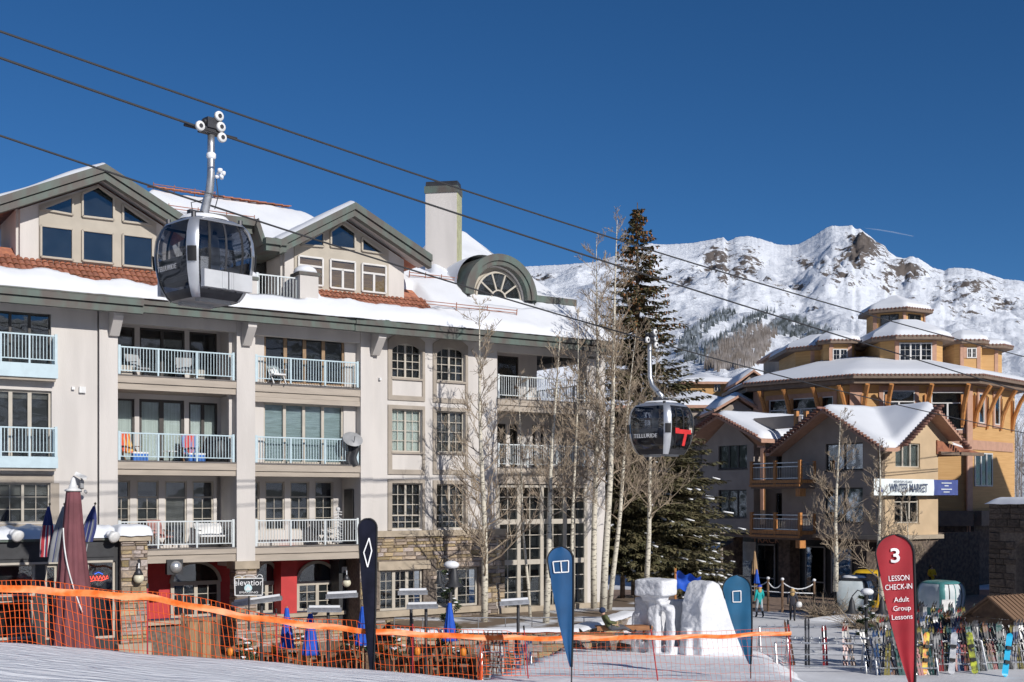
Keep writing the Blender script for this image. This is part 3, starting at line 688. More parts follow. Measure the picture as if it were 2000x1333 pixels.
for pa, pb, py in ((584, 620, 532), (468, 500, 540)):
    x0, x1 = FA.s(pa, -.4), FA.s(pb, -.4); z1 = FA.z((pa + pb) / 2, py, -.4)
    box('terrace_pier', STUCCO, AB, x0, x1, -0.5, 0.3, zt - 0.75, z1 - 0.14); box('pier_cap', COPPER, AB, x0 - .06, x1 + .06, -0.56, 0.36, z1 - 0.139, z1 - 0.02)
    MB().lathe([(0.46, 0), (0.47, .08), (0.40, .2), (0.25, .3), (0.02, .33)], 14, ((x0 + x1) / 2, -0.1, z1 - 0.02)).build('cap_snow', SNOWR, AB, True)
railing(AB, (FA.s(500, -.2), -0.2), (FA.s(584, -.2), -0.2), zt + 0.02, RAILW, h=1.05, nsec=2, gap=0.12, name='terrace_railing')
# --- round-headed dormer
YA = 1.25; cx, cz = FA.sz(981, 580, YA); RO = FA.s(1050, YA) - cx
ey = empty('arched_dormer', (0, 0, 0), 0, AB)
def arc_band(r0, r1, y0, y1, nm, m, n=28, a0=0.0, a1=math.pi):
    mb = MB()
    for i in range(n):
        t, u = a0 + (a1 - a0) * i / n, a0 + (a1 - a0) * (i + 1) / n
        mb.prism([(cx + r0 * math.cos(t), cz + r0 * math.sin(t)), (cx + r1 * math.cos(t), cz + r1 * math.sin(t)), (cx + r1 * math.cos(u), cz + r1 * math.sin(u)), (cx + r0 * math.cos(u), cz + r0 * math.sin(u))], y0, y1)
    return mb.build(nm, m, ey)
arc_band(RO - 0.30, RO, YA, YA + 0.3, 'arch_fascia', COPPER); arc_band(RO - 0.5, RO - 0.302, YA + 0.08, YA + 0.4, 'arch_fascia', COPPER)
arc_band(RO - 0.12, RO - 0.02, YA + 0.301, 8.5, 'vault_roof', COPPER); arc_band(RO - 0.52, RO - 0.45, YA + 0.401, YA + .75, 'vault_soffit', STUCCO)
mb = MB(); mb.grid(lambda u, v: (cx + (RO + 0.16 * math.sin(math.pi * u)) * math.cos(math.pi * (0.18 + .82 * u)), YA + 0.7 + 0.9 * (1 - u) + 5.8 * v, cz + (RO + 0.1 + 0.1 * u) * math.sin(math.pi * (0.18 + .8 * u))), 20, 10); mb.build('dormer_snow', SNOWR, ey, True)
zf = FA.z(975, 597, YA + .6)
rw = RO - 0.5
pl = [(cx + rw * math.cos(math.pi * i / 20), cz + rw * math.sin(math.pi * i / 20)) for i in range(21)]
MB().prism([(cx - rw, zf - .5), (cx + rw, zf - .5)] + pl, YA + .65, YA + .85).build('dormer_wall', GABLEW, ey)
wcx, wcz = FA.sz(974, 584, YA + .55); rw2 = RO * 0.62
hp = [(wcx + rw2 * math.cos(math.pi * i / 20), wcz + rw2 * math.sin(math.pi * i / 20)) for i in range(21)]
MB().prism(hp, YA + .62, YA + .63).build('room_backing', ROOMDARK, ey); MB().prism(hp, YA + .58, YA + .585).build('pane', GLASS, ey)
mb = MB()
for i in range(20): mb.bar((hp[i][0], YA + .58, hp[i][1]), (hp[i + 1][0], YA + .58, hp[i + 1][1]), 0.12, 0.09)
for k in range(1, 5): t = math.pi * k / 5; mb.bar((wcx + .3 * rw2 * math.cos(t), YA + .57, wcz + .3 * rw2 * math.sin(t)), (wcx + rw2 * math.cos(t), YA + .57, wcz + rw2 * math.sin(t)), 0.08, 0.07)
for i in range(10): t, u = math.pi * i / 10, math.pi * (i + 1) / 10; mb.bar((wcx + .32 * rw2 * math.cos(t), YA + .57, wcz + .32 * rw2 * math.sin(t)), (wcx + .32 * rw2 * math.cos(u), YA + .57, wcz + .32 * rw2 * math.sin(u)), 0.07, 0.06)
mb.box(wcx - rw2 - .05, wcx + rw2 + .05, YA + .51, YA + .60, wcz - 0.14, wcz); mb.build('fan_window_frame', CREAMF, ey)
x0, x1 = FA.s(1047, YA), FA.s(1126, YA); z1 = FA.z(1085, 582, YA)
mb = MB(); mb.box(x0, x1, YA - 0.02, YA + 2.2, z1 - 0.28, z1 + 0.02); mb.box(x0, x1 - 0.12, YA + 0.1, YA + 2.2, z1 - 0.55, z1 - 0.29); mb.build('side_eaves', COPPER, ey)
mb = MB(); mb.grid(lambda u, v: (x0 + (x1 - x0) * u, YA + 0.05 + 2.6 * v, z1 + 0.02 + 0.9 * v * (1 - .75 * u) + 0.12 * min(1, v * 8)), 10, 8); mb.build('dormer_snow', SNOWR, ey, True)
box('dormer_cheek', STUCCO, ey, x0 + .1, x1 - .5, YA + 0.9, YA + 2.2, z1 - 1.4, z1 - 0.56)
# --- chimney
cp = FA.world(FA.s(866, 4.2), 4.2, EYE); Dc = cp.y; u = Dc / FPX
ch = empty('chimney', (FA.s(866, 4.2), 4.2, 0), -TH - 0.16, AB)
ztop = (HOR - 358) * u
mb = MB(); mb.box(-31 * u, 31 * u, -0.5, 0.55, (HOR - 535) * u - 1.2, ztop - 24 * u); mb.build('chimney_stack', STUCCO, ch)
mb = MB(); mb.box(-33 * u, 33 * u, -0.55, 0.6, ztop - 24 * u, ztop - 11 * u); mb.build('chimney_band', COPPER, ch)
mb = MB(); k = 10
vs = [(x * 31 * u, 0.02 + 0.5 * math.cos(math.pi * i / k), ztop - 11 * u + 11 * u * min(1, 1.6 * math.sin(math.pi * i / k))) for x in (-1, 1) for i in range(k + 1)]
mb.add(vs, [tuple(range(k + 1)), tuple(range(2 * k + 1, k, -1))] + [(i + 1, i, i + k + 1, i + k + 2) for i in range(k)]); mb.build('chimney_cowl', BLACKP, ch)
mb = MB(); mb.box(31 * u, 31 * u + 0.035, -0.48, 0.5, (HOR - 525) * u, ztop - 25 * u); mb.build('chimney_side_trim', mat('stained_trim', (.36, .36, .22), .8), ch)
# ------------------------------------------------------------------ ground
def smooth(a, b, x):
    t = min(1, max(0, (x - a) / (b - a))); return t * t * (3 - 2 * t)
def hill(X, Y):
    h = 4.7 - (0.10 if X < 0 else 0.04) * X - 0.088 * Y
    return h
def far_edge(X):
    if X < -0.75: return 22.0 + (X + 10) * 0.34 if X > -10 else 22.0
    if X < 1.6: return 25.2 + (X + 0.75) / 2.35 * 17
    return 46.0
def ground(X, Y):
    e = far_edge(X) + 0.25 * mnoise.noise((X * .6, 0, 3))
    m = 1 - smooth(e, e + 1.6, Y)
    xr = 7.35 + max(0, Y - 33) * 0.15 + 0.3 * mnoise.noise((0, Y * .5, 5))
    m *= 1 - smooth(xr, xr + 2.6, X)
    h = hill(X, Y); n = 0.05 * mnoise.noise((X * .5, Y * .5, 0)) + 0.018 * mnoise.noise((X * 2.1, Y * 1.2, 7)) + 0.012 * mnoise.noise((X * 5, Y * 3, 2))
    if Y > 30: h = max(h, 0.45)
    return (h + n) * m - 0.35 * (1 - m)
mb = MB(); nx, ny = 170, 210
mb.grid(lambda u, v: (-34 + 50 * u, -14 + 62 * v, ground(-34 + 50 * u, -14 + 62 * v)), nx, ny)
PISTE = mat('piste_snow', (0.88, 0.89, 0.91), 0.7, var=0.03, scale=0.7, bump=1.0, bscale=2.1, spec=0.25, stretch=(0.55, 2.3, 1), bdist=0.17, detail=6)
tag(mb.build('snow_slope', PISTE, None, True), kind='structure', label='groomed snow slope falling away towards the plaza')
PACKED = mat('packed_snow', (0.78, 0.785, 0.80), 0.8, col2=(0.58, 0.58, 0.595), scale=0.5, bump=0.5, bscale=5, lo=0.38, hi=0.72)
o = MB().grid(lambda u, v: (-60 + 150 * u, 10 + 130 * v, 0.006), 20, 20).build('plaza', PACKED); tag(o, kind='structure')
o = MB().grid(lambda u, v: (-9000 + 18000 * u, -9000 + 18000 * v, -0.4), 10, 10).build('ground', SNOW); tag(o, kind='structure')
PAVE = mat('brick_paving', (0.22, 0.155, 0.115), 0.9, var=0.2, scale=3, bump=0.3)
o = MB().grid(lambda u, v: (1 + 40 * u, 66.5 + 16 * v, 0.012), 4, 4).build('brick_paving', PAVE); tag(o, kind='structure')
o = MB().grid(lambda u, v: (-30 + 31 * u - 0 * v, 26 + 22 * v, 0.018), 4, 4).build('patio_paving', mat('patio_flags', (.24, .19, .15), .9, var=.25, scale=1.5)); tag(o, kind='structure')
# snow banks
def bank(name, cx, cy, rx, ry, h, z0=0.0, seed=0, label=None):
    mb = MB()
    def fn(u, v):
        r = v; t = 2 * math.pi * u
        n = 1 + 0.22 * mnoise.noise((math.cos(t) * 1.5, math.sin(t) * 1.5, seed))
        hh = h * (1 - r ** 2) * (1 + 0.35 * mnoise.noise((cx + r * math.cos(t) * rx * .8, cy + r * math.sin(t) * ry * .8, seed + 3)))
        return (cx + rx * n * r * math.cos(t), cy + ry * n * r * math.sin(t), z0 + hh - 0.05 * (r >= 1))
    mb.grid(fn, 32, 10); return tag(mb.build(name, SNOW, None, True), kind='structure')
# ------------------------------------------------------------------ mountain
prof = [(-600, 560), (300, 540), (900, 522), (1040, 520), (1100, 517), (1160, 512), (1200, 500), (1225, 490), (1262, 475), (1300, 478), (1350, 475), (1380, 470), (1405, 465), (1414, 464), (1421, 472), (1440, 463), (1460, 461), (1480, 465), (1520, 478), (1545, 479), (1560, 477), (1590, 461), (1612, 446), (1625, 441), (1640, 442), (1655, 441), (1664, 440), (1670, 447), (1680, 447), (1695, 458), (1700, 462), (1712, 472), (1728, 480), (1734, 490), (1750, 501), (1765, 505), (1780, 500), (1795, 505), (1815, 518), (1822, 523), (1845, 529), (1852, 524), (1872, 523), (1900, 525), (1930, 535), (1960, 545), (1990, 548), (2010, 552), (2200, 560), (2700, 600)]
PX = np.array([p[0] for p in prof], float); PY = np.array([p[1] for p in prof], float)
cols = np.concatenate([np.arange(-600, 980, 40), np.arange(980, 2060, 2.2), np.arange(2060, 2700, 40)])
NV = 250; D0, DR = 700.0, 3600.0
rocks = [(1688, 490, 46, 30, 1.3), (1655, 512, 16, 10, .8), (1590, 502, 46, 7, .9), (1610, 525, 22, 16, .8), (1765, 545, 48, 18, 1.0), (1766, 522, 10, 9, .9), (1640, 553, 70, 8, .7), (1402, 500, 30, 26, 1.0), (1365, 525, 40, 18, .8), (1420, 560, 45, 16, .9), (1462, 498, 30, 24, .75), (1500, 560, 30, 14, .8), (1335, 560, 30, 12, .7), (1545, 575, 40, 10, .7),
         (1900, 575, 90, 34, .62), (1960, 605, 60, 22, .62), (1860, 600, 50, 14, .62), (1930, 550, 60, 14, .55), (1060, 540, 30, 10, .8), (1130, 535, 30, 8, .6), (1590, 610, 50, 12, .55), (1545, 655, 30, 12, .7), (1520, 640, 30, 16, .6), (1660, 470, 10, 12, .9), (1830, 535, 16, 10, .7), (1880, 625, 40, 10, .5)]
nc = len(cols); V = np.zeros((nc, NV + 1, 3)); R = np.zeros((nc, NV + 1)); YP = np.zeros((nc, NV + 1))
for i, p in enumerate(cols):
    a = (p - 1000) / FPX; yr = float(np.interp(p, PX, PY)); jit = 1.1 * mnoise.noise((p * .21, 3.1, 0)) + 0.9 * mnoise.noise((p * .6, 3.1, 0)); T = (HOR - yr) / FPX; zr = T * DR
    for j in range(NV + 1):
        v = j / NV * 1.04; d = D0 + (DR - D0) * v
        X, Y = a * d, d; q = (X / 420, Y / 420, 0.3)
        z = zr * (v ** 1.25) if v <= 1 else zr * (1 - (v - 1) * 4)
        env = min(1, v * 3) * min(1, max(0, (1 - v)) * 6)
        z -= jit / FPX * d * min(1, v) ** 14
        yp = HOR - z / d * FPX
        rk = 0
        for (rx, ry, sx, sy, st) in rocks:
            e = ((p - rx) / sx) ** 2 + ((yp - ry) / sy) ** 2
            if e < 3: rk = max(rk, st * math.exp(-e * 1.1))
        if env > 0:
            n = mnoise.ridged_multi_fractal((X / 650, Y / 900, 2.2), 0.9, 2.1, 6, 1.0, 2.0) - 1.1
            g = mnoise.noise((X / 130 + 0.7 * mnoise.noise((X / 300, Y / 300, 8)), Y / 900, 4)) * 14
            f = mnoise.fractal((X / 60, Y / 60, 5.5), 0.8, 2.0, 4)
            z += env * (n * 50 + g * .35 + f * (7 + 30 * min(1, rk)))
        V[i, j] = (X, Y, EYE + z); R[i, j] = rk; YP[i, j] = HOR - z / d * FPX
me = bpy.data.meshes.new('mountain')
ii, jj = np.meshgrid(np.arange(nc - 1), np.arange(NV), indexing='ij')
k = (ii * (NV + 1) + jj).ravel()
quads = np.stack([k, k + NV + 1, k + NV + 2, k + 1], 1)
me.from_pydata(V.reshape(-1, 3).tolist(), [], quads.tolist())
at = me.attributes.new('rock', 'FLOAT', 'POINT'); at.data.foreach_set('value', R.ravel().astype(np.float32))
me.polygons.foreach_set('use_smooth', [True] * len(me.polygons))
m = bpy.data.materials.new('snowy_rock'); m.use_nodes = True; n = m.node_tree; p = n.nodes['Principled BSDF']; L = n.links.new
at_n = n.nodes.new('ShaderNodeAttribute'); at_n.attribute_name = 'rock'
tc = n.nodes.new('ShaderNodeTexCoord')
mp = n.nodes.new('ShaderNodeMapping'); mp.inputs['Scale'].default_value = (1, 1, 1.6); L(tc.outputs['Object'], mp.inputs[0])
nz = n.nodes.new('ShaderNodeTexNoise'); nz.inputs['Scale'].default_value = 0.034; nz.inputs['Detail'].default_value = 9; nz.inputs['Roughness'].default_value = 0.72; L(mp.outputs[0], nz.inputs['Vector'])
geo = n.nodes.new('ShaderNodeNewGeometry'); sp = n.nodes.new('ShaderNodeSeparateXYZ'); L(geo.outputs['Normal'], sp.inputs[0])
def mth(op, a, b):
    x = n.nodes.new('ShaderNodeMath'); x.operation = op
    for i, s in enumerate((a, b)):
        if isinstance(s, (int, float)): x.inputs[i].default_value = s
        else: L(s, x.inputs[i])
    return x.outputs[0]
steep = mth('MULTIPLY', mth('SUBTRACT', 0.80, sp.outputs['Z']), 0.25)
val = mth('ADD', mth('ADD', mth('ADD', mth('MULTIPLY', nz.outputs['Fac'], 1.7), -0.35), mth('MULTIPLY', at_n.outputs['Fac'], 0.37)), steep)
mr = n.nodes.new('ShaderNodeMapRange'); mr.inputs[1].default_value = 0.70; mr.inputs[2].default_value = 0.76; L(val, mr.inputs[0])
mx = n.nodes.new('ShaderNodeMix'); mx.data_type = 'RGBA'; mx.inputs[6].default_value = (0.84, 0.87, 0.92, 1); L(mr.outputs[0], mx.inputs[0])
nz2 = n.nodes.new('ShaderNodeTexNoise'); nz2.inputs['Scale'].default_value = 0.03; nz2.inputs['Detail'].default_value = 5; L(tc.outputs['Object'], nz2.inputs['Vector'])
mx2 = n.nodes.new('ShaderNodeMix'); mx2.data_type = 'RGBA'; mx2.inputs[6].default_value = (0.085, 0.074, 0.07, 1); mx2.inputs[7].default_value = (0.21, 0.175, 0.152, 1); L(nz2.outputs['Fac'], mx2.inputs[0]); L(mx2.outputs[2], mx.inputs[7])
L(mx.outputs[2], p.inputs['Base Color']); p.inputs['Roughness'].default_value = 0.8; p.inputs['Specular IOR Level'].default_value = 0.15
bp = n.nodes.new('ShaderNodeBump'); bp.inputs['Strength'].default_value = 0.8; bp.inputs['Distance'].default_value = 14; L(nz.outputs['Fac'], bp.inputs['Height']); L(bp.outputs[0], p.inputs['Normal'])
me.materials.append(m)
tag(inst('mountain', me), 'snow covered mountain ridge with rocky cliffs under the blue sky', kind='structure')
# woods on the mountain: what is seen is a mass of trees
def on_mountain(px, py):
    i = int(np.argmin(np.abs(cols - px))); col = YP[i]
    j = int(np.argmax(col <= py))
    return V[i, j] if j > 0 else None
def inside(poly, x, y):
    c = False; n_ = len(poly)
    for a in range(n_):
        (x1, y1), (x2, y2) = poly[a], poly[a - 1]
        if (y1 > y) != (y2 > y) and x < (x2 - x1) * (y - y1) / (y2 - y1) + x1: c = not c
    return c
def wood(name, polys, count, m, hh, rr, tiers, label, seed):
    r = random.Random(seed); mb = MB(); k = 0; tries = 0
    while k < count and tries < count * 30:
        tries += 1; poly = r.choice(polys); xs = [q[0] for q in poly]; ys = [q[1] for q in poly]
        x, y = r.uniform(min(xs), max(xs)), r.uniform(min(ys), max(ys))
        if not inside(poly, x, y) or mnoise.noise((x * .05, y * .08, seed)) < -0.28: continue
        p = on_mountain(x, y)
        if p is None: continue
        h = hh * r.uniform(.6, 1.25); rad = rr * h / hh; n_ = 5
        for t in range(tiers):
            zb = p[2] + h * (t * 0.62 / tiers) - 1; zt = p[2] + h * (0.45 + 0.55 * (t + 1) / tiers); rt = rad * (1 - t * 0.33)
            a0 = r.uniform(0, 6)
            vs = [(p[0] + rt * math.cos(a0 + 6.283 * q / n_), p[1] + rt * math.sin(a0 + 6.283 * q / n_), zb + r.uniform(-.4, .4)) for q in range(n_)] + [(p[0] + r.uniform(-.2, .2), p[1], zt)]
            mb.add(vs, [(q, (q + 1) % n_, n_) for q in range(n_)])
        k += 1
    return tag(mb.build(name, m), label, 'wood', kind='stuff')
CONI = mat('frosted_conifers', (0.05, 0.06, 0.062), 0.9, col2=(0.27, 0.30, 0.34), scale=0.12, lo=0.42, hi=0.7)
BARE = mat('bare_aspens', (0.15, 0.125, 0.105), 0.95, col2=(0.24, 0.215, 0.20), scale=0.1)
wood('far_conifer_wood', [[(1320, 700), (1335, 660), (1375, 632), (1400, 612), (1440, 610), (1430, 625), (1385, 645), (1350, 690)], [(1330, 712), (1365, 685), (1420, 655), (1460, 625), (1512, 600), (1515, 612), (1470, 645), (1410, 690), (1370, 712)], [(1500, 645), (1530, 625), (1580, 640), (1600, 655), (1560, 660), (1520, 655)], [(1540, 690), (1600, 650), (1640, 660), (1600, 700)]], 2600, CONI, 10.5, 2.3, 2, 'band of frosted conifers on the lower mountain slope', 3)
wood('far_aspen_wood', [[(1375, 730), (1380, 700), (1430, 665), (1480, 640), (1520, 650), (1500, 690), (1470, 720)], [(1440, 700), (1480, 660), (1500, 660), (1480, 715)]], 2600, BARE, 12, 1.4, 1, 'grey brown bare aspen wood low on the mountain', 4)
# ------------------------------------------------------------------ cable car ropes
CDX, CDY = 0.957, 1.0
def on_line(px, py, X0, Y0):
    a = (px - 1000) / FPX; t = (a * Y0 - X0) / (CDX - a * CDY)
    D = Y0 + t * CDY
    return Vector((X0 + CDX * t, D, EYE + (HOR - py) / FPX * D))
def rope(name, pts, X0, Y0, r, label):
    ps = []
    xs = [p[0] for p in pts]; ys = [p[1] for p in pts]
    co = np.polyfit(xs, ys, 3)
    for x in np.linspace(-330, 2150, 80): ps.append(on_line(x, float(np.polyval(co, x)), X0, Y0))
    mb = MB(); mb.tube(ps, r, 6)
    return tag(mb.build(name, mat(name + '_wire', (0.05, 0.05, 0.052), 0.5, metal=0.3, var=0.04, scale=2), None, True), label, 'cable', 'gondola ropes'), co
G1X, G1Y = (420 - 1000) / FPX * 27.5, 27.5
G2X, G2Y = (1268 - 1000) / FPX * 44, 44.0
_, co1 = rope('haul_cable', [(0, 62), (420, 206), (840, 352), (1250, 480), (1498, 560), (1861, 659), (2000, 698)], G1X + 2.2, G1Y, 0.023, 'topmost of the three black cables, passing the chimney top')
_, co2 = rope('haul_cable', [(0, 113), (380, 247), (860, 405), (1340, 563), (1670, 666), (1835, 715), (1997, 766)], G1X, G1Y, 0.027, 'middle black cable that carries the near gondola by the gables')
_, co3 = rope('haul_cable', [(0, 265), (400, 400), (840, 535), (1265, 668), (1360, 692), (1703, 776), (2000, 847)], G2X, G2Y, 0.025, 'lowest black cable that carries the gondola by the spruce')
# ------------------------------------------------------------------ gondola cabins
RACKM = mat('light_grey_panel', (0.42, 0.43, 0.44), 0.4, var=.05)
PALEREF = mat('pale_reflection', (0.46, 0.53, 0.55), 0.15, col2=(.58, .62, .63), scale=1.2, spec=.8)  # white cabin panels and glass; the glass's reflection is put into the pale colour
SEAT = mat('seat_grey', (0.22, 0.22, 0.225), 0.7)
def cabin(name, loc, rz, hl=0.9, hw=0.9, height=2.12, rib=None, shell=None, glass=None, racks=True, pads=True, snow=0.08, side_panel=None, low=0.0, seats=True, accent=None):
    g = empty(name, loc, rz); rib = rib or SILVER; shell = shell or DKSTEEL; glass = glass or TINT
    zs = [0, .06, .16, .3, .45, .6, .75, .88, .96, 1.0]; wsc = [.68, .77, .86, .94, .985, 1.0, .975, .90, .78, .62]
    def pt(phi, v, off=0.0):
        k = np.interp(v, zs, wsc); c, s = math.cos(phi), math.sin(phi)
        r = (abs(c) ** 5 + abs(s) ** 5) ** (-1 / 5)
        return ((hl * k + off) * r * c, (hw * k + off) * r * s, height * v)
    def patch(nm, m, p0, p1, v0, v1, off=0.0, nu=10, nv=14, smooth=True):
        mb = MB(); mb.grid(lambda u, v: pt(math.radians(p0 + (p1 - p0) * u), v0 + (v1 - v0) * v, off), nu, nv); return mb.build(nm, m, g, smooth)
    for q in range(4):
        c = 90 * q
        lowz = 0.10 if low == 0 else low
        if q in (0, 2):      # ends
            patch('end_window', glass, c - 39, c + 39, lowz, .93); patch('end_skirt', shell, c - 39, c + 39, .0, lowz)
        else:                # sides with the doors: two leaves with dark stiles
            dg = glass
            patch('door', dg, c - 39, c - 1.0, lowz, .92); patch('door', dg, c + 1.0, c + 39, lowz, .92)
            patch('side_skirt', shell, c - 39, c + 39, .0, lowz)
            for a in (-25, 0, 25):
                patch('door_stile', BLACK if a else shell, c + a - 1.6, c + a + 1.6, lowz, .92, .012, 3)
            patch('door_header', BLACK, c - 39, c + 39, .92, .95, .008)
        patch('corner_rib', rib, c + 38, c + 52, 0.0, 0.965, .022, 6, 18)
        if pads: patch('bumper', BLACK, c + 40, c + 50, .40, .58, .06, 4, 6)
    mb = MB()
    mb.grid(lambda u, v: pt(2 * math.pi * u, .93 + .07 * min(1, v * 2), 0.012) if v <= .5 else tuple(np.array(pt(2 * math.pi * u, 1.0, 0.012)) * np.array([2 * (1 - v), 2 * (1 - v), 1]) + np.array([0, 0, .10 * (v - .5)])), 40, 8); mb.build('roof', accent or rib, g, True)
    if snow:
        mb = MB(); mb.grid(lambda u, v: (hl * .66 * v * math.cos(6.2832 * u), hw * .66 * v * math.sin(6.2832 * u), height + .06 + snow * math.sqrt(max(0, 1 - v ** 4)) + .02 * mnoise.noise((v * 4, u * 9, 2)) - (.05 if v >= 1 else 0)), 26, 7); mb.build('roof_snow', SNOW, g, True)
    mb = MB(); mb.grid(lambda u, v: tuple(np.array(pt(2 * math.pi * u, 0.0, 0.0)) * np.array([v, v, 1]) + np.array([0, 0, .01])), 30, 4); mb.box(-hl * .45, hl * .45, -hw * .5, -hw * .3, -.06, .01); mb.box(-hl * .45, hl * .45, hw * .3, hw * .5, -.06, .01); mb.build('floor_pan', GREYP, g)
    if seats:
        mb = MB()
        for sx in (-1, 1): mb.box(sx * hl * .42, sx * hl * .82, -hw * .75, hw * .75, height * .2, height * .26); mb.box(sx * hl * .80, sx * hl * .86, -hw * .72, hw * .72, height * .26, height * .5)
        mb.build('seat', SEAT, g)
    if racks:
        for sy in (-1, 1):
            for sx in (-1, 1):
                mb = MB(); a, b = (sx * .02 * hl, sx * .68 * hl); y0 = sy * hw * .95; y1 = sy * (hw * 1.0 + .10)
                mb.box(a, b, y0, y1, height * .10, height * .31)
                for f in (.12, .2): x = a + (b - a) * f; mb.box(x - .03, x + .03, y1, y1 + sy * .012, height * .105, height * .305)
                mb.build('ski_rack', RACKM, g)
    return g
CR = math.atan2(CDY, CDX)
def hanger(g, grip_local, h, wheels=True):
    """curved arm from the roof up to the grip on the rope"""
    gx, gy, gz = grip_local; mb = MB()
    pts = [(0.0, 0.06, h + .16), (0.0, -0.02, h + .30), (0, gy * .35, h + .48), (0, gy * .8, h + .72), (0, gy, h + 1.05), (0, gy * 1.02, gz - .35), (0, gy, gz - .08)]
    mb.tube(pts, [.12, .105, .10, .095, .09, .085, .08], 10); mb.build('hanger_arm', STEEL, g, True)
    mb = MB(); mb.box(-.42, .42, -.07, .07, h + .12, h + .24)
    for x in (-.4, .4): mb.tube([(x, 0, h + .02), (x, 0, h + .2)], .025, 8)
    for x in (-.62, .62):
        for y in (-.55, .55): mb.tube([(x, y, h - .10), (x, y, h + .06)], .055, 8)
    mb.build('roof_frame', DKSTEEL, g)
    mb = MB(); mb.tube([(-.28, .02, h + .1), (-.34, .02, h + .42), (-.1, .0, h + .5), (.1, -.05, h + .62)], .012, 5); mb.build('door_cable', BLACK, g, True)
    gr = MB(); gr.box(-.30, .30, gy - .09, gy + .09, gz - .06, gz + .07); gr.box(-.16, .16, gy - .13, gy + .1, gz + .06, gz + .30); gr.tube([(-.2, gy, gz + .18), (.25, gy, gz + .34)], .075, 10); gr.tube([(-.7, gy, gz + .005), (.7, gy, gz - .005)], .035, 8); gr.build('grip', DKSTEEL, g)
    if wheels:
        for x, z in ((-.38, .02), (.12, .36), (.17, .12), (.20, -.12)):
            b = MB(); b.lathe([(.02, -.045), (.10, -.045), (.115, -.03), (.115, .03), (.10, .045), (.02, .045)], 16); o = b.build('grip_wheel', WHITEP, g, True, (x, gy - .15, gz + z), (math.pi / 2, 0, 0))
            b = MB(); b.lathe([(.01, -.06), (.05, -.06), (.05, .06), (.01, .06)], 10); b.build('hub', DKSTEEL, o)
p1 = on_line(422, 258, G1X, G1Y); h1 = 1.88; drop = 2.08
g1 = cabin('gondola', (p1.x - (0.28 * math.sin(CR)) - .12, p1.y + 0.28 * math.cos(CR), p1.z - drop - h1), CR, .93, .93, 1.88)
hanger(g1, (0, -0.28, h1 + drop), h1)
tag(g1, 'silver gondola cabin with tinted glass hanging in front of the cream gables', 'gondola', 'gondolas on the ropes')
mb = MB(); r_ = random.Random(4)
mb.lathe([(.075, -.09), (.11, -.05), (.11, .04), (.07, .08)], 12, (0, -.29, h1 + 1.52)); mb.build('arm_snow', SNOW, g1, True)
mb = MB()
for i in range(16): mb.ball((.1 + i * .012, -.33 - r_.uniform(0, .12), h1 + 1.12 + r_.uniform(-.10, .10)), r_.uniform(.03, .06), 6)
mb.build('rime_snow', SNOW, g1, True)
mb = MB(); mb.tube([(.13, -.3, h1 + 1.0), (.17, -.32, h1 + .6), (.12, -.25, h1 + .3)], .012, 5); mb.bar((-.25, -.3, h1 + .62), (.3, -.32, h1 + .62), .02, .02); mb.build('antenna_cable', DKSTEEL, g1)
TXT = mat('grey_lettering', (0.42, 0.42, 0.43), 0.6)
text('lettering', 'TELLURIDE', .17, TXT, g1, (-.955, 0.05, .68), (math.pi / 2, 0, -math.pi / 2), .004)
p2 = on_line(1268, 668, G2X, G2Y); drop2 = 2.36
rz2 = CR + math.radians(3)
g2 = cabin('gondola', (p2.x + .40, p2.y - .34, p2.z - drop2 - h1), rz2, .98, .98, 1.9, snow=.03, racks=False)
hanger(g2, (0, .5, h1 + drop2), h1, True)
tag(g2, 'dark glass gondola cabin with red emblem hanging before the big spruce', 'gondola', 'gondolas on the ropes')
LOGO = mat('red_logo', (0.5, 0.03, 0.03), .5)
text('lettering', 'TELLURIDE', .21, mat('white_lettering', (.7, .7, .7), .6), g2, (-1.03, 0.0, .66), (math.pi / 2, 0, -math.pi / 2), .004)
mb = MB(); mb.box(-.42, .42, -1.035, -1.025, .74, .90); mb.prism([(-.02, .76), (.16, .76), (-.02, .30), (-.2, .30)], -1.034, -1.024); mb.box(-.62, -.36, -1.034, -1.024, .74, .94); mb.build('red_emblem', LOGO, g2)
mb = MB(); mb.box(.3, .5, -1.03, -1.02, .8, .98); mb.build('emblem_hand', CREAMF, g2)
# cabins on show in the plaza
CLEAR = glass_mat('clear_glass', (.75, .8, .82), .22)
YEL = mat('yellow_paint', (.62, .38, .02), .4); TEALP = mat('teal_paint', (.06, .2, .2), .4); PALE = mat('pale_panel', (.55, .60, .62), .4)
def at_ground(px, py, z=0.0):
    D = (EYE - z) * FPX / (py - HOR); return Vector(((px - 1000) / FPX * D, D, z))
c = at_ground(1668, 1206); g3 = cabin('display_gondola', (c.x, c.y, .16), math.radians(62), .95, .95, 1.98, rib=BLACKP, shell=PALEREF, glass=PALEREF, racks=False, pads=False, snow=.05, low=.30)
tag(g3, 'white and black gondola cabin parked on snow beside the yellow one', 'gondola', 'display cabins on the plaza')
text('lettering', 'TELLURIDE', .17, mat('blue_lettering', (.02, .16, .30), .5), g3, (-.05, -.99, 1.5), (math.pi / 2, 0, 0), .004)
box('seat_panel', PALE, g3, -.70, .70, -.2, .2, .2, .75)
c = at_ground(1703, 1192); g4 = cabin('display_gondola', (c.x, c.y + .6, .16), math.radians(62), .95, .95, 2.1, rib=YEL, shell=YEL, glass=TINT, racks=False, pads=False, snow=0, low=.2, accent=YEL)
tag(g4, 'yellow gondola cabin standing half hidden behind the white cabin', 'gondola', 'display cabins on the plaza')
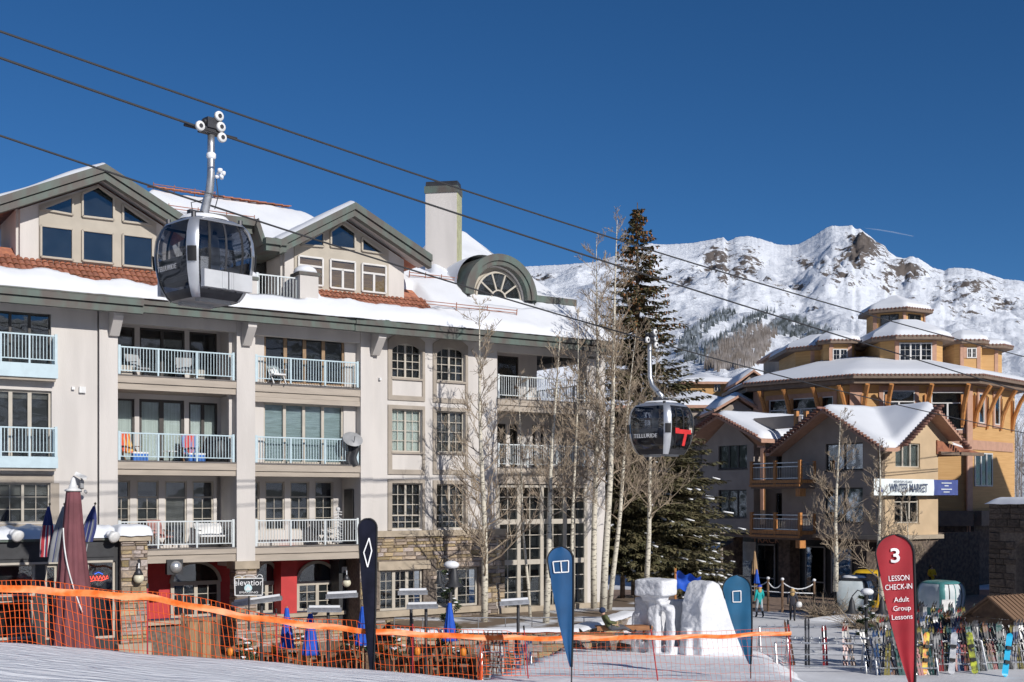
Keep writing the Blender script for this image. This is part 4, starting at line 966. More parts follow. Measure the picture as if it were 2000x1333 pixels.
c = at_ground(1838, 1208); g5 = cabin('display_gondola', (c.x, c.y, .16), math.radians(28), .98, .98, 1.85, rib=TEALP, shell=TEALP, glass=PALEREF, racks=False, pads=False, snow=0, low=.25, accent=TEALP)
box('seat_panel', PALE, g5, -.7, .7, .2, .6, .2, .8)
tag(g5, 'teal framed gondola cabin parked behind the red flag and ski racks', 'gondola', 'display cabins on the plaza')
bank('snow_bank', c.x - 5, c.y - 1.0, 2.6, .9, .28, 0, 2); bank('snow_bank', c.x - 1.5, c.y - 1.4, 1.6, .7, .3, 0, 4)
# ------------------------------------------------------------------ plaza lodge (tan stucco, right)
OCHRE = mat('ochre_boards', (0.50, 0.30, 0.125), 0.75, col2=(0.44, 0.255, 0.10), scale=2, stretch=(.3, .3, 7), bump=0.0)
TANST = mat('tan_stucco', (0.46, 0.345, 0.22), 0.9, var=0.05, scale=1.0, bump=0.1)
GREYST = mat('grey_shaded_stucco', (0.30, 0.255, 0.215), 0.9, var=0.06, scale=1.0, bump=0.1)  # small lodges' grey; on the tan lodge, its shaded faces darkened by colour
CEDAR = mat('orange_cedar', (0.50, 0.225, 0.07), 0.6, col2=(0.34, 0.145, 0.05), scale=4, stretch=(4, 4, .5))
PINKT = mat('clay_trim', (0.40, 0.235, 0.165), 0.75, var=0.06)
DKTRIM = mat('brown_trim', (0.16, 0.115, 0.085), 0.7, var=0.1)
DKSTONE = mat('dark_field_stone', (0.125, 0.095, 0.073), 0.9, col2=(0.06, 0.047, 0.039), scale=4, bump=0.5, bscale=8, rand=.3)
FB = Frame(1722, 70.0)
PB = tag(FB.empty('plaza_lodge'), 'tan stucco lodge with snowy cross gables, cedar balconies and market banner', 'building')
def hf_roof(par, x0, x1, y0, y1, f, th=0.22, st=0.28, inset=0.14, m=None, nm='roof', res=0.3, edge_tiles=False, noise=0.06, fade=0.5):
    nx, ny = max(4, int((x1 - x0) / res)), max(4, int((y1 - y0) / res)); mb = MB()
    g = lambda o: (lambda u, v: (x0 + (x1 - x0) * u, y0 + (y1 - y0) * v, f(x0 + (x1 - x0) * u, y0 + (y1 - y0) * v) - o))
    mb.grid(g(0), nx, ny); mb.grid(g(th), nx, ny)
    for e in range(4):
        def sk(u, v, e=e):
            X, Y = ((x0 + (x1 - x0) * u, y0), (x1, y0 + (y1 - y0) * u), (x0 + (x1 - x0) * u, y1), (x0, y0 + (y1 - y0) * u))[e]
            return (X, Y, f(X, Y) - th * v)
        mb.grid(sk, max(nx, ny), 1)
    r = mb.build(nm, m or PINKT, par)
    mb = MB(); a0, a1, b0, b1 = x0 + inset, x1 - inset, y0 + inset, y1 - inset
    def sn(u, v):
        X, Y = a0 + (a1 - a0) * u, b0 + (b1 - b0) * v; e = min(X - a0, a1 - X, Y - b0, b1 - Y)
        t = st * min(1, max(0, e / fade)) ** .5 + noise * mnoise.noise((X * .7, Y * .7, x0)) * min(1, e * 2)
        return (X, Y, f(X, Y) + max(t, 0.0) - (0.03 if e <= 1e-6 else 0))
    mb.grid(sn, nx + 6, ny + 6); mb.build('roof_snow', SNOWR, par, True)
    return r
DKTILE = mat('brown_clay_tile', (0.17, 0.085, 0.065), 0.8, var=.2, rand=.25)
ETILE = MB().tube([(0, -.02, 0), (0, .45, 0)], .085, 8).mesh('edge_tile', DKTILE, True)
def edge(par, p, q, step=0.27):          # a row of barrel tiles along a roof edge
    p, q = Vector(p), Vector(q); n = int((q - p).length / step); d = (q - p).normalized(); rz = math.atan2(d.y, d.x)
    for i in range(n + 1): inst('edge_tile', ETILE, par, p.lerp(q, i / max(1, n)), (0, 0, rz), (1, 1, 1))
def lface(px, py, s=0.0): return FB.t(px, s), FB.zt(px, py, s)
RS = 5.26
eav = 3.42; rid = 5.55
# corner block
yc = FB.t(1627); y_end = 8.0
BZ = -2.22
lw = []
for px0, px1, py0, py1 in ((1612, 1685, 866, 919), (1610, 1685, 953, 1022)):
    ya, yb = FB.t(px1), FB.t(px0); pm = (px0 + px1) / 2; lw.append((ya, yb, FB.zt(pm, py1), FB.zt(pm, py0)))
rw_ = []
for px0, px1, py0, py1 in ((1749, 1797, 866, 913), (1747, 1795, 966, 1022)):
    pm = (px0 + px1) / 2; rw_.append((FB.s(px0), FB.s(px1), FB.z(pm, py1), FB.z(pm, py0)))
mb = MB(); fmt_holes(mb, 0.0, RS, BZ, eav, 0, 0.3, rw_); mb.box(RS - .3, RS, .31, y_end, BZ, eav); mb.build('wall', TANST, PB)
for h in rw_: window(PB, *h, 0.1, CREAMF, sash=3, cols=1, rows=1, fw=.07, sill=True, transom=.35 if h[2] < 0 else 0, inside=CURT if h[2] > 0 else None, cover=1, back=.2)
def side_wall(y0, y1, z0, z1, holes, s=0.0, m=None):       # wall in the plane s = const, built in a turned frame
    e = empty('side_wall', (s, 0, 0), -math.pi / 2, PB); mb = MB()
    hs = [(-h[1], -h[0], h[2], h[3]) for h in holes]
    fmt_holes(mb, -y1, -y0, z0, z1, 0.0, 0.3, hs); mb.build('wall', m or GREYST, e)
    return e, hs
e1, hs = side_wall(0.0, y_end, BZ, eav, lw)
for h in hs: window(e1, *h, 0.1, BROWNF, sash=2, cols=1, rows=1, fw=.08, sill=True, back=.2)
def gable_wall(par, c, half, base, apex, y, m, k=.3):
    MB().prism([(c - half, base), (c + half, base), (c, apex - k)], y, y + .25).build('gable_wall', m, par)
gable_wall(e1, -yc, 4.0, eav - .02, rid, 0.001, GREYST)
sc_ = FB.s(1803); gable_wall(PB, sc_, 3.0, eav - .02, rid, 0.001, TANST)
k1 = (rid - eav + .35) / 4.3; k2 = (rid - eav + .35) / 3.4
def cross(s, y): return max(rid - k1 * abs(y - yc), rid - k2 * abs(s - sc_), eav - .45)
roofB = hf_roof(PB, -1.0, RS + 1.0, -1.0, y_end + .5, cross, st=.35)
ss = -1.0
for sgn in (-1, 1): edge(roofB, (-1.0, yc, rid + .02), (-1.0, yc + sgn * 4.4, cross(-1.0, yc + sgn * 4.4) + .02))
for sgn in (-1, 1): edge(roofB, (sc_, -1.0, rid + .02), (sc_ + sgn * 3.3, -1.0, cross(sc_ + sgn * 3.3, -1.0) + .02))
for z0 in (BZ,): box('string_course', LEDGE, PB, -.25, RS + .25, -.25, 0.0, z0 - .25, z0); box('string_course', LEDGE, PB, -.25, -.003, 0.001, y_end, z0 - .25, z0)
box('window_hood', LEDGE, PB, FB.s(1762), FB.s(1786), -.12, -.003, FB.z(1775, 856), FB.z(1775, 843))
# gutter over the corner, side wing towards the ochre tower
MB().prism([(RS - .2, 3.6), (RS + 4.2, 2.9), (RS + 4.2, 2.75), (RS - .2, 2.75)], -.1, 3.2).build('side_roof', TILE, PB)
MB().prism([(RS + .1, 3.85), (RS + 2.6, 3.35), (RS + 2.9, 3.12), (RS + .1, 3.6)], 0.2, 3.2).build('roof_snow', SNOWR, PB)
box('gutter', DKTRIM, PB, RS - .1, RS + 4.2, -.3, -.102, 2.7, 2.9)
# recess with the two balconies
yl0, yl1 = y_end, FB.t(1470, .2)
e2, hs = side_wall(yl0, yl1 + .2, BZ - .2, eav + .5, [(FB.t(1577, 1.6), FB.t(1515, 1.6), -2.0, .35), (FB.t(1577, 1.6), FB.t(1515, 1.6), 1.2, 3.1)], s=1.6)
for h in hs: window(e2, *h, 0.1, BROWNF, sash=2, cols=1, rows=1, fw=.1, back=.2)
ba, bb = FB.t(1563, -1.3), FB.t(1469, -1.3)
for ry, fy in ((905, 938), (1006, 1037)):
    zt = FB.zt(1517, ry, -1.3); zf = FB.zt(1517, fy, -1.3)
    b = empty('cedar_balcony', (0, 0, 0), 0, PB)
    box('deck', CEDAR, b, -1.45, 1.6, ba - .1, bb + .1, zf - .2, zf); box('deck_fascia', DKTRIM, b, -1.4, 1.5, ba - .02, bb + .02, zf - .55, zf - .201); box('deck_trim', CEDAR, b, -1.5, -1.402, ba - .1, bb + .1, zf - .42, zf - .28)
    box('corner_bracket', CEDAR, b, -1.42, -.9, ba - .08, ba + .28, zf - 1.05, zf - .551)
    for y in (ba, (ba + bb) / 2, bb):
        MB().box(-1.42, -1.22, y - .1, y + .1, zf - .3, zt + .16).build('post', CEDAR, b)
    MB().box(-.1, .08, ba - .1, ba + .08, zf - .02, zt + .1).build('post', CEDAR, b)
    for za in (zt, zt - .25, zf + .1): MB().box(-1.35, -1.29, ba, bb, za - .03, za + .03).box(-1.3, 0, ba - .02, ba + .04, za - .03, za + .03).build('rail', STEEL, b)
    bm_ = MB().box(-.014, .014, -.014, .014, zf + .1 - zf, zt - .25 - zf).mesh('baluster', CREAMF)
    n_ = int((bb - ba) / .14)
    for i in range(1, n_): inst('baluster', bm_, b, (-1.32, ba + (bb - ba) * i / n_, zf))
    for i in range(1, 9): inst('baluster', bm_, b, (-1.3 + 1.25 * i / 9, ba + .01, zf))
# left gable block
yg = FB.t(1418, .0); hw = 2.95
lw2 = []
for px0, px1, py0, py1 in ((1403, 1459, 866, 916), (1403, 1458, 957, 1011)): lw2.append((FB.t(px1), FB.t(px0), FB.zt(1430, py1), FB.zt(1430, py0)))
y0_, y1_ = FB.t(1472), FB.t(1372)
e3, hs = side_wall(y0_, y1_, BZ - .1, eav + .25, lw2)
for h in hs: window(e3, *h, 0.1, BROWNF, sash=3, cols=1, rows=1, fw=.08, sill=True, transom=.0, back=.2)
rid2 = FB.zt(1418, 812); eav2 = FB.zt(1500, 866)
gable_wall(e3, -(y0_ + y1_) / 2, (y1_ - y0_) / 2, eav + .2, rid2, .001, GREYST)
ymid = (y0_ + y1_) / 2; k3 = (rid2 - eav2) / (ymid - FB.t(1500, -.9))
def lg(s, y): return max(rid2 - abs(k3) * abs(y - ymid), eav2 - .6)
rf = hf_roof(PB, -1.0, 8, ymid - 4.2, ymid + 3.6, lg, st=.35)
for sgn in (-1, 1): edge(rf, (-1.0, ymid, rid2 + .02), (-1.0, ymid + sgn * 3.6, lg(0, ymid + sgn * 3.6) + .02))
side_wall(y0_ - .001 - 0, y0_ + .3, BZ, eav, [], s=.31)
# roof terrace rail between the gables
for px in (1555, 1574, 1594):
    yy, zz = FB.t(px, .6), FB.zt(px, 805, .6); MB().box(.5, .75, yy - .12, yy + .12, zz - 1.3, zz + .05).build('terrace_post', CEDAR, PB)
ya, yb = FB.t(1596, .6), FB.t(1553, .6); zz = FB.zt(1575, 812, .6)
for dz in (0, -.9): box('terrace_rail', STEEL, PB, .58, .66, ya, yb, zz + dz - .04, zz + dz)
for i in range(1, 14): box('baluster', STEEL, PB, .6, .64, ya + (yb - ya) * i / 14 - .015, ya + (yb - ya) * i / 14 + .015, zz - .9, zz - .04)
box('terrace_parapet', GREYST, PB, .8, 1.2, yb, FB.t(1474, .9), zz - .7, zz + .1)
# dark shop floor under the upper storeys
box('shop_wall', BLACKP, PB, 2.2, 2.5, .5, y1_, -EYE, BZ); box('shop_wall', DKSTONE, PB, 2.51, RS + 7, 2.0, 2.3, -EYE, BZ)
box('shop_ceiling', DKTRIM, PB, .0, RS, .0, y1_, BZ - .4, BZ - .26)
for y in (1.2, 7.4, 12.6): box('shop_pier', DKSTONE, PB, .1, 1.0, y, y + 1.0, -EYE, BZ - .4)
e4 = empty('shop_front', (2.1, 0, 0), -math.pi / 2, PB)
for i in range(6):
    x = -14.5 + i * 2.2; mb = MB(); mb.box(x, x + .09, -.06, .0, -EYE + .3, BZ - .9); mb.box(x + 1.6, x + 1.69, -.06, .0, -EYE + .3, BZ - .9); mb.box(x, x + 1.69, -.06, .0, BZ - 1.0, BZ - .9); mb.box(x, x + 1.69, -.06, 0, -EYE + .9, -EYE + .98); f = mb.build('shop_window', GREYP, e4)
    box('pane', GLASS, f, x + .09, x + 1.6, -.03, -.024, -EYE + .3, BZ - 1.0)
text('shop_sign', 'TRACKS', .62, PINKT, e4, (-10.9, -.4, BZ - .62), (math.pi / 2, 0, 0), .02, 1.3)
box('shop_sign_board', WHITEP, e4, -13.2, -12.0, -.5, -.44, -4.3, -3.0)
for (y, w) in ((12.2, 3.2),):
    MB().add([(-.2, y, -2.9), (-.2, y + w, -2.9), (-1.9, y + w, -3.6), (-1.9, y, -3.6), (-1.9, y + w, -3.85), (-1.9, y, -3.85)], [(0, 1, 2, 3), (3, 2, 4, 5)]).build('awning', BLACKP, PB)
    MB().grid(lambda u, v: (-.9 - 1.0 * u, y + .1 + (w - .6) * v, -3.12 - .42 * u + .1 * math.sin(math.pi * u)), 6, 8).build('awning_snow', SNOW, PB, True)
# market banner on its ropes
bx0, bx1 = FB.s(1707, -.5), FB.s(1824, -.5); bz0, bz1 = FB.z(1765, 968, -.5), FB.z(1765, 936, -.5)
bn = tag(FB.empty('market_banner'), 'white and blue WINTER MARKET banner stretched across the tan lodge corner', 'banner')
BANW = mat('banner_cloth', (.66, .72, .76), .7, var=.04); BANB = mat('banner_blue', (.06, .085, .25), .7, var=.1)
MB().grid(lambda u, v: (bx0 + (bx1 - bx0) * u, -.5 + .03 * math.sin(u * 17) * (1 - abs(2 * v - 1)), bz0 + (bz1 - bz0) * v), 24, 4).build('white_cloth', BANW, bn, True)
bx2 = FB.s(1871, -.5)
MB().grid(lambda u, v: (bx1 + .005 + (bx2 - bx1) * u, -.5 + .03 * math.sin(u * 9) * (1 - abs(2 * v - 1)), bz0 + .02 + (bz1 - bz0 - .04) * v), 14, 4).build('blue_cloth', BANB, bn, True)
INK = mat('banner_ink', (.07, .09, .14), .8)
text('lettering', 'WINTER MARKET', .72, INK, bn, ((bx0 + bx1) / 2 + .33, -.56, (bz0 + bz1) / 2 - .07), sx=.62, ext=.003, bold=.008)
text('lettering', 'MOUNTAIN VILLAGE', .2, INK, bn, ((bx0 + bx1) / 2 - .2, -.56, bz1 - .17), sx=.9, ext=.003)
mb = MB(); mb.prism([(bx0 + .35, bz0 + .2), (bx0 + .75, bz0 + .2), (bx0 + .55, bz0 + .62)], -.545, -.54); mb.build('emblem', BANB, bn)
for i, w in enumerate((.75, .3, .8, .45)): box('small_print', BANW, bn, (bx1 + bx2) / 2 - w / 2 * 1.3, (bx1 + bx2) / 2 + w / 2 * 1.3, -.545, -.54, bz1 - .24 - i * .17 - (.04 if i > 1 else 0), bz1 - .19 - i * .17 - (.04 if i > 1 else 0))
mb = MB()
for z in (bz0, bz1): mb.tube([(bx0, -.5, z), (bx0 - .4, -.25, z), (.02, -.02, z)], .012, 4); mb.tube([(bx2, -.5, z), (bx2 + 1, 1.5, z)], .012, 4)
mb.build('rope', BLACK, bn)
# ------------------------------------------------------------------ ochre tower lodge behind
TC = (29.3, 96.2)
TW = tag(empty('tower_lodge', (TC[0], TC[1], EYE)), 'ochre timber lodge with tiered snowy octagonal roofs and a cupola', 'building')
def octo(ap, rot=22.5, n=8, c=(0, 0), sy=1.0):
    R_ = ap / math.cos(math.pi / n); return [(c[0] + R_ * math.cos(math.radians(rot) + 2 * math.pi * i / n), c[1] + sy * R_ * math.sin(math.radians(rot) + 2 * math.pi * i / n)) for i in range(n)]
def cone_roof(par, poly, poly2, z0, z1, th=.28, snow=.32, c=None):
    n = len(poly); mb = MB()
    vs = [(x, y, z0) for x, y in poly] + [(x, y, z1) for x, y in poly2] + [(x, y, z0 - th) for x, y in poly]
    fs = [(i, (i + 1) % n, n + (i + 1) % n, n + i) for i in range(n)] + [(2 * n + i, 2 * n + (i + 1) % n, (i + 1) % n, i) for i in range(n)] + [tuple(range(n, 2 * n)), tuple(range(3 * n - 1, 2 * n - 1, -1))]
    mb.add(vs, fs); mb.build('roof', DKTRIM, par)
    cx = sum(p[0] for p in poly) / n; cy = sum(p[1] for p in poly) / n; mb = MB()
    def loop(u, v):
        t = u * n; i = int(t) % n; f = t - int(t); a0, a1 = poly[i], poly[(i + 1) % n]; b0, b1 = poly2[i], poly2[(i + 1) % n]
        X = (a0[0] + (a1[0] - a0[0]) * f) * (1 - v) + (b0[0] + (b1[0] - b0[0]) * f) * v; Y = (a0[1] + (a1[1] - a0[1]) * f) * (1 - v) + (b0[1] + (b1[1] - b0[1]) * f) * v
        X = cx + (X - cx) * (1 - .012); Y = cy + (Y - cy) * (1 - .012)
        t_ = snow * min(1, v * 9) ** .5 + .05 * mnoise.noise((X * .6, Y * .6, z0)) * min(1, v * 6)
        return (X, Y, z0 + (z1 - z0) * v + (t_ if v > 0 else -.02))
    mb.grid(loop, n * 8, 14); b = len(mb.v)
    mb.add([(x, y, z1 + snow * .9) for x, y in poly2], [tuple(range(n))]); mb.build('roof_snow', SNOWR, par, True)
    for i in range(n):
        p, q = Vector((*poly[i], z0 - .02)), Vector((*poly[(i + 1) % n], z0 - .02)); d = (q - p)
        if d.normalized().cross(Vector((0, 0, 1))).y < -0.15: edge(par, p, q, .30)
ev = octo(11.35); wv = octo(10.0)
zE = 8.95; box_b = -4.5
MB().slab(wv, box_b, zE - .3).build('wall', OCHRE, TW)
cone_roof(TW, ev, octo(4.5), zE, 10.75)
MB().slab(octo(11.0), zE - .62, zE - .30).build('gutter', DKTRIM, TW)
def facet(poly, i, a):
    p, q = Vector((*poly[i], 0)), Vector((*poly[(i + 1) % len(poly)], 0)); d = (q - p); L_ = d.length; d.normalize()
    e = empty('facade', (p.x, p.y, 0), math.atan2(d.y, d.x), a); return e, L_
# facets 4 (left), 5 (front), 6 (right) face the plaza
for fi in (4, 5, 6):
    e, L_ = facet(wv, fi, TW)
    mb = MB(); mb.box(-.45, .45, -.10, -.0, box_b, zE - .35); mb.build('corner_board', PINKT, e)
    box('belt_board', PINKT, e, .46, L_ - .46, -.08, 0, 3.6, 4.3)
    if fi == 5:
        wins = [(2.0, 4.3, 5.3, 7.9), (5.5, 7.9, 5.0, 7.8)]
    elif fi == 4: wins = [(1.0, 6.5, 4.4, 7.6)]
    else: wins = [(1.6, 2.5, 5.6, 7.8), (4.4, 5.3, 5.6, 7.8)]
    for a, b, c, d in wins:
        mb = MB(); mb.box(a - .3, a, -.1, -.001, c - .25, d + .35); mb.box(b, b + .3, -.1, -.001, c - .25, d + .35); mb.box(a, b, -.1, -.001, d, d + .35); mb.box(a, b, -.1, -.001, c - .25, c); mb.build('window_casing', PINKT, e)
        window(e, a, b, c, d, -.09, WHITEF, sash=1 if b - a < 1.2 else (2 if b - a < 3 else 4), cols=1, rows=1, transom=.7 if b - a > 1 else 0, fw=.08, back=.06)
    for x in ([.5, L_ * .27, L_ * .62, L_ - .5] if fi == 5 else [L_ * .1, L_ * .36, L_ * .66, L_ * .92]):
        mb = MB(); mb.tube([(x, -.08, 5.4), (x, -.25, 6.3), (x, -.7, 7.4), (x, -1.25, 8.25)], .17, 6); mb.box(x - .13, x + .13, -.16, -.002, 5.2, 7.6); mb.build('bracket', CEDAR, e)
    if fi == 6:
        window(e, .9, 4.0, .9, 3.4, -.09, WHITEF, sash=3, cols=1, rows=1, fw=.09, inside=CURT, cover=1, back=.09)
    box('stone_base', DKSTONE, e, .1, L_ - .1, -.35, -.001, -9, -1.6); box('entry_beam', DKTRIM, e, .1, L_, -.9, -.351, -2.0, -.9)
# upper tiers
def tier(px0, px1, D_, ye, yb, over, roof_h, wins, depth=6.0, top=.35, label='tier'):
    x0, x1 = (px0 - 1000) / FPX * D_ - TC[0], (px1 - 1000) / FPX * D_ - TC[0]; y0 = D_ - TC[1]; ze = (HOR - ye) / FPX * D_; zb = (HOR - yb) / FPX * D_
    t = empty('roof_tier', (0, 0, 0), 0, TW); ch_ = min(1.2, (x1 - x0) * .2)
    pw = [(x0, y0 + ch_), (x0 + ch_, y0), (x1 - ch_, y0), (x1, y0 + ch_), (x1, y0 + depth), (x0, y0 + depth)]
    MB().slab(pw, zb - 1.5, ze).build('wall', OCHRE, t)
    o = over; pe = [(x0 - o, y0 + ch_ - o * .4), (x0 + ch_ - o * .4, y0 - o), (x1 - ch_ + o * .4, y0 - o), (x1 + o, y0 + ch_ - o * .4), (x1 + o, y0 + depth + o), (x0 - o, y0 + depth + o)]
    cx, cy = (x0 + x1) / 2, y0 + depth / 2
    cone_roof(t, pe, [(cx + (x - cx) * top, cy + (y - cy) * top) for x, y in pe], ze + .28, ze + .28 + roof_h)
    for a, b, c, d, n_, m_ in wins:
        xa, xb = (a - 1000) / FPX * D_ - TC[0], (b - 1000) / FPX * D_ - TC[0]; za, zb_ = (HOR - d) / FPX * D_, (HOR - c) / FPX * D_
        mb = MB(); w_ = .28; mb.box(xa - w_, xa, y0 - .06, y0 - .001, za, zb_ + .1); mb.build('window_casing', PINKT, t); MB().box(xb, xb + w_, y0 - .06, y0 - .001, za, zb_ + .1).build('window_casing', PINKT, t)
        window(t, xa, xb, za, zb_, y0 - .08, WHITEF, sash=n_, cols=2, rows=3 if n_ > 2 else 2, fw=.08, back=.05)
    for x in (x0 + ch_, x1 - ch_): MB().box(x - .14, x + .14, y0 - .05, y0 + .1, zb - 1.4, ze - .02).build('corner_board', PINKT, t)
    return t
tier(1727, 1850, 90.0, 665, 708, .75, 1.25, [(1756, 1820, 670, 709, 3, 0)])
tier(1560, 1695, 95.0, 685, 715, .8, 1.0, [(1626, 1655, 682, 705, 2, 0)], depth=7)
tier(1612, 1672, 93.3, 672, 710, .5, .6, [(1626, 1655, 682, 705, 2, 0)], depth=3)
tier(1868, 1965, 95.5, 682, 712, .8, .8, [(1888, 1907, 684, 700, 2, 0)], depth=7)
tier(1868, 1922, 93.6, 672, 706, .5, .6, [(1888, 1907, 680, 700, 2, 0)], depth=3)
D_ = 97.0; cu = empty('cupola', ((1748 - 1000) / FPX * D_ - TC[0], D_ - TC[1], 0), 0, TW)
zc0 = (HOR - 655) / FPX * D_; zc1 = (HOR - 618) / FPX * D_
MB().slab(octo(2.0, 30, 6), zc0 - 1.5, zc1).build('wall', OCHRE, cu); cone_roof(cu, octo(2.6, 30, 6), octo(.25, 30, 6), zc1 + .28, zc1 + 1.35)
for fi in (3, 4, 5):
    e, L_ = facet(octo(2.0, 30, 6), fi, cu); window(e, .45, L_ - .45, zc0 + .1, zc1 - .15, -.07, BROWNF, sash=2, cols=1, rows=1, fw=.07, back=.05)
    MB().box(-.15, .15, -.05, .05, zc0 - 1, zc1 - .02).build('corner_board', PINKT, e)
# ------------------------------------------------------------------ small roofs to the left of the tower
def lodge(name, label, px0, px1, D_, ye, yr, depth, wins, wallm, ridge_along=True, yb=820):
    x0, x1 = (px0 - 1000) / FPX * D_, (px1 - 1000) / FPX * D_; ze, zr_, zb = [(HOR - q) / FPX * D_ for q in (ye, yr, yb)]
    g = tag(empty(name, ((x0 + x1) / 2, D_, EYE)), label, 'building'); hw_ = (x1 - x0) / 2
    MB().box(-hw_ + .6, hw_ - .6, .6, depth - .6, -EYE, ze).build('wall', wallm, g)
    if ridge_along: f = lambda x, y: ze + (zr_ - ze) * max(0, 1 - abs(y - depth / 2) / (depth / 2)) * min(1, (hw_ - abs(x)) / (depth * .45) + .05)
    else:
        f = lambda x, y: zr_ - (zr_ - ze) * abs(x) / hw_
        MB().prism([(-hw_ + .6, ze - .1), (hw_ - .6, ze - .1), (0, zr_ - .35)], .55, .8).build('gable_wall', wallm, g)
    hf_roof(g, -hw_, hw_, 0, depth, f, res=.5, st=.4)
    for a, b, c, d in wins:
        xa, xb = (a - 1000) / FPX * D_ - (x0 + x1) / 2, (b - 1000) / FPX * D_ - (x0 + x1) / 2
        window(g, xa, xb, (HOR - d) / FPX * D_, (HOR - c) / FPX * D_, .5 if ridge_along else .45, CREAMF, sash=2, cols=1, rows=1, back=.08)
    return g
lodge('small_lodge', 'small ochre lodge with flat snowy roof peeping out right of the spruce', 1325, 1450, 118, 746, 722, 9, [(1397, 1409, 750, 764)], OCHRE)
lodge('small_lodge', 'brown gabled lodge with snowy roof left of the ochre tower', 1437, 1508, 112, 748, 722, 12, [(1455, 1478, 745, 760)], GREYST, False)
lodge('small_lodge', 'low building with broad snow covered roof beside the spruce tip branches', 1200, 1500, 100, 792, 760, 12, [], GREYST)
lodge('small_lodge', 'dark gabled roof with snow just above the left lodge gable', 1395, 1490, 92, 800, 772, 9, [], GREYST, False)
lodge('small_lodge', 'flat topped building end with snow left behind the tower roofs', 1520, 1575, 112, 683, 672, 10, [], GREYST)
# ------------------------------------------------------------------ lodge beyond the right edge; it shades the far corner of the plaza
nb = tag(empty('neighbour_lodge', (50, 50, 0)), 'tall tan lodge standing beyond the right edge of the plaza', 'building')
MB().box(-4.5, 6, -19, 21, 0, 17.6).build('wall', TANST, nb)
MB().prism([(-5.5, 17.6), (7, 17.6), (.75, 20.4)], -20, 22).build('roof', DKTRIM, nb); MB().prism([(-5.4, 17.65), (.75, 20.45), (6.9, 17.65), (.75, 20.8)], -19.9, 21.9).build('roof_snow', SNOWR, nb)
for i in range(7):
    for k in range(5): box('window', BROWNF, nb, -4.56, -4.501, -16.5 + i * 5.2, -14.5 + i * 5.2, 1.5 + k * 3.2, 3.4 + k * 3.2)
# ------------------------------------------------------------------ stone gateway at the right edge
FG = Frame(2075, 54.0)
GW = tag(FG.empty('stone_gateway'), 'dark rubble stone gateway with a round arch and snow on top', 'gateway')
y1g = FG.t(1932); ztop = FG.zt(1960, 985); a0, a1 = FG.t(2050), FG.t(1984); zsp = FG.zt(1990, 1075)
e = empty('gate_wall', (0, 0, 0), -math.pi / 2, GW); n_ = 14
mb = MB(); mb.box(-y1g, -a1, 0, 1.2, -EYE - .5, ztop); mb.box(-a0, 3.5, 0, 1.2, -EYE - .5, ztop)
cxa, ra = -(a0 + a1) / 2, (a1 - a0) / 2
pl = [(cxa - ra * math.cos(math.pi * i / n_), zsp + ra * .8 * math.sin(math.pi * i / n_)) for i in range(n_ + 1)]
for i in range(n_): mb.prism([pl[i], pl[i + 1], (pl[i + 1][0], ztop), (pl[i][0], ztop)], 0, 1.2)
mb.build('masonry_core', MORTAR, e)
_dks = []
for me in _stone:
    c_ = me.copy(); c_.materials.clear(); c_.materials.append(DKSTONE); _dks.append(c_)
_sv = _stone; _stone = _dks
stones(e, -y1g, 2.6, -5.2, ztop, -.002, 21, hmin=.22, hmax=.42, wmin=.3, wmax=.75, depth=.1, holes=[(-a1, -a0, -9, zsp + ra * .72)])
_stone = _sv
mb = MB(); mb.grid(lambda u, v: (-y1g - .15 + (y1g + 3.8) * u, -.2 + 1.6 * v, ztop + .34 * (1 - (2 * v - 1) ** 4) * min(1, u * 14) ** .5 + .02 * mnoise.noise((u * 12, v * 3, 0))), 40, 10); mb.build('cap_snow', SNOW, e, True)
box('coping', DKSTONE, e, -y1g - .1, 3.6, -.1, 1.3, ztop, ztop + .06)
# ------------------------------------------------------------------ wooded ski hill behind the viewer, seen mirrored in the windows
def back_hill(u, v):
    az = math.radians(-35 + 250 * u) + math.pi * 0.97; d = 90 + 900 * v
    h = d * math.tan(math.radians(15.5)) * smooth(0, .55, v) * (0.8 + .3 * mnoise.noise((u * 5, 1, 2))) + 7 * mnoise.noise((u * 14, v * 7, 5))
    return (d * math.cos(az), d * math.sin(az), h - 1 if v > .05 else -0.5)
tag(MB().grid(back_hill, 90, 34).build('ski_hill', mat('wooded_snow', (.62, .65, .70), .9, col2=(.05, .065, .06), scale=.02, lo=.47, hi=.53, detail=8), None, True), kind='structure')
# hillside with bare aspens at the far right
def hs_z(X, Y): return smooth(120, 230, Y + (X - 66) * .4) * 15
tag(MB().grid(lambda u, v: (58 + 110 * u, 120 + 140 * v, hs_z(58 + 110 * u, 120 + 140 * v)), 20, 20).build('hillside', SNOW, None, True), kind='structure')
r = random.Random(11); mb = MB()
for i in range(900):
    X, Y = r.uniform(63, 120), r.uniform(128, 200); z = hs_z(X, Y); h = r.uniform(6, 11); w = r.uniform(.05, .11)
    mb.tube([(X, Y, z - .3), (X + r.uniform(-.2, .2), Y, z + h * .5), (X + r.uniform(-.4, .4), Y, z + h)], [w, w * .7, .02], 3, cap=False)
    for k in range(5): t = r.uniform(.3, .95); a = r.uniform(0, 6.28); l = h * .16; mb.tube([(X, Y, z + h * t), (X + l * math.cos(a), Y + l * math.sin(a), z + h * t + l * 1.3)], [.03, .01], 3, cap=False)
tag(mb.build('aspen_wood', BARE), 'bare grey aspen wood on the snowy hillside at the right edge', 'wood', kind='stuff')
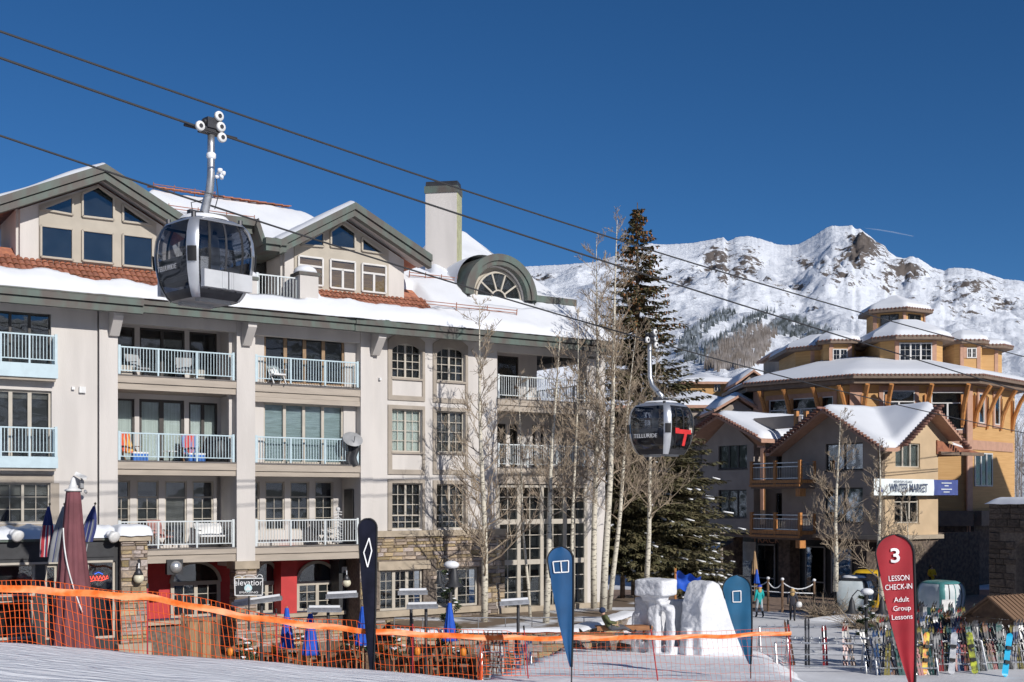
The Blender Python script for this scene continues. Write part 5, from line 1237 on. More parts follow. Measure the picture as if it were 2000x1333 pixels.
# vapour trail high over the ridge
m = bpy.data.materials.new('vapour'); m.use_nodes = True; n_ = m.node_tree; tr_ = n_.nodes.new('ShaderNodeBsdfTransparent'); mx_ = n_.nodes.new('ShaderNodeMixShader'); mx_.inputs[0].default_value = .09
n_.nodes['Principled BSDF'].inputs['Base Color'].default_value = (.9, .9, .92, 1); n_.links.new(tr_.outputs[0], mx_.inputs[1]); n_.links.new(n_.nodes['Principled BSDF'].outputs[0], mx_.inputs[2]); n_.links.new(mx_.outputs[0], n_.nodes['Material Output'].inputs[0])
mb = MB(); mb.tube([W(1690, 446, 9000), W(1715, 449, 9000), W(1745, 454, 9000), W(1784, 462, 9000)], [1.5, 4.5, 5, 3.5], 8)
tag(mb.build('vapour_trail', m, None, True), kind='stuff', label='faint white vapour trail in the sky right of the summit', cat='vapour trail')
# ------------------------------------------------------------------ trees
BARK = mat('aspen_bark', (0.53, 0.49, 0.40), 0.85, col2=(0.13, 0.115, 0.095), scale=5, lo=.52, hi=.66, stretch=(1, 1, 3.0), bump=.2)
TWIG = mat('aspen_twigs', (0.33, 0.265, 0.19), 0.9, col2=(0.20, 0.155, 0.115), scale=2)
def aspen(px, by, D, tpx, tpy, label, seed, spread=1.0, dens=1.0, start=.3, rb=.13, z0=None):
    r = random.Random(seed); b = W(px, by, D); t = W(tpx, tpy, D + r.uniform(-.6, .6)); H = (t - b).length
    g = tag(empty('aspen_tree', b), label, 'tree', 'bare aspen trees'); tr = MB(); cr = MB(); n = 9; pts = []; rs = []
    for i in range(n + 1):
        f = i / n; p = (t - b) * f + Vector((math.sin(f * 5 + seed) * .12, math.cos(f * 4 + seed) * .12, 0)) * min(1, f * 3) * (1 - f * .5)
        if i == 0: p = Vector((0, 0, -.25))
        pts.append(p); rs.append(max(.012, rb * (1 - f) ** .8))
    tr.tube(pts, rs, 8); tr.build('trunk', BARK, g, True)
    def at(f):
        k = min(n - 1, int(f * n)); return pts[k].lerp(pts[k + 1], f * n - k)
    def limb(p, d, L_, rad, lev):
        k = 4 if lev == 0 else 3; q = [p]; dd = d.copy()
        for i in range(k):
            dd = (dd + Vector((r.uniform(-.2, .2), r.uniform(-.2, .2), r.uniform(-.02, .22)))).normalized(); q.append(q[-1] + dd * (L_ / k))
        cr.tube(q, [max(.0085, rad * (1 - .8 * i / k)) for i in range(k + 1)], 4 if lev == 0 else 3, cap=False)
        if lev < 2:
            m = int((8 if lev == 0 else 5) * (.6 + L_ / (H * .28)))
            for i in range(m):
                f = r.uniform(.2, 1); k2 = min(k - 1, int(f * k)); o = q[k2].lerp(q[k2 + 1], f * k - k2)
                ax = Vector((r.gauss(0, 1), r.gauss(0, 1), r.gauss(.25, .7))).normalized(); nd = (dd * .9 + ax * .8).normalized()
                limb(o, nd, L_ * r.uniform(.3, .5), rad * .45, lev + 1)
    m = int(40 * dens)
    for i in range(m):
        f = start + (1 - start) * (i + r.random()) / m; a = r.uniform(0, 6.283); el = r.uniform(.35, .95)
        L_ = H * .24 * spread * (1.12 - f) * r.uniform(.6, 1.25) + .25
        limb(at(min(.985, f)), Vector((math.cos(a), math.sin(a), el)).normalized(), L_, rb * .30 * (1.1 - f), 0)
    cr.build('crown', TWIG, g)
    return g
aspen(946, 1212, 48.5, 938, 588, 'bare aspen with pale trunk left of the glazed hall', 1, .8, 1.2, .12, .15)
aspen(1066, 1214, 48.0, 1092, 660, 'leaning bare aspen in front of the tall hall windows', 2, .8, .9, .35, .14)
aspen(1036, 1200, 50.5, 1008, 735, 'thin bare aspen beside the stone pier of the hall', 3, .7, .7, .4, .07)
aspen(1118, 1192, 52.0, 1128, 600, 'slim bare aspen before the right end of the apartment building', 4, .75, .9, .3, .09)
aspen(1160, 1178, 53.0, 1166, 470, 'yellowish trunked tall aspen, leftmost of the clump by the bench', 5, .8, 1.2, .3, .15)
aspen(1178, 1184, 51.5, 1208, 430, 'tallest white trunked aspen of the clump by the bench', 6, .8, 1.3, .3, .17)
aspen(1190, 1180, 52.5, 1245, 640, 'forked aspen stem leaning right in the clump by the bench', 7, .9, 1.2, .3, .12)
aspen(1262, 1140, 57.0, 1282, 690, 'single slender aspen in front of the big spruce trunk', 8, .9, 1.2, .25, .14)
aspen(1632, 1146, 61.0, 1640, 805, 'bare aspen before the shaded wall of the tan lodge', 9, .9, .95, .1, .14)
aspen(1722, 1166, 60.0, 1716, 862, 'bare aspen before the sunlit corner of the tan lodge', 10, .85, .8, .1, .14)
aspen(1775, 1150, 63.0, 1768, 960, 'small bare sapling right of the lodge corner', 12, .9, .6, .15, .05)
NEED = mat('spruce_needles', (0.075, 0.075, 0.034), 0.85, col2=(0.15, 0.125, 0.065), scale=1.3, lo=.35, hi=.65)
CONE = mat('spruce_cones', (0.24, 0.11, 0.045), 0.8, var=.3)
BARK2 = mat('spruce_bark', (0.11, 0.08, 0.06), 0.95, var=.3, scale=6, bump=.5)
def spruce(px, by, D, ty, label, seed, rmax=4.0, snowy=.35, zmin=.1, coney=True, name='spruce_tree', twig=1.0, group='snowy conifers'):
    r = random.Random(seed); b = W(px, by, D); H = (by - ty) / FPX * D
    g = tag(empty(name, b), label, 'tree', group); mb = MB(); mb.tube([(0, 0, -.3), (0, 0, H * .5), (0, 0, H)], [H * .017, H * .01, .02], 9); mb.build('trunk', BARK2, g, True)
    nd = MB(); sn = MB(); cn = MB(); br = MB(); z = H * zmin
    while z < H * .985:
        f = z / H; L0 = rmax * (1 - f) ** .92 * (1 if f > .2 else .75 + f) + .12
        for k in range(r.randint(5, 7)):
            a = r.uniform(0, 6.283); L_ = L0 * r.uniform(.6, 1.12); dr = r.uniform(.10, .34) * (1 - f * .7); ca, sa = math.cos(a), math.sin(a); steps = max(3, int(L_ / .26))
            prev = None
            for i in range(1, steps + 1):
                t = i / steps; x = L_ * t; zz = z - dr * x + .10 * L_ * t * t * (1.6 if f > .5 else 1.0)
                p = Vector((ca * x, sa * x, zz))
                if prev is not None and L_ > .8: br.tube([prev, p], [.02 * (1.2 - t), .018 * (1.1 - t)], 3, cap=False)
                prev = p
                w = (.26 + .42 * L_ * .28) * (1.2 - t * .7) * twig
                for sd in (-1, 1, 0):
                    m = 2 if sd else 1
                    for q in range(m):
                        ln = w * r.uniform(.7, 1.3); ang = a + sd * r.uniform(.5, 1.2); dz = r.uniform(-.55, -.02)
                        d = Vector((math.cos(ang), math.sin(ang), dz)).normalized(); s_ = d.cross(Vector((r.uniform(-.4, .4), r.uniform(-.4, .4), 1))).normalized() * (.065 + .04 * r.random())
                        o = p + Vector((r.uniform(-.06, .06), r.uniform(-.06, .06), r.uniform(-.05, .05)))
                        k0 = len(nd.v); m1 = o + d * ln * .55
                        nd.v += [tuple(o), tuple(m1 + s_), tuple(o + d * ln), tuple(m1 - s_)]; nd.f.append((k0, k0 + 1, k0 + 2, k0 + 3)); nd.m.append(0)
                        # a hanging twig
                        if r.random() < .55:
                            e = m1 + Vector((r.uniform(-.08, .08), r.uniform(-.08, .08), -r.uniform(.1, .3) * (1 - .5 * f))); s2 = Vector((-sa, ca, 0)) * .035; k0 = len(nd.v)
                            nd.v += [tuple(m1 + s2), tuple(m1 - s2), tuple(e)]; nd.f.append((k0, k0 + 1, k0 + 2)); nd.m.append(0)
                if snowy and f < .55 and t > .45 and r.random() < snowy * (1 - f * 1.5) : sn.bar(p + Vector((-ca, -sa, dr)) * r.uniform(.1, .35) + Vector((0, 0, .05)), p + Vector((ca, sa, -dr)) * r.uniform(.05, .3) + Vector((0, 0, .04)), r.uniform(.10, .2), .07)
                if coney and f > .66 and r.random() < .5:
                    for q in range(2): c_ = p + Vector((r.uniform(-.15, .15), r.uniform(-.15, .15), -.1)); cn.ball(c_, .045, 5, 0, (1, 1, 2.0))
        z += H * .0088 + .03
    nd.build('crown', NEED, g)
    if br.v: br.build('branches', BARK2, g)
    if sn.v: tag(sn.build('crown_snow', SNOW, g, True), kind='stuff')
    if cn.v: tag(cn.build('cones', CONE, g), kind='stuff')
    return g
spruce(1245, 1168, 62.0, 396, 'tall spruce with brown cones near its tip, between the two lodges', 5, 6.2, .10, .11)
spruce(1216, 1166, 60.0, 850, 'smaller spruce standing close left of the tall one', 6, 2.8, .1, .16, False)
spruce(1330, 1160, 66.0, 830, 'snow laden spruce right behind the snow sculpture', 8, 3.3, .26, .04, False)
# ------------------------------------------------------------------ raised bed in front of the hall
bedp = [at_ground(775, 1262), at_ground(1120, 1255), at_ground(1235, 1232)]
BEDZ = 1.30
p0, p1_, p2_ = W(770, 1222, 44.5), W(1130, 1228, 45.2), W(1240, 1200, 52.0)
poly = [(p0.x, p0.y), (p1_.x, p1_.y), (p2_.x, p2_.y), (p2_.x + 1, p2_.y + 10), (FA.world(GE, .5).x + 1.5, FA.world(GE, .5).y + 6), (FA.world(GE, -.1).x, FA.world(GE, -.1).y), (FA.world(P2b, -.2).x, FA.world(P2b, -.2).y)]
bed = tag(empty('raised_bed', (0, 0, 0)), 'low sandstone planter wall with snow along the hall windows', 'planter')
MB().slab(poly, -.1, BEDZ).build('wall', MORTAR, bed)
for i, (a, b) in enumerate(zip(poly[:2], poly[1:3])):
    a, b = Vector((*a, 0)), Vector((*b, 0)); d = b - a; L_ = d.length; e = empty('wall_face', (a.x, a.y, 0), math.atan2(d.y, d.x), bed)
    stones(e, 0, L_, .3, BEDZ - .02, -.002, 40 + i, hmin=.16, hmax=.3, wmin=.35, wmax=.8, depth=.08)
    MB().grid(lambda u, v: (L_ * u, -.18 + .9 * v, BEDZ + .13 * math.sqrt(max(0, 1 - (2 * v - 1) ** 4)) + .03 * mnoise.noise((u * 14, v * 2, i))), 40, 8).build('coping_snow', SNOW, e, True)
mb = MB(); cxp = sum(p[0] for p in poly) / 7; cyp = sum(p[1] for p in poly) / 7
mb.add([(x, y, BEDZ + .02) for x, y in poly], [tuple(range(7))]); mb.build('bed_soil', mat('leaf_litter', (.15, .11, .075), .95, col2=(.55, .56, .58), scale=.5, lo=.5, hi=.62), bed)
bank('snow_bank', 5.2, 51.5, 1.7, 1.2, .55, .7, 7); bank('snow_bank', 6.0, 49.5, 1.5, 1.0, .6, .4, 9)
# handrail on the bed
mb = MB(); q0, q1 = W(770, 1208, 44.4), W(1190, 1206, 47.5)
mb.tube([q0, q1], .022, 5)
for i in range(9): p = q0.lerp(q1, i / 8); mb.tube([p, (p.x, p.y, BEDZ)], .018, 4)
tag(mb.build('handrail', STEEL), 'thin steel handrail along the snowy planter wall', 'handrail')
# ------------------------------------------------------------------ snow slope furniture: net fence
ORANGE = mat('orange_net', (0.72, 0.115, 0.02), 0.6, var=.08); TAPE = mat('orange_tape', (0.80, 0.13, 0.015), 0.45, col2=(.86, .22, .06), scale=6)
fpx = [-140, 0, 100, 200, 288, 400, 480, 600, 700, 810, 900, 1032, 1150, 1285, 1400, 1545]
ty = [1140, 1148, 1154, 1161, 1166, 1188, 1204, 1220, 1231, 1238, 1243, 1247, 1246, 1245, 1243, 1236]
D_of = lambda x: 22.0 + 6.2 * max(0, x + 140) / 1685
fence = tag(empty('net_fence', W(0, 1250, D_of(0))), 'orange plastic net fence with tape band along the snow slope edge', 'fence'); FO = Vector(fence.location)
def fpt(x, y): return W(x, y, D_of(x)) - FO
def tape_y(x): return float(np.interp(x, fpx, ty))
def top_y(x): return tape_y(x) - (13 if x < 1000 else 10) - 5 * math.sin(x * .02) * (x < 700)
def gy(x):
    D = D_of(x); X = (x - 1000) / FPX * D; return HOR + (EYE - ground(X, D) - .02) / D * FPX
xs = np.arange(-140, 1546, 9.5)
mb = MB()
for k in range(2):
    pass
mb.grid(lambda u, v: tuple(fpt(-140 + 1685 * u, tape_y(-140 + 1685 * u) - (7 - .002 * (1685 * u)) + (15 - .0045 * 1685 * u) * v + 1.2 * math.sin(u * 90)) + Vector((0, .02 * math.sin(u * 60 + v * 3) - .03, 0))), 260, 3); mb.build('tape_band', TAPE, fence, True)
net = MB(); nrow = 12
for i, x in enumerate(xs):
    t0, b0 = top_y(x), gy(x) - 3; x2 = x + (b0 - t0) * .10
    pts_ = [fpt(x + (x2 - x) * k / 6 + 1.2 * math.sin(k * 1.7 + i), t0 + (b0 - t0) * k / 6) for k in range(7)]
    net.tube(pts_, .0075 if x < 1020 else .003, 3, cap=False)
for rrow in range(nrow + 1):
    f = rrow / nrow; q = [fpt(x, top_y(x) + (gy(x) - 3 - top_y(x)) * f + 1.3 * math.sin(x * .05 + rrow * 2) * (0 < f < 1)) for x in xs if x < 1020 or rrow in (0, nrow) or rrow % 2 == 0]
    k = len([x for x in xs if x < 1020]); net.tube(q[:k], .008 if f in (0, 1) else .0065, 3, cap=False); net.tube(q[k - 1:], .005 if f in (0, 1) else .003, 3, cap=False)
tag(net.build('net', ORANGE, fence), kind='stuff')
FPOST = mat('fence_post', (.35, .03, .04), .5)
for x, l in ((-136, 0), (288, 0), (545, .1), (806, 0), (1032, .15), (1285, .25), (1545, .1)):
    D = D_of(x); b = W(x, gy(x) + 5, D) - FO; t = W(x - 14 * l * 4, top_y(x) - 6, D) - FO; mb = MB(); mb.tube([b, t], .016, 6); o = mb.build('post', FPOST, fence); mb = MB(); mb.tube([t, t + (t - b).normalized() * .1], .022, 6); mb.build('post_cap', BLACK, o)
# ------------------------------------------------------------------ feather flags
def flag(px, D, top_py, wpx, m, label, marks, lean=0.0, yaw=0.0, name='feather_flag', base_px=None):
    X = (px - 1000) / FPX * D; zg = ground(X, D); zt = EYE + (HOR - top_py) / FPX * D; H = zt - zg; wd = wpx / FPX * D
    g = tag(empty(name, (X, D, zg), yaw), label, 'flag', 'feather flags'); h0 = H * .14
    hc = 1 - min(.24, wd * .52 / (H - h0))
    def lr(h):
        if h >= hc:
            q = math.sqrt(max(0, 1 - ((h - hc) / (1 - hc)) ** 2)); return -wd * (.5 + .5 * q), -wd * (.5 - .5 * q)
        f = h / hc; return -wd * (.06 + .94 * f ** .92) - wd * .05 * math.sin(math.pi * f), wd * .03 * math.sin(math.pi * f)
    def xr(h): return lean * H * h + lr(h)[1]
    def pt(u, h):
        l_, r_ = lr(h); x = lean * H * h + r_ + (l_ - r_) * u
        return (x, .035 * math.sin(u * 5 + h * 6 + px) * (u * (1.1 - u)) * 2 * wd / .6, h0 + (H - h0) * h)
    MB().grid(lambda u, v: pt(u, 1 - (1 - v) ** 1.6), 14, 44).build('cloth', m, g, True)
    sl = MB(); sl.tube([(xr(1 - (1 - h / 30) ** 1.8) + .008, 0, h0 + (H - h0) * (1 - (1 - h / 30) ** 1.8)) for h in range(31)], [.022] * 30 + [.012], 6)
    sl.tube([(pt(1, h)[0], pt(1, h)[1], pt(1, h)[2]) for h in (.74, .8, .84, .88, .91, .94, .965, .985, .996, 1.0)], .014, 5); sl.build('sleeve', BLACK, g, True)
    MB().tube([(0, 0, -.3), (xr(.05), 0, h0 + .2)], .016, 6).build('pole', DKSTEEL, g)
    marks(g, lambda u, h: Vector(pt(u, h)) + Vector((0, -.03, 0)), wd, H - h0, h0)
    return g
NAVY = mat('black_flag_cloth', (.008, .009, .018), .9, var=.2, spec=.15); BLUEF = mat('blue_flag_cloth', (.006, .058, .155), .6, var=.12, scale=1.5); BLUEF2 = mat('teal_blue_flag_cloth', (.007, .08, .165), .6, var=.12, scale=1.5); REDF = mat('red_flag_cloth', (.27, .011, .019), .6, var=.12, scale=1.5)
WHT = mat('white_print', (.72, .76, .80), .6)
def outline(g, P, pts, r=.011):
    b = MB()
    for a, c in zip(pts, pts[1:]): b.bar(P(*a), P(*c), r * 2, .006, up=(0, 1, 0))
    return b.build('emblem', WHT, g)
flag(728, 25.0, 1013, 36, NAVY, 'narrow black feather flag with a white diamond outline', lambda g, P, w, h, z: outline(g, P, [(.62, .83), (.38, .895), (.22, .83), (.5, .72), (.62, .83)][:5] if False else [(.75, .80), (.42, .885), (.28, .81), (.55, .715), (.75, .80)], .012), .02, .25)
flag(1116, 24.2, 1068, 50, BLUEF, 'blue feather flag with two joined white squares', lambda g, P, w, h, z: (outline(g, P, [(.80, .785), (.80, .875), (.18, .885), (.20, .79), (.80, .785)]), outline(g, P, [(.49, .788), (.49, .88)])), .012, .1)
flag(1466, 30.0, 1124, 56, BLUEF2, 'short blue feather flag with a single white rectangle', lambda g, P, w, h, z: outline(g, P, [(.72, .70), (.66, .82), (.36, .825), (.40, .70), (.72, .70)]), .005, .0)
def red_marks(g, P, w, h, z):
    for body, u, hh, size, sx in (('3', .50, .865, .34, 1.15), ('LESSON', .46, .725, .13, .80), ('CHECK-IN', .50, .67, .13, .78), ('Adult', .46, .59, .12, .95), ('Group', .48, .535, .12, .95), ('Lessons', .52, .48, .12, .95)):
        p = P(u, hh); o = text('lettering', body, size, WHT, g, p + Vector((0, -.01, 0)), (math.pi / 2, -.06, 0), .002, sx, bold=.006 if size > .13 else 0)
flag(1786, 20.0, 1045, 74, REDF, 'red feather flag reading 3 LESSON CHECK-IN Adult Group Lessons', red_marks, -.006, .0)
# ------------------------------------------------------------------ snow sculpture
def sculpture():
    D = 44.0; k = D / FPX; parts = []
    def L(px, py): return ((px - 1350) * k, EYE + (HOR - py) * k)
    bm_ = MB()
    def rbox(px0, px1, py0, py1, y0, y1, rz=0.0, tilt=0.0):
        (x0, z1), (x1, z0) = L(px0, py0), L(px1, py1); c = Vector(((x0 + x1) / 2, (y0 + y1) / 2, (z0 + z1) / 2)); b0 = len(bm_.v)
        bm_.box(-(x1 - x0) / 2, (x1 - x0) / 2, -(y1 - y0) / 2, (y1 - y0) / 2, -(z1 - z0) / 2, (z1 - z0) / 2)
        M_ = Matrix.Translation(c) @ Matrix.Rotation(rz, 4, 'Z') @ Matrix.Rotation(tilt, 4, 'Y')
        for i in range(b0, len(bm_.v)): bm_.v[i] = tuple(M_ @ Vector(bm_.v[i]))
    a = math.radians(50)
    rbox(1254, 1308, 1131, 1163, -.6, .62, a); rbox(1268, 1290, 1158, 1292, -.22, .22, a); rbox(1262, 1300, 1160, 1174, -.36, .36, a); rbox(1250, 1272, 1168, 1205, .15, .8, a); rbox(1246, 1270, 1200, 1292, .1, .9, a)
    rbox(1302, 1312, 1186, 1292, -.45, -.12, a); rbox(1288, 1313, 1180, 1192, -.45, -.05, a)
    rbox(1285, 1350, 1176, 1292, .65, 1.1, 0.25); rbox(1262, 1300, 1274, 1296, -.8, .1, .4); rbox(1300, 1330, 1262, 1294, -.3, .5, .5)
    def fin(pts, y0, y1, rz, cx):                 # a rounded slab standing on edge
        P_ = [L(*q) for q in pts]; b0 = len(bm_.v); bm_.prism([(x - cx, z) for x, z in P_], y0, y1)
        M_ = Matrix.Translation(Vector((cx, 0, 0))) @ Matrix.Rotation(rz, 4, 'Z')
        for i in range(b0, len(bm_.v)): bm_.v[i] = tuple(M_ @ Vector(bm_.v[i]))
    fin([(1336, 1292), (1334, 1210), (1342, 1165), (1356, 1140), (1372, 1133), (1392, 1140), (1402, 1160), (1404, 1292)][::-1], -.55, .45, .72, L(1370, 1200)[0])
    fin([(1385, 1292), (1385, 1142), (1398, 1146), (1412, 1165), (1422, 1185), (1438, 1210), (1450, 1240), (1458, 1292)][::-1], -.15, .8, .5, L(1410, 1200)[0])
    rbox(1330, 1350, 1225, 1292, -.6, -.1, .4)
    me = bm_.mesh('tmp', SNOW); o = bpy.data.objects.new('tmp', me); COL.objects.link(o)
    m = o.modifiers.new('r', 'REMESH'); m.mode = 'VOXEL'; m.voxel_size = .055
    s = o.modifiers.new('s', 'SMOOTH'); s.factor = .5; s.iterations = 6
    dg = bpy.context.evaluated_depsgraph_get(); me2 = bpy.data.meshes.new_from_object(o.evaluated_get(dg)); bpy.data.objects.remove(o)
    me2.polygons.foreach_set('use_smooth', [True] * len(me2.polygons))
    me2.materials.clear(); me2.materials.append(mat('carved_snow', (.69, .70, .725), .85, var=.05, scale=1.6, bump=.7, bscale=7, bdist=.07, spec=.2))
    for v in me2.vertices: v.co += Vector((1, 1, .6)) * (.05 * mnoise.noise(v.co * 1.7) + .022 * mnoise.noise(v.co * 5.3))
    return inst('snow_sculpture', me2, None, (350 * k, D, 0))
bank('snow_bank', 6.9, 43.8, 3.0, 1.9, .42, .25, 21)
tag(sculpture(), 'carved snow sculpture of a blocky head and a tall rounded fin', 'sculpture')
# ------------------------------------------------------------------ people
SKIN = mat('skin', (.45, .27, .19), .6); HAIRB = mat('blond_hair', (.42, .28, .12), .7)
def person(label, loc, rz, jacket, legs, pose='walk', h=1.7, hat=None, hair=None, extra=None, boots=None):
    k = h / 1.72
    J = {'pel': (0, 0, .93), 'sp': (0, .0, 1.15), 'ch': (0, .01, 1.36), 'nk': (0, .02, 1.5), 'hd': (0, .03, 1.60), 'ht': (0, .03, 1.67),
         'sl': (.17, 0, 1.42), 'sr': (-.17, 0, 1.42), 'el': (.24, .06, 1.16), 'er': (-.24, .0, 1.16), 'wl': (.25, -.06, .93), 'wr': (-.25, -.14, .96), 'hl': (.25, -.10, .85), 'hr': (-.25, -.2, .9),
         'pl': (.1, 0, .9), 'pr': (-.1, 0, .9), 'kl': (.11, -.1, .5), 'kr': (-.11, .06, .5), 'al': (.11, -.08, .08), 'ar': (-.11, .28, .12), 'tl': (.12, -.26, .03), 'tr': (-.12, .14, .03)}
    if pose == 'sit':
        J.update({'pel': (0, 0, .50), 'sp': (0, .12, .68), 'ch': (0, .24, .88), 'nk': (0, .3, 1.01), 'hd': (0, .3, 1.11), 'ht': (0, .3, 1.18), 'sl': (.18, .24, .93), 'sr': (-.18, .24, .93), 'el': (.24, .08, .72), 'er': (-.24, .08, .72), 'wl': (.12, -.14, .70), 'wr': (-.12, -.14, .70), 'hl': (.05, -.22, .70), 'hr': (-.05, -.22, .70),
                  'pl': (.1, -.02, .49), 'pr': (-.1, -.02, .49), 'kl': (.12, -.45, .56), 'kr': (-.12, -.47, .53), 'al': (.11, -.84, .34), 'ar': (-.11, -.86, .32), 'tl': (.12, -.92, .46), 'tr': (-.12, -.94, .44)})
    if pose == 'stand': J.update({'kl': (.11, -.02, .5), 'kr': (-.11, -.02, .5), 'al': (.11, .02, .08), 'ar': (-.11, .02, .1), 'tl': (.12, -.16, .03), 'tr': (-.12, -.16, .03), 'wl': (.15, -.25, 1.1), 'wr': (-.15, -.25, 1.1), 'hl': (.07, -.3, 1.14), 'hr': (-.07, -.3, 1.14), 'el': (.27, -.02, 1.15), 'er': (-.27, -.02, 1.15)})
    R_ = {'pel': .155, 'sp': .15, 'ch': .165, 'nk': .06, 'hd': .095, 'ht': .075, 'sl': .085, 'sr': .085, 'el': .062, 'er': .062, 'wl': .045, 'wr': .045, 'hl': .042, 'hr': .042, 'pl': .10, 'pr': .10, 'kl': .072, 'kr': .072, 'al': .05, 'ar': .05, 'tl': .045, 'tr': .045}
    E = [('pel', 'sp'), ('sp', 'ch'), ('ch', 'nk'), ('nk', 'hd'), ('hd', 'ht'), ('ch', 'sl'), ('ch', 'sr'), ('sl', 'el'), ('sr', 'er'), ('el', 'wl'), ('er', 'wr'), ('wl', 'hl'), ('wr', 'hr'), ('pel', 'pl'), ('pel', 'pr'), ('pl', 'kl'), ('pr', 'kr'), ('kl', 'al'), ('kr', 'ar'), ('al', 'tl'), ('ar', 'tr')]
    names = list(J); me = bpy.data.meshes.new('tmp'); me.from_pydata([tuple(c * k for c in J[n_]) for n_ in names], [(names.index(a), names.index(b)) for a, b in E], [])
    o = bpy.data.objects.new('tmp', me); COL.objects.link(o); o.modifiers.new('skin', 'SKIN'); o.modifiers.new('sub', 'SUBSURF').levels = 2
    for i, n_ in enumerate(names): me.skin_vertices[0].data[i].radius = (R_[n_] * k, R_[n_] * k * (.8 if n_ in ('pel', 'sp', 'ch') else 1))
    me.skin_vertices[0].data[0].use_root = True
    dg = bpy.context.evaluated_depsgraph_get(); m2 = bpy.data.meshes.new_from_object(o.evaluated_get(dg)); bpy.data.objects.remove(o)
    m2.materials.clear()
    for mm in (jacket, legs, SKIN, boots or BLACK): m2.materials.append(mm)
    zone = {'hd': 2, 'ht': 2, 'nk': 2, 'hl': 2, 'hr': 2, 'pl': 1, 'pr': 1, 'kl': 1, 'kr': 1, 'al': 3, 'ar': 3, 'tl': 3, 'tr': 3}
    JV = [Vector(J[n_]) * k for n_ in names]
    for f in m2.polygons:
        c = f.center; best = min(range(len(names)), key=lambda i: (JV[i] - c).length - R_[names[i]] * k * .6); f.material_index = zone.get(names[best], 0); f.use_smooth = True
    g = tag(empty('person', loc, rz), label, 'person'); inst('body', m2, g)
    hd = Vector(J['hd']) * k
    if hat: MB().ball(hd + Vector((0, .02, .05)), .125 * k, 12, 0, (1, 1.05, .95)).build('hat', hat, g, True)
    if hair: MB().ball(hd + Vector((0, .035, .03)), .118 * k, 12, 0, (1, 1, 1.05)).ball(hd + Vector((0, .07, -.13)), .1 * k, 10, 0, (1.15, .7, 1.5)).build('hair', hair, g, True)
    return g
JK_DARK = mat('dark_jacket', (.035, .035, .045), .8); JEANS = mat('black_jeans', (.02, .02, .025), .8); TEALJ = mat('teal_jacket', (.01, .30, .30), .7); GREYL = mat('grey_leggings', (.30, .33, .36), .8); OLIVE = mat('olive_jacket', (.075, .085, .035), .85); YELJ = mat('yellow_jacket', (.60, .35, .01), .7); REDJ = mat('red_jacket', (.45, .03, .03), .7); NAVYB = mat('navy_beanie', (.02, .035, .08), .9)
p = at_ground(1548, 1213); w_ = person('person in dark coat with fur hood and blond hair walking across the plaza', p, math.pi - .3, JK_DARK, JEANS, 'walk', 1.68, None, HAIRB)
MB().lathe([(.10, -.03), (.17, 0), (.19, .05), (.13, .08)], 12, (0, .04, 1.50)).build('fur_hood', mat('fur', (.28, .20, .12), .95, bump=.6), w_, True)
bg_ = tag(empty('handbag', p + Vector((.30, -.12, .72)), .4), 'pale shoulder bag held by the person in the dark coat', 'bag'); MB().lathe([(.04, 0), (.15, .03), (.17, .18), (.12, .28), (.03, .30)], 10).build('bag_body', WHITEP, bg_, True); MB().tube([(-.08, 0, .27), (-.12, .1, .6), (-.18, .12, .78)], .012, 4).build('strap', BLACK, bg_)
p = at_ground(1483, 1206); person('person in teal jacket and blue hat walking beside the short blue flag', p, math.pi + .2, TEALJ, GREYL, 'walk', 1.72, mat('blue_hat', (.02, .06, .45), .8), HAIRB)
pm = W(1193, 1236, 43.5); person('person in olive jacket and navy beanie reclining on the wooden bench', (pm.x, pm.y, pm.z - .33), math.radians(100), OLIVE, mat('grey_trousers', (.07, .07, .08), .8), 'sit', 1.72, NAVYB)
p = at_ground(1868, 1190); person('person in bright yellow jacket behind the teal gondola cabin', (p.x, p.y + 4, .55), .3, YELJ, JEANS, 'stand', 1.75, None, mat('dark_hair', (.03, .02, .015), .7))
# benches
def bench(label, px, py, D, Ln, rz, legs=True):
    b = W(px, py, D); g = tag(empty('wooden_bench', b, rz), label, 'bench', 'wooden benches')
    for i in range(3): MB().box(-Ln / 2, Ln / 2, -.22 + i * .155, -.08 + i * .155, -.05, 0).build('plank', WOOD, g)
    MB().box(-Ln / 2, Ln / 2, -.235, -.221, -.17, -.003).build('apron', WOOD, g)
    if legs:
        for sx in (-1, 1):
            for sy in (-.17, .17): MB().box(sx * Ln * .38 - .03, sx * Ln * .38 + .03, sy - .03, sy + .03, -.62, -.051).build('leg', BLACKP, g)
        MB().box(-Ln * .38, Ln * .38, -.2, -.17, -.32, -.27).build('stretcher', BLACKP, g)
    return g
bench('orange brown bench with black legs in front of the reclining person', 1146, 1238, 42.5, 1.9, .05)
bench('orange brown bench seat under the reclining person', 1218, 1222, 43.9, 2.1, .12)
# ------------------------------------------------------------------ bar front at the left edge
YB = -4.5
BF = tag(FA.empty('bar_front'), 'black painted bar front with snow on its parapet and a stone corner pier', 'building')
def b_(px, py): return FA.sz(px, py, YB)
x0, x1 = S(-200, YB), S(238, YB); zt = b_(120, 1054)[1]; zl = b_(120, 1100)[1]; zb = -EYE
wins = [(S(-60, YB), S(70, YB), b_(30, 1166)[1], b_(30, 1102)[1]), (S(-60, YB), S(66, YB), b_(30, 1250)[1], b_(30, 1172)[1]), (S(88, YB), S(112, YB), b_(100, 1250)[1], b_(100, 1104)[1]), (S(170, YB), S(226, YB), b_(198, 1248)[1], b_(198, 1096)[1])]
mb = MB(); fmt_holes(mb, x0, x1, zb, zl, YB, YB + .25, wins); mb.box(x0, x1, YB + .001, -.3, zl + .001, zt - .05); mb.box(x1 - .2, x1, YB + .26, -.3, zb, zl); mb.build('wall', BLACKP, BF)
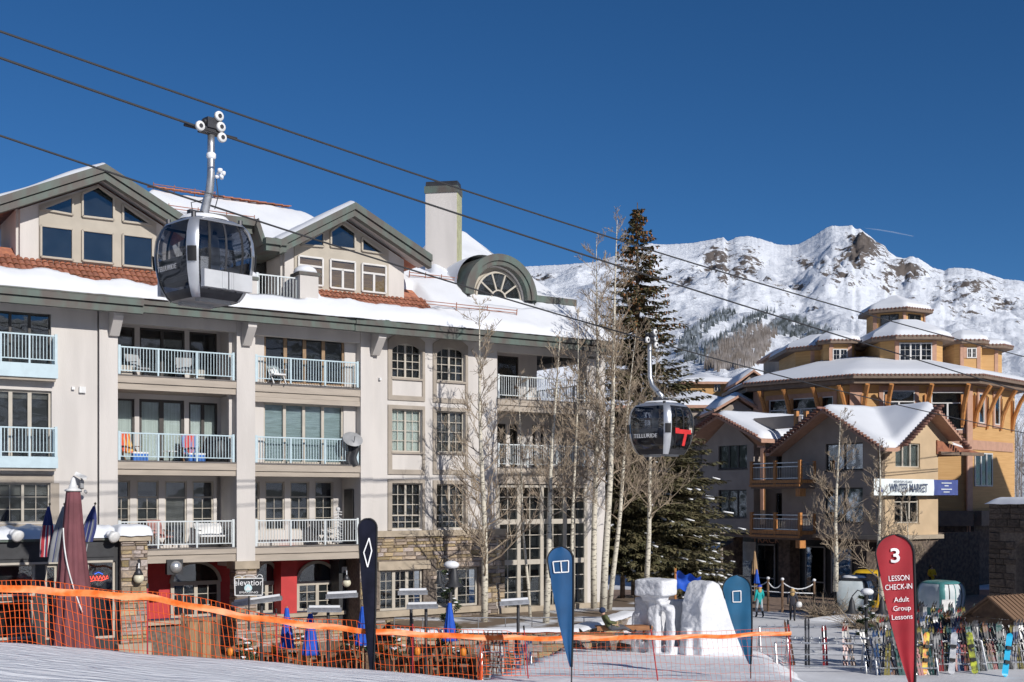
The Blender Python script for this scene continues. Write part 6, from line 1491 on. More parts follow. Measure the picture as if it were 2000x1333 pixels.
for h in wins: window(BF, *h, YB + .08, CREAMF, sash=1, cols=1, rows=1, fw=.075, back=.6)
for i in range(9):
    a = x0 + .3 + i * 1.25
    if a + 1 < x1: box('parapet_panel', BLACKP, BF, a, a + 1.0, YB - .04, YB - .001, zl + .16, zt - .22)
box('parapet_cap', COPPER, BF, x0, x1 + .05, YB - .12, YB + .4, zt - .05, zt + .03); box('fascia_rail', CREAMF, BF, x0, x1 - .3, YB - .06, YB - .003, zl - .02, zl + .05)
MB().grid(lambda u, v: (x0 + (x1 + .1 - x0) * u, YB - .16 + 2.4 * v, zt + .03 + .36 * min(1, v * 7) ** .5 * (1 + .35 * mnoise.noise((u * 22, v * 2, 1)))), 110, 12).build('parapet_snow', SNOWR, BF, True)
box('roof_deck', BLACKP, BF, x0, x1, YB + .4, -.09, zt - .06, zt + .02)
# corner pier
px0, px1_ = S(237, YB - .3), S(287, YB - .3); zp = FA.z(262, 1042, YB - .3)
pc = box('pier_core', MORTAR, BF, px0, px1_, YB - .3, YB + .7, zb, zp - .25); stones(pc, px0 - .02, px1_ + .02, -5.4, zp - .25, YB - .3, 31, hmin=.07, hmax=.26, wmin=.2, wmax=.55, depth=.06); stones(pc, YB - .3, YB + .7, -5.4, zp - .25, px1_, 33, rot=math.pi / 2, wmin=.2, wmax=.45)
box('pier_base', LEDGE, BF, px0 - .12, px1_ + .12, YB - .42, YB + .8, zb, -4.75); box('pier_cap', LEDGE, BF, px0 - .1, px1_ + .1, YB - .42, YB + .8, zp - .249, zp - .08)
MB().grid(lambda u, v: (px0 - .18 + (px1_ - px0 + .36) * u, YB - .5 + 1.4 * v, zp - .08 + .36 * (max(0, 1 - (2 * u - 1) ** 6) * max(0, 1 - (2 * v - 1) ** 6)) ** .35 + .03 * mnoise.noise((u * 4, v * 4, 0))), 16, 16).build('pier_snow', SNOWR, BF, True)
for px, py in ((30, 1048), (219, 1050)):
    s_, z_ = FA.sz(px, py, YB - .5); g = tag(empty('snowy_lamp', FA.world(s_, YB - .35, EYE + z_), TH), 'snow capped white floodlight at the %s of the bar parapet' % ('left end' if px < 100 else 'right end, beside the stone pier'), 'lamp', 'parapet floodlights')
    MB().lathe([(.05, -.02), (.1, 0), (.19, .26), (.2, .30), (.14, .34), (.02, .36)], 16).build('housing', WHITEP, g, True, (0, .1, .12), (math.radians(115), 0, .3)); MB().ball((0, .05, .1), .16, 10, 0, (1, 1, .7)).build('snow_cap', SNOW, g, True); MB().tube([(0, .1, .05), (0, .35, .1)], .03, 6).build('arm', GREYP, g)
# neon in the window
s_, z_ = b_(192, 1130); ng = tag(empty('neon_sign', FA.world(s_, YB - .02, EYE + z_), TH), 'red and blue neon script in the bar window beside the pier', 'sign')
NR = emit_mat('neon_red', (.8, .08, .05), 1.2); NB = emit_mat('neon_blue', (.05, .15, .8), 1.0)
MB().tube([(-.3 + .6 * i / 30, 0, .07 * math.sin(i * 1.15) + .02) for i in range(31)], .012, 5).tube([(-.3, 0, -.1), (-.1, 0, -.06), (.1, 0, -.08), (.32, 0, .0)], .012, 5).build('red_tube', NR, ng); MB().tube([(-.12, 0, .14), (0, 0, .2), (.14, 0, .13)], .014, 5).build('blue_tube', NB, ng)
# ------------------------------------------------------------------ umbrellas
MAROON = mat('maroon_canvas', (.145, .052, .06), .8, var=.12, scale=2); BLUEU = mat('blue_canvas', (.012, .075, .42), .7, var=.1)
def closed_umbrella(px, D, top_y, bot_y, wb, m, label, z0=0.0, cap=None, name='patio_umbrella', group='closed patio umbrellas', strap=None, wt=.25, folds=9):
    X = (px - 1000) / FPX * D; zt = EYE + (HOR - top_y) / FPX * D; zb = EYE + (HOR - bot_y) / FPX * D; r = wb / FPX * D / 2
    g = tag(empty(name, (X, D, z0)), label, 'umbrella', group); zt -= z0; zb -= z0; n = 54; prof = []
    for i in range(15):
        f = i / 14; prof.append((r * (wt + (1 - wt) * (1 - f) ** 1.0) * (1 - .0 * f), zb + (zt - zb) * f))
    mb = MB(); mb.lathe(prof, n, (0, 0, 0), 0, lambda i, j: 1 + .13 * math.sin(j * 2 * math.pi * folds / n + i * .05) * (1 - i / 20) + .05 * math.sin(j * 2.3 + i * .9)); mb.build('canopy', m, g, True)
    MB().tube([(0, 0, 0), (0, 0, zt + .06)], .028 if r < .4 else .05, 8).build('pole', PINE2 if r < .4 else DKSTEEL, g); MB().lathe([(.3, 0), (.3, .06), (.05, .1)], 14).build('foot', DKSTEEL, g)
    if cap:
        MB().lathe([(r * wt * 1.25, 0), (r * wt * 1.3, .04), (r * wt * .7, .09), (.09, .2), (.05, .36), (.01, .4)], 16, (0, 0, zt)).build('cap', WHITEP, g, True)
    if strap:
        pts = []
        for i in range(22): f = .78 - .5 * i / 21; a = -2.25 + 1.5 * i / 21; rr = r * (wt + (1 - wt) * (1 - f)) * 1.1; pts.append((rr * math.cos(a), rr * math.sin(a), zb + (zt - zb) * f))
        MB().tube(pts, .022, 5).build('tie_strap', WHITEP, g)
    return g
closed_umbrella(143, 33.0, 960, 1285, 84, MAROON, 'large closed maroon umbrella with white cap in front of the bar', 0, True, 'market_umbrella', 'closed umbrellas', True, .30, 11)
closed_umbrella(560, 42.0, 1188, 1266, 28, BLUEU, 'closed blue umbrella in front of the red wall pier', 0)
closed_umbrella(606, 40.5, 1199, 1279, 33, BLUEU, 'closed blue umbrella lower and nearer, left of the double heater post', 0)
closed_umbrella(709, 42.0, 1185, 1260, 32, BLUEU, 'closed blue umbrella just left of the black feather flag', 0)
closed_umbrella(878, 42.5, 1178, 1252, 28, BLUEU, 'closed blue umbrella below the snow topped lamp post', 0)
closed_umbrella(1478, 68.0, 1113, 1140, 12, BLUEU, 'tiny closed blue umbrella behind the walker in teal', 0)
closed_umbrella(1474, 72.0, 1078, 1122, 14, PINE2, 'tall closed beige umbrella under the cedar balcony', 0)
c = W(1342, 1133, 60.0); g = tag(empty('tilted_umbrella', (c.x, c.y, 0)), 'half open blue umbrella on an orange post behind the snow sculpture', 'umbrella'); MB().tube([(-.6, 0, 0), (-.6, 0, 3.0)], .06, 6).build('pole', CEDAR, g)
MB().grid(lambda u, v: (-.55 + 1.25 * u, -.2 + .35 * math.sin(v * 3.1), 1.75 + .95 * v * (1 - .35 * u) + .08 * math.sin(u * 14)), 16, 6).build('canopy', BLUEU, g, True)
# ------------------------------------------------------------------ linear heaters on posts
def heater(px, post_y0, D, beams, label):
    X = (px - 1000) / FPX * D; g = tag(empty('patio_heater', (X, D, 0)), label, 'heater', 'patio heaters'); k = D / FPX; zt = EYE + (HOR - post_y0) * k
    MB().tube([(0, 0, 0), (0, 0, zt)], .055, 8).build('post', DKSTEEL, g)
    for a, b, ya, yb in beams:
        p, q = Vector(((a - px) * k, -.12, EYE + (HOR - ya) * k)), Vector(((b - px) * k, -.12, EYE + (HOR - yb) * k)); mb = MB(); mb.bar(p, q, .16, .12); bm = mb.build('beam', STEEL, g)
        n = (q - p); mb = MB(); mb.bar(p + Vector((0, -.02, -.075)), q + Vector((0, -.02, -.075)), .22, .03); mb.build('reflector', SILVER, bm)
        mb = MB(); mb.bar(p + n * .05 + Vector((0, 0, .1)), q - n * .05 + Vector((0, 0, .1)), .15, .07); mb.build('beam_snow', SNOW, bm)
        m = p + n * (.5); MB().bar(m, (0, 0, m.z - .05), .05, .05).build('bracket', DKSTEEL, g)
heater(511, 1172, 40.5, [(455, 552, 1180, 1167)], 'single long heater beam on a post left of the red pier')
heater(641, 1180, 40.0, [(638, 700, 1164, 1161), (602, 668, 1190, 1190)], 'double heater beams on a post right of the red pier')
heater(803, 1172, 41.5, [(778, 836, 1157, 1156)], 'upper heater beam before the stone wall windows')
heater(832, 1180, 40.8, [(795, 856, 1184, 1183)], 'lower heater beam nearest the stone wall windows')
heater(1012, 1168, 40.5, [(976, 1034, 1178, 1174)], 'heater beam on a post above the small ski rack')
# ------------------------------------------------------------------ wall lamps, sign, lamp posts
GLOBE = mat('frosted_globe', (.62, .58, .44), .4); GREEN = mat('evergreen_garland', (.03, .055, .025), .9, col2=(.07, .085, .04), scale=9)
def globe_lamp(px, py, D, label):
    c = W(px, py, D); g = tag(empty('globe_lamp', c), label, 'lamp', 'globe lamps'); MB().ball((0, 0, 0), .17, 14).build('globe', GLOBE, g, True); MB().lathe([(.13, .10), (.15, .12), (.06, .3), (.02, .33)], 12).build('cap', DKSTEEL, g, True); MB().tube([(0, 0, .3), (0, .02, .48), (-.12, .25, .5)], .025, 6).build('arm', STEEL, g); MB().box(-.22, -.02, .2, .26, .38, .62).build('plate', DKSTEEL, g)
globe_lamp(271, 1130, FA.depth(271, YB - .3) - .25, 'globe lamp on the stone pier of the bar front'); globe_lamp(677, 1139, 46.6, 'globe lamp beside the second bay of the restaurant')
c = W(342, 1108, FA.depth(342, -.1)); g = tag(empty('spotlight', c, TH), 'square black spotlight with round reflector under the first bay slab', 'lamp'); MB().box(-.3, .3, 0, .25, -.28, .28).build('housing', BLACKP, g); MB().lathe([(.02, 0), (.12, .02), (.22, .1), (.24, .16)], 18).build('reflector', SILVER, g, True, (.03, -.16, 0), (-math.pi / 2, 0, 0))
c = W(486, 1146, 39.5); g = tag(empty('hanging_sign', c, .12), 'black hanging sign reading elevation with a white rim', 'sign'); k = 39.5 / FPX
MB().box(-25 * k, 25 * k, -.03, .03, -16 * k, 16 * k).build('board', BLACKP, g)
mb = MB()
for a, b in (((-26, -17), (26, -17)), ((26, -17), (27, 16)), ((27, 16), (-27, 16)), ((-27, 16), (-26, -17))): mb.bar((a[0] * k, -.035, a[1] * k), (b[0] * k, -.035, b[1] * k), .035, .03, up=(0, 1, 0))
mb.tube([((-20 + 8 * math.cos(t)) * k, 0, (17 + 4 * math.sin(t)) * k) for t in np.linspace(0, math.pi, 9)], .015, 5); mb.tube([((14 * math.cos(t)) * k, 0, (17 + 5 * math.sin(t)) * k) for t in np.linspace(0, math.pi, 9)], .015, 5); mb.tube([((21 + 5 * math.cos(t)) * k, 0, (18 + 5 * math.sin(t)) * k) for t in np.linspace(0, math.pi, 9)], .015, 5); mb.build('rim', WHITEP, g)
text('lettering', 'elevation', .29, WHT, g, (0, -.04, 7.5 * k), ext=.004, sx=.92); text('lettering', 'IMAGING', .10, WHT, g, (0, -.04, -11.5 * k), ext=.003, sx=1.5)
MB().lathe([(.01, 0), (.13, 0), (.13, .012), (.01, .012)], 20).build('badge', mat('pale_blue_badge', (.45, .6, .62), .5), g, False, (-1 * k, -.035, -3 * k), (math.pi / 2, 0, 0)); MB().prism([(-7 * k, -7 * k), (5 * k, -7 * k), (-1 * k, 1.5 * k)], -.055, -.05).build('badge_peak', WHT, g); MB().tube([(0, .02, -16 * k), (0, .02, -1.5)], .03, 6).build('stand', DKSTEEL, g)
def bell(parent, loc, r, m): return MB().lathe([(r, 0), (r * .96, .03), (r * .55, .16 * r / .3), (r * .36, .5 * r / .3), (r * .2, .62 * r / .3), (.03, .7 * r / .3)], 18).build('bell_shade', m, parent, True, loc)
def garland(par, z0, z1, r0, r1, seed, m, snow=True, n=900):
    r = random.Random(seed); mb = MB(); sn = MB()
    for i in range(n):
        f = r.random(); a = f * 22 + r.uniform(-.6, .6); rr = (r0 + (r1 - r0) * f) * r.uniform(.5, 1.1); z = z0 + (z1 - z0) * f; p = Vector((rr * math.cos(a), rr * math.sin(a), z)); d = Vector((math.cos(a) + r.uniform(-.6, .6), math.sin(a) + r.uniform(-.6, .6), r.uniform(-.8, .5))).normalized() * r.uniform(.07, .17); s_ = d.cross(Vector((r.uniform(-1, 1), r.uniform(-1, 1), 1))).normalized() * .03
        k0 = len(mb.v); mb.v += [tuple(p - s_), tuple(p + s_), tuple(p + d)]; mb.f.append((k0, k0 + 1, k0 + 2)); mb.m.append(0)
        if snow and i % 70 == 0: sn.ball(p + Vector((0, 0, .04)), r.uniform(.05, .1), 6, 0, (1.5, 1.2, .5))
    tag(mb.build('garland', m, par), kind='stuff')
    if snow: tag(sn.build('garland_snow', SNOW, par, True), kind='stuff')
def lamp_post(px, D, top_y, label, z0, lamps, seed):
    X = (px - 1000) / FPX * D; k = D / FPX; zt = EYE + (HOR - top_y) * k - z0; g = tag(empty('lamp_post', (X, D, z0)), label, 'lamp post', 'garlanded lamp posts'); MB().tube([(0, 0, 0), (0, 0, zt)], .07, 10).build('pole', DKSTEEL, g); MB().lathe([(.22, 0), (.2, .25), (.1, .35)], 12).build('base', DKSTEEL, g)
    for lx, ly, lr in lamps:
        x = (lx - px) * k; z = EYE + (HOR - ly) * k - z0; bell(g, (x, -.05, z), lr, BLACKP); MB().tube([(0, 0, z + .85), (x * .6, -.03, z + 1.0), (x, -.05, z + .72)], .025, 6).build('arm', DKSTEEL, g)
    garland(g, .3, zt - .1, .38, .26, seed, GREEN, True, 1500); MB().ball((.03, 0, zt + .08), .27, 12, 0, (1.1, 1, .6)).build('snow_cap', SNOW, g, True)
    return g
lamp_post(880, 44.0, 1108, 'lamp post with snow cap and black bell shades before the stone wall', .3, [(887, 1146, .36), (858, 1140, .2)], 3)
lamp_post(1692, 51.0, 1160, 'garlanded lamp post with two bell shades on the snowy plaza', 0.0, [(1663, 1198, .30), (1722, 1198, .30)], 5)
# ------------------------------------------------------------------ flags on slanted poles at the bar parapet
STAR = mat('flag_blue', (.03, .04, .14), .8); STRIPE = mat('flag_red', (.34, .03, .04), .8); FWHITE = mat('flag_white', (.6, .58, .56), .8); FGREY = mat('flag_grey', (.20, .205, .215), .8); GOLD = mat('gold_ball', (.20, .15, .07), .5)
def pole_flag(pa, pb, D, label, cols, L_, lean=0.0):
    a, b = W(*pa, D), W(*pb, D); g = tag(empty('pole_flag', a), label, 'flag', 'flags on slanted poles'); d = b - a
    MB().tube([(0, 0, 0), d], .018, 6).build('pole', GREYP, g); MB().ball(d, .04, 8).build('finial', GOLD, g)
    n = len(cols)
    mb = MB()
    def fn(u, v): p = d * (1 - .62 * v * 0 - .05) + Vector((-.02 + lean * v, 0, 0)); w = .06 + .30 * math.sin(min(1, v * 1.15) * math.pi * .62); a_ = u * 2 * math.pi; fold = 1 + .25 * math.sin(a_ * 5); return tuple(p + Vector((w * fold * math.cos(a_) * .5 - .22 * v * (1 if lean == 0 else 0), w * fold * math.sin(a_) * .35, -L_ * v)))
    mb.grid(fn, 30, 16)
    mb.m = [cols[(i // 16) % n] if (i % 16) > 5 else cols[-1] for i in range(len(mb.f))]; mb.build('cloth', [STAR, STRIPE, FWHITE, FGREY], g, True)
pole_flag((80, 1075), (97, 985), 36.2, 'furled stars and stripes flag on slanted pole left of the maroon umbrella', [1, 2, 1, 1, 2, 0], 1.55, -.10)
pole_flag((112, 1080), (126, 985), 36.0, 'furled grey and dark flag between the striped flag and maroon umbrella', [3, 3, 0, 3], 1.7, -.30)
pole_flag((168, 1078), (186, 984), 36.2, 'furled dark blue flag on slanted pole right of the maroon umbrella', [0, 3, 0], 1.1, -.25)
# ------------------------------------------------------------------ security camera, satellite dish
s_, z_ = FA.sz(158, 934); g = tag(empty('security_camera', FA.world(s_, -.35, EYE + z_), TH), 'grey security camera on the wall above the maroon umbrella', 'camera'); MB().bar((-.28, 0, .16), (.1, -.1, -.02), .16, .14).build('housing', WHITEP, g); MB().bar((-.05, .05, 0), (.05, .34, -.12), .06, .06).build('arm', GREYP, g); MB().tube([(0, .2, -.1), (-.02, .1, -.38)], .07, 8).build('sensor', GREYP, g); MB().lathe([(.06, 0), (.08, .03), (.02, .08)], 10).build('floodlight', GREYP, g, True, (.05, -.05, -.5), (1.2, 0, .5))
s_, z_ = FA.sz(689, 858, -.15); g = tag(empty('satellite_dish', FA.world(s_, -.15, EYE + z_), TH - .25), 'grey satellite dish on the railing corner of the second bay', 'satellite dish')
MB().grid(lambda u, v: (.42 * v * math.cos(6.2832 * u), .12 * (v * v - 1), .42 * v * math.sin(6.2832 * u)), 24, 6).build('dish', GREYP, g, True, (0, 0, 0), (-.75, 0, .1)); MB().tube([(0, 0, 0), (.0, .1, -.5), (0, .15, -1.0)], .03, 6).build('mast', BLACK, g); MB().tube([(0, -.1, -.3), (0, -.45, .1)], .014, 5).build('feed_arm', DKSTEEL, g); MB().grid(lambda u, v: (-.22 + .44 * u + .05 * math.sin(v * 7), .06 + .05 * math.sin(u * 6), -.25 - .75 * v - .1 * math.sin(u * 3.1) * v), 8, 8).build('cover_sheet', BLACKP, g, True)
# ------------------------------------------------------------------ things on the balconies
STRIPES = [mat('canvas_%d' % i, c, .8, col2=c2, scale=1.2, stretch=(9, 1, 1), lo=.45, hi=.55) for i, (c, c2) in enumerate((((.52, .08, .04), (.55, .33, .08)), ((.5, .06, .05), (.08, .2, .4))))]
def chair(label, px, fl, y, m, fm, rz=0.0, h=.95, name='balcony_chair', group='balcony chairs', wide=.6):
    s_ = FA.s(px, y); g = tag(empty(name, FA.world(s_, y, EYE + fl), TH + rz), label, 'chair', group); w = wide / 2
    MB().grid(lambda u, v: (-w + wide * u, .12 + .28 * v + .03 * math.sin(u * 9), .40 + (h - .40) * v), 8, 6).build('backrest', m, g, True); MB().box(-w, w, -.42, .12, .34, .40).build('seat', m, g)
    for sx in (-w, w):
        MB().bar((sx, -.42, 0), (sx, .1, .6), .04, .04).build('leg', fm, g); MB().bar((sx, .3, 0), (sx, -.1, .45), .04, .04).build('leg', fm, g); MB().bar((sx, -.42, .58), (sx, .25, .62), .06, .03).build('armrest', fm, g)
chair('red and yellow striped deck chair on the third floor balcony, left', 250, F3, .8, STRIPES[0], PINE, .25, 1.15, 'deck_chair', 'striped deck chairs'); chair('red and blue striped deck chair on the third floor balcony, right', 373, F3, .8, STRIPES[1], PINE, -.2, 1.15, 'deck_chair', 'striped deck chairs')
chair('grey balcony chair on the top floor first bay, left', 268, F4, .9, GREYP, DKSTEEL, .3); chair('grey balcony chair on the top floor first bay, middle', 359, F4, .9, GREYP, DKSTEEL, -.3); chair('white wire chair on the second bay top balcony', 539, F4, .16, WHITEP, WHITEP, 0, .8, wide=.5); chair('black iron chair on the second bay lower balcony', 626, F2, .9, DKSTEEL, DKSTEEL, .4, .9); chair('pale bench chair on the first bay lower balcony', 412, F2, 1.0, WHITEP, DKSTEEL, 0, .85, wide=1.1); chair('weathered pink chair behind the bar pier railing', 312, F2, .9, mat('faded_red_wood', (.32, .16, .14), .8), PINE, .3, 1.0)
def small(name, label, cat, px, fl, y, parts, group=None):
    s_ = FA.s(px, y); g = tag(empty(name, FA.world(s_, y, EYE + fl), TH), label, cat, group)
    for nm, mb, m in parts: mb.build(nm, m, g, nm in ('cover',))
for px, t in ((245, 'left corner'), (386, 'middle post')): small('planter_box', 'cream planter box by the %s of the top balcony railing' % t, 'planter', px, F4, .35, [('box', MB().box(-.2, .2, -.2, .2, 0, .4), CREAMF), ('soil', MB().box(-.18, .18, -.18, .18, .4, .41), BLACKP)], 'planter boxes')
small('grill', 'barbecue under a black cover on the third floor balcony', 'grill', 425, F3, .75, [('cover', MB().lathe([(.62, 0), (.62, .5), (.55, .85), (.42, 1.05), (.05, 1.12)], 4), BLACKP), ('wheel', MB().lathe([(.08, 0), (.08, .05)], 10, (.5, -.4, .02)), BLACK)])
small('bistro_table', 'small white table on the third floor balcony', 'table', 331, F3, .7, [('top', MB().lathe([(.3, .42), (.3, .45)], 14), WHITEP), ('leg', MB().tube([(0, 0, 0), (0, 0, .42)], .03, 6), DKSTEEL), ('foot', MB().lathe([(.22, 0), (.22, .03)], 10), DKSTEEL)])
small('cooler', 'blue cooler beside the striped deck chair, left', 'cooler', 272, F3, .55, [('box', MB().box(-.28, .28, -.18, .18, 0, .32), mat('blue_plastic', (.03, .13, .42), .5)), ('lid', MB().box(-.29, .29, -.19, .19, .321, .38), WHITEP)], 'blue coolers'); small('cooler', 'blue cooler beside the striped deck chair, right', 'cooler', 382, F3, .5, [('box', MB().box(-.32, .32, -.18, .18, 0, .32), MATS['blue_plastic']), ('lid', MB().box(-.33, .33, -.19, .19, .321, .38), WHITEP)], 'blue coolers')
s_ = FA.s(660, .8); g = tag(empty('garden_statue', FA.world(s_, .8, EYE + F2), TH), 'white lattice ornament on the second bay lower balcony', 'ornament'); r = random.Random(3); mb = MB(); mb.tube([(0, 0, 0), (.02, 0, .6), (0, 0, 1.3)], .035, 6)
for i in range(10): z = .15 + i * .12; mb.tube([(-.18, 0, z + r.uniform(-.05, .05)), (0, -.06, z + .05), (.18, 0, z + r.uniform(-.05, .05))], .02, 5)
mb.ball((0, 0, 1.38), .1, 8); mb.build('lattice', WHITEP, g); MB().lathe([(.2, 0), (.2, .06)], 10).build('base', GREYP, g)
# ------------------------------------------------------------------ patio tables and chairs behind the net
def patio_chair(label, px, py, D, rz):
    c = W(px, py, D); g = tag(empty('patio_chair', (c.x, c.y, .02), rz), label, 'chair', 'wooden patio chairs')
    for i in range(5): MB().box(-.28 + i * .115, -.19 + i * .115, -.02, .02, 0, .62).build('slat', PINE, g, False, (0, .18, .38), (-.22, 0, 0))
    for i in range(4): MB().box(-.29, .29, -.3 + i * .125, -.2 + i * .125, .36, .385).build('slat', PINE, g)
    for sx in (-1, 1):
        MB().box(sx * .3 - .03, sx * .3 + .03, -.3, -.24, 0, .56).build('leg', PINE, g); MB().box(sx * .3 - .03, sx * .3 + .03, .14, .2, 0, .56).build('leg', PINE, g); MB().box(sx * .3 - .05, sx * .3 + .05, -.34, .24, .561, .59).build('armrest', PINE, g)
def patio_table(label, px, py, D, rz, vase=True):
    c = W(px, py, D); c.z = .02; g = tag(empty('patio_table', (c.x, c.y, c.z), rz), label, 'table', 'wooden patio tables')
    for i in range(6): MB().box(-.55, .55, -.45 + i * .151, -.305 + i * .151, .70, .74).build('plank', PINE, g)
    for sx in (-1, 1):
        for sy in (-1, 1): MB().box(sx * .48 - .04, sx * .48 + .04, sy * .38 - .04, sy * .38 + .04, 0, .70).build('leg', PINE, g)
    if vase:
        t = tag(empty('orange_lantern', (c.x, c.y, c.z + .742)), 'orange lantern on the ' + label, 'lantern', 'orange lanterns'); MB().lathe([(.09, 0), (.11, .05), (.11, .22), (.07, .27), (.02, .29)], 10).build('body', mat('orange_lantern', (.62, .22, .03), .5), t, True); MB().tube([(-.08, 0, .26), (0, 0, .36), (.08, 0, .26)], .01, 4).build('handle', DKSTEEL, t)
tb = [(450, 1258, 42.2), (535, 1275, 42.8), (650, 1280, 43.3), (745, 1278, 43.3), (815, 1262, 42.4), (905, 1290, 42.2), (965, 1280, 43.0)]
wh = ['by the barn wood screen', 'below the elevation sign', 'between the two middle umbrellas', 'behind the black flag', 'under the double heater', 'below the lamp post', 'beside the small ski rack']
for i, (px, py, D) in enumerate(tb):
    patio_table('wooden patio table ' + wh[i], px, py - 14, D, rnd.uniform(-.4, .4), i != 2)
    patio_chair('slatted wooden chair left of the table ' + wh[i], px - 38, py - 12, D + .2, 1.5 + rnd.uniform(-.3, .3)); patio_chair('slatted wooden chair right of the table ' + wh[i], px + 38, py - 10, D + .3, -1.5 + rnd.uniform(-.3, .3)); patio_chair('slatted wooden chair behind the table ' + wh[i], px + 4, py - 16, D + .95, rnd.uniform(-.3, .3))
c = W(392, 1238, 39.5); g = tag(empty('barn_wood_screen', (c.x, c.y, 0), .1), 'upright screen of bleached barn boards behind the net fence', 'screen')
for i in range(7): h = 2.35 + rnd.uniform(-.12, .12); MB().box(-.49 + i * .14, -.36 + i * .14, -.03 + rnd.uniform(-.015, .015), .03, 0, h).build('board', PINE2 if i % 3 else PINE, g)
for x in (-.58, .58): MB().box(x - .06, x + .06, -.06, .06, 0, 2.55).build('post', PINE, g)
MB().box(-.66, .66, -.07, -.035, 2.3, 2.42).build('rail', PINE, g)
# evergreen planters along the restaurant wall
for i, (px, D, lab) in enumerate(((478, 42.3, 'by the pillar foot'), (588, 44.0, 'under the red pier'), (690, 44.5, 'left of the stone wall'), (770, 43.0, 'before the stone wall windows'))):
    c = W(px, 1262, D); g = tag(empty('evergreen_planter', (c.x, c.y, 0)), 'snow dusted evergreen planter ' + lab, 'plant', 'evergreen planters'); MB().lathe([(.28, 0), (.36, .55), (.38, .6)], 12).build('pot', LEDGE, g)
    b = empty('bough', (0, 0, 0), 0, g); garland(b, .5, 1.35, .55, .15, 30 + i, GREEN, True, 700)
# ------------------------------------------------------------------ ski racks, skis, snowboards
def rack(label, X, Y, Ln, rz, h=1.05):
    g = tag(empty('ski_rack', (X, Y, 0), rz), label, 'ski rack', 'steel ski racks')
    for sx in (-1, 1):
        x = sx * Ln / 2; MB().tube([(x, -.45, 0), (x, 0, h), (x, .45, 0)], .038, 6).build('leg', STEEL, g); MB().tube([(x, -.35, .25), (x, .35, .25)], .02, 5).build('brace', STEEL, g)
    MB().tube([(-Ln / 2, 0, h), (Ln / 2, 0, h)], .042, 6).build('top_bar', STEEL, g); MB().tube([(-Ln / 2, -.35, .25), (Ln / 2, -.35, .25)], .032, 5).build('foot_bar', STEEL, g); MB().tube([(-Ln / 2, -.2, h * .62), (Ln / 2, -.2, h * .62)], .02, 5).build('middle_bar', STEEL, g)
    n = int(Ln / .3); hm = MB().tube([(0, 0, h), (-.05, -.22, h + .12), (.0, -.3, h + .02)], .013, 4).mesh('hook', STEEL)
    for i in range(1, n): inst('hook', hm, g, (-Ln / 2 + Ln * i / n, 0, 0))
    return g
SKIC = [mat('ski_top_%d' % i, c, .35, col2=c2, scale=1.1, stretch=(1, 1, 1.6), lo=.48, hi=.52, coat=.4) for i, (c, c2) in enumerate((((0.022, 0.022, 0.026), (0.15, 0.15, 0.15)), ((0.21, 0.022, 0.022), (0.03, 0.03, 0.03)), ((0.022, 0.053, 0.128), (0.225, 0.225, 0.225)), ((0.195, 0.165, 0.045), (0.03, 0.03, 0.03)), ((0.255, 0.255, 0.255), (0.038, 0.053, 0.112)), ((0.022, 0.075, 0.068), (0.135, 0.135, 0.128)), ((0.135, 0.06, 0.03), (0.022, 0.022, 0.022)), ((0.015, 0.015, 0.015), (0.06, 0.06, 0.068))))]
def ski_mesh(Ln, m):
    mb = MB()
    for off in (-.055, .055):
        def fn(u, v): z = Ln * v; w = .048 - .012 * math.sin(math.pi * v) - (.04 * ((v - .93) / .07) ** 2 if v > .93 else 0); y = -.16 * ((v - .90) / .1) ** 2 if v > .90 else 0; return (off + w * (2 * u - 1), y, z)
        mb.grid(fn, 2, 16); mb.box(off - .035, off + .035, -.075, -.006, Ln * .40, Ln * .48); mb.box(off - .035, off + .035, -.07, -.006, Ln * .54, Ln * .60)
    return mb.mesh('skis', m)
SKIS = [ski_mesh(1.55 + .05 * i, m) for i, m in enumerate(SKIC)]
POLEM = MB().tube([(0, 0, 0), (0, 0, 1.15)], .009, 4).tube([(0, 0, 1.15), (0, -.01, 1.27)], .02, 5).lathe([(.01, .06), (.05, .07), (.01, .08)], 8).mesh('ski_pole', DKSTEEL)
SKIN_ = ['black and grey', 'red and black', 'navy and grey', 'olive and black', 'pale grey', 'dark green', 'brown and black', 'plain black']
def skis(X, Y, rz, tilt, label, group, k=None, z0=0.0, roll=0.0):
    k = rnd.randrange(8); label = SKIN_[k] + ' ' + label
    o = inst('pair_of_skis', SKIS[k], None, (X, Y, z0), (tilt, roll, rz)); tag(o, label, 'skis', group); return o
def board(px, py, D, m, label, Ln=1.55, tilt=-.15, roll=0.0):
    c = W(px, py, D); mb = MB(); mb.grid(lambda u, v: ((.125 - .018 * math.sin(math.pi * v)) * (2 * u - 1) * min(1, math.sqrt(max(.0001, 1 - ((abs(2 * v - 1) - .8) / .2) ** 2)) if abs(2 * v - 1) > .8 else 1), -.05 * max(0, (abs(2 * v - 1) - .85) / .15) ** 2, Ln * v), 6, 30); g = tag(mb.build('snowboard', m, None, True, (c.x, c.y, max(0, c.z)), (tilt, roll, rnd.uniform(-.2, .2))), label, 'snowboard', 'snowboards in the racks')
    b = MB().box(-.09, .09, -.09, -.01, Ln * .3, Ln * .38).build('binding', BLACK, g); b = MB().box(-.09, .09, -.09, -.01, Ln * .62, Ln * .7).build('binding', BLACK, g); return g
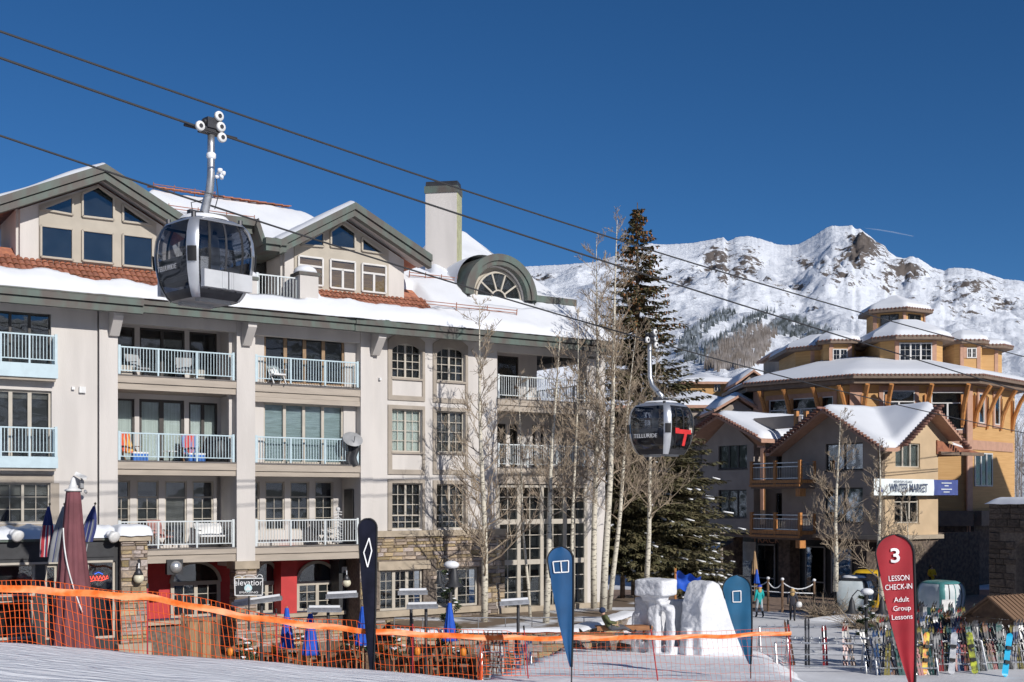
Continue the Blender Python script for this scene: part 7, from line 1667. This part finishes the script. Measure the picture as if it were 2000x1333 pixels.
racks = [(1600, 43.5, 3.2, 'empty steel ski rack lowest at the edge of the snow slope'), (1640, 45.0, 4.0, 'steel ski rack in the front row, left of the red flag'), (1545, 49.0, 2.6, 'nearly empty steel ski rack at the end of the net fence'), (1830, 44.0, 3.4, 'crowded ski rack in the front row, right of the red flag'), (1955, 44.5, 3.0, 'crowded ski rack in the front row, at the right edge'), (1800, 48.0, 3.6, 'crowded ski rack in the second row, behind the red flag'), (1905, 48.5, 3.4, 'crowded ski rack in the second row, before the wooden shelter'), (1850, 52.0, 4.5, 'long ski rack in the back row, before the teal cabin'), (1765, 43.0, 2.2, 'short ski rack directly behind the red flag pole')]
RK = ['', 'sparse front rack left of red flag', '', 'front rack right of red flag', 'front rack at right edge', 'second rack behind red flag', 'rack before wooden shelter', 'back rack before teal cabin', 'short rack behind red flag pole']
for i, (px, D, Ln, lab) in enumerate(racks):
    X = (px - 1000) / FPX * D; rz = rnd.uniform(-.12, .12); rack(lab, X, D, Ln, rz)
    row = ('front' if D < 46 else 'second' if D < 50 else 'back')
    if i in (0, 2): continue
    dens = .28 if i == 1 else 1.15
    n = int(Ln / .155 * dens)
    for j in range(n):
        f = (j + rnd.uniform(.1, .9)) / n - .5; x = X + Ln * f * math.cos(rz); y = D + Ln * f * math.sin(rz) - .36 + rnd.uniform(-.1, .06)
        skis(x, y, rz + rnd.uniform(-.25, .25), -.25 + rnd.uniform(-.16, .08), 'pair of skis in the ' + RK[i], 'skis in the plaza racks' if i > 1 else 'skis in the sparse rack', None, 0, rnd.uniform(-.16, .16))
        if rnd.random() < .45: tag(inst('ski_pole', POLEM, None, (x + rnd.uniform(-.15, .15), y - .1, 0), (-.2 + rnd.uniform(-.1, .1), rnd.uniform(-.25, .25), 0)), 'dark ski pole among skis in the ' + RK[i], 'ski pole', 'ski poles in the plaza racks')
board(1805, 1318, 42.6, mat('yellow_graphic', (.55, .45, .05), .4, col2=(.5, .12, .05), scale=5), 'yellow and red patterned snowboard beside the red flag', roll=.15); board(1962, 1330, 42.2, mat('cyan_board', (.0, .33, .55), .4, var=.05), 'bright cyan snowboard leaning near the right edge', 1.6, -.1, .18); board(1858, 1320, 42.8, mat('white_board', (.55, .55, .55), .4, col2=(.3, .32, .36), scale=3), 'white and grey snowboard in the front racks', roll=.1); board(1905, 1322, 42.9, mat('lime_board', (.45, .5, .05), .4, col2=(.03, .03, .03), scale=4), 'lime and black snowboard in the front racks', roll=-.12); board(1880, 1300, 46.5, mat('red_board', (.5, .05, .05), .4, col2=(.5, .5, .5), scale=2), 'red snowboard in the second row of racks', roll=.1)
# small rack of skis on the patio
c = W(988, 1282, 40.6); rack('small ski rack at the patio end under the heater beam', c.x, c.y, 1.7, .1, 1.1)
for j in range(11): skis(c.x - .8 + j * .155, c.y - .36, .1 + rnd.uniform(-.2, .2), -.26, 'pair of skis in the small rack on the patio', 'skis in the patio rack', None, 0, rnd.uniform(-.12, .12))
# ------------------------------------------------------------------ wooden shelter, glove rail, rope barrier
FS = Frame(1938, 46.0); sh = tag(FS.empty('wooden_shelter', 0.0), 'brown wooden shelter with a ridged gable roof at the right edge', 'shelter'); yl, yr_ = FS.t(1895), FS.t(1982); zr_ = EYE + FS.zt(1938, 1165); zl_ = EYE + FS.zt(1895, 1190); hw = max(abs(yl), abs(yr_)); SHB = mat('brown_roofing', (.20, .125, .075), .8, col2=(.15, .09, .055), scale=8, stretch=(9, .3, .3))
ze = zr_ - .85
for sg in (-1, 1):
    MB().add([(-.3, 0, zr_), (4.5, 0, zr_), (4.5, sg * (hw + .2), ze), (-.3, sg * (hw + .2), ze), (-.3, 0, zr_ - .08), (4.5, 0, zr_ - .08), (4.5, sg * (hw + .2), ze - .08), (-.3, sg * (hw + .2), ze - .08)], [(0, 1, 2, 3), (7, 6, 5, 4), (0, 3, 7, 4), (1, 5, 6, 2), (3, 2, 6, 7)]).build('roof_slope', SHB, sh)
    rm = MB().bar((-.3, 0, .03), (-.3, 0, .031), .01, .01)
    for i in range(18): x = -.25 + i * .27; MB().bar((x, sg * .02, zr_ + .015), (x, sg * (hw + .18), ze + .02), .05, .03).build('rib', SHB, sh)
    for x in (0, 4.2): MB().box(x - .09, x + .09, sg * hw - .09, sg * hw + .09, 0, ze + .05).build('post', PINE, sh)
    for x in (0, 4.2): MB().bar((x, sg * hw, ze - .7), (x, sg * (hw - .6), ze - .05), .09, .09).build('brace', PINE, sh)
    box('wall_plate', PINE, sh, -.15, 4.35, sg * hw - .07, sg * hw + .07, ze - .12, ze - .085)
MB().add([(-.05, 0, zr_ - .1), (-.05, hw, ze), (-.05, -hw, ze)], [(0, 1, 2)]).build('gable_board', PINE, sh); box('tie_beam', PINE, sh, -.1, .05, -hw, hw, ze - .2, ze - .02)
for px in (1768, 1852, 1958):
    c = W(px, 1245, 53.5); tag(MB().box(-.35, .35, -.03, .03, 0, 1.75).box(-.35, .35, -.03, .03, 1.76, 1.8).build('notice_board', WHITEP, None, False, (c.x, c.y, 0), (0, 0, .3)), 'blank white notice board behind the racks, %s' % ({1768: 'left of the red flag edge', 1852: 'under the teal cabin', 1958: 'inside the wooden shelter'}[px]), 'board', 'white notice boards')
pts = [(1400, 1138, 70), (1440, 1136, 68), (1500, 1140, 66.5), (1528, 1142, 66), (1590, 1144, 66)]
rb = tag(empty('rope_barrier', W(1500, 1160, 66.5)), 'snow crusted post and rope barrier in front of the dark shops', 'barrier'); RO_ = Vector(rb.location); ps = [W(*q) - RO_ for q in pts]
for p in ps: MB().tube([(p.x, p.y, -RO_.z), (p.x, p.y, p.z + .25)], .07, 6).build('post', PINE, rb); MB().ball((p.x, p.y, p.z + .3), .11, 8, 0, (1, 1, .8)).build('post_snow', SNOW, rb, True)
for a, b in zip(ps, ps[1:]):
    for dz in (.12, -.45): MB().tube([a.lerp(b, i / 8) + Vector((0, 0, dz - .35 * (1 - (2 * i / 8 - 1) ** 2) * (dz > 0))) for i in range(9)], .035, 5).build('rope', SNOW, rb, True)
# sunlit evergreen by the gateway, small plaza tree and hedge
spruce(1996, 1150, 60.0, 1085, 'small dark fir beside the stone gateway arch', 14, .9, .1, .05, False, 'fir_tree')
for (px, D, n_) in ((1690, 58, 'behind the white cabin'), (1610, 63, 'below the bare aspen')):
    c = W(px, 1160, D); g = tag(empty('bare_shrub', (c.x, c.y, 0)), 'leafless brown shrub ' + n_, 'shrub', 'leafless shrubs'); r = random.Random(px); mb = MB()
    for i in range(240):
        a = r.uniform(0, 6.28); e = r.uniform(.2, 1.2); d = Vector((math.cos(a), math.sin(a), e)).normalized(); q = [Vector((r.uniform(-.7, .7), r.uniform(-.3, .3), 0))]
        for k in range(3): d = (d + Vector((r.uniform(-.4, .4), r.uniform(-.4, .4), r.uniform(-.3, .2)))).normalized(); q.append(q[-1] + d * r.uniform(.3, .75))
        mb.tube(q, [.014, .012, .009, .005], 3, cap=False)
    mb.build('twigs', TWIG, g)
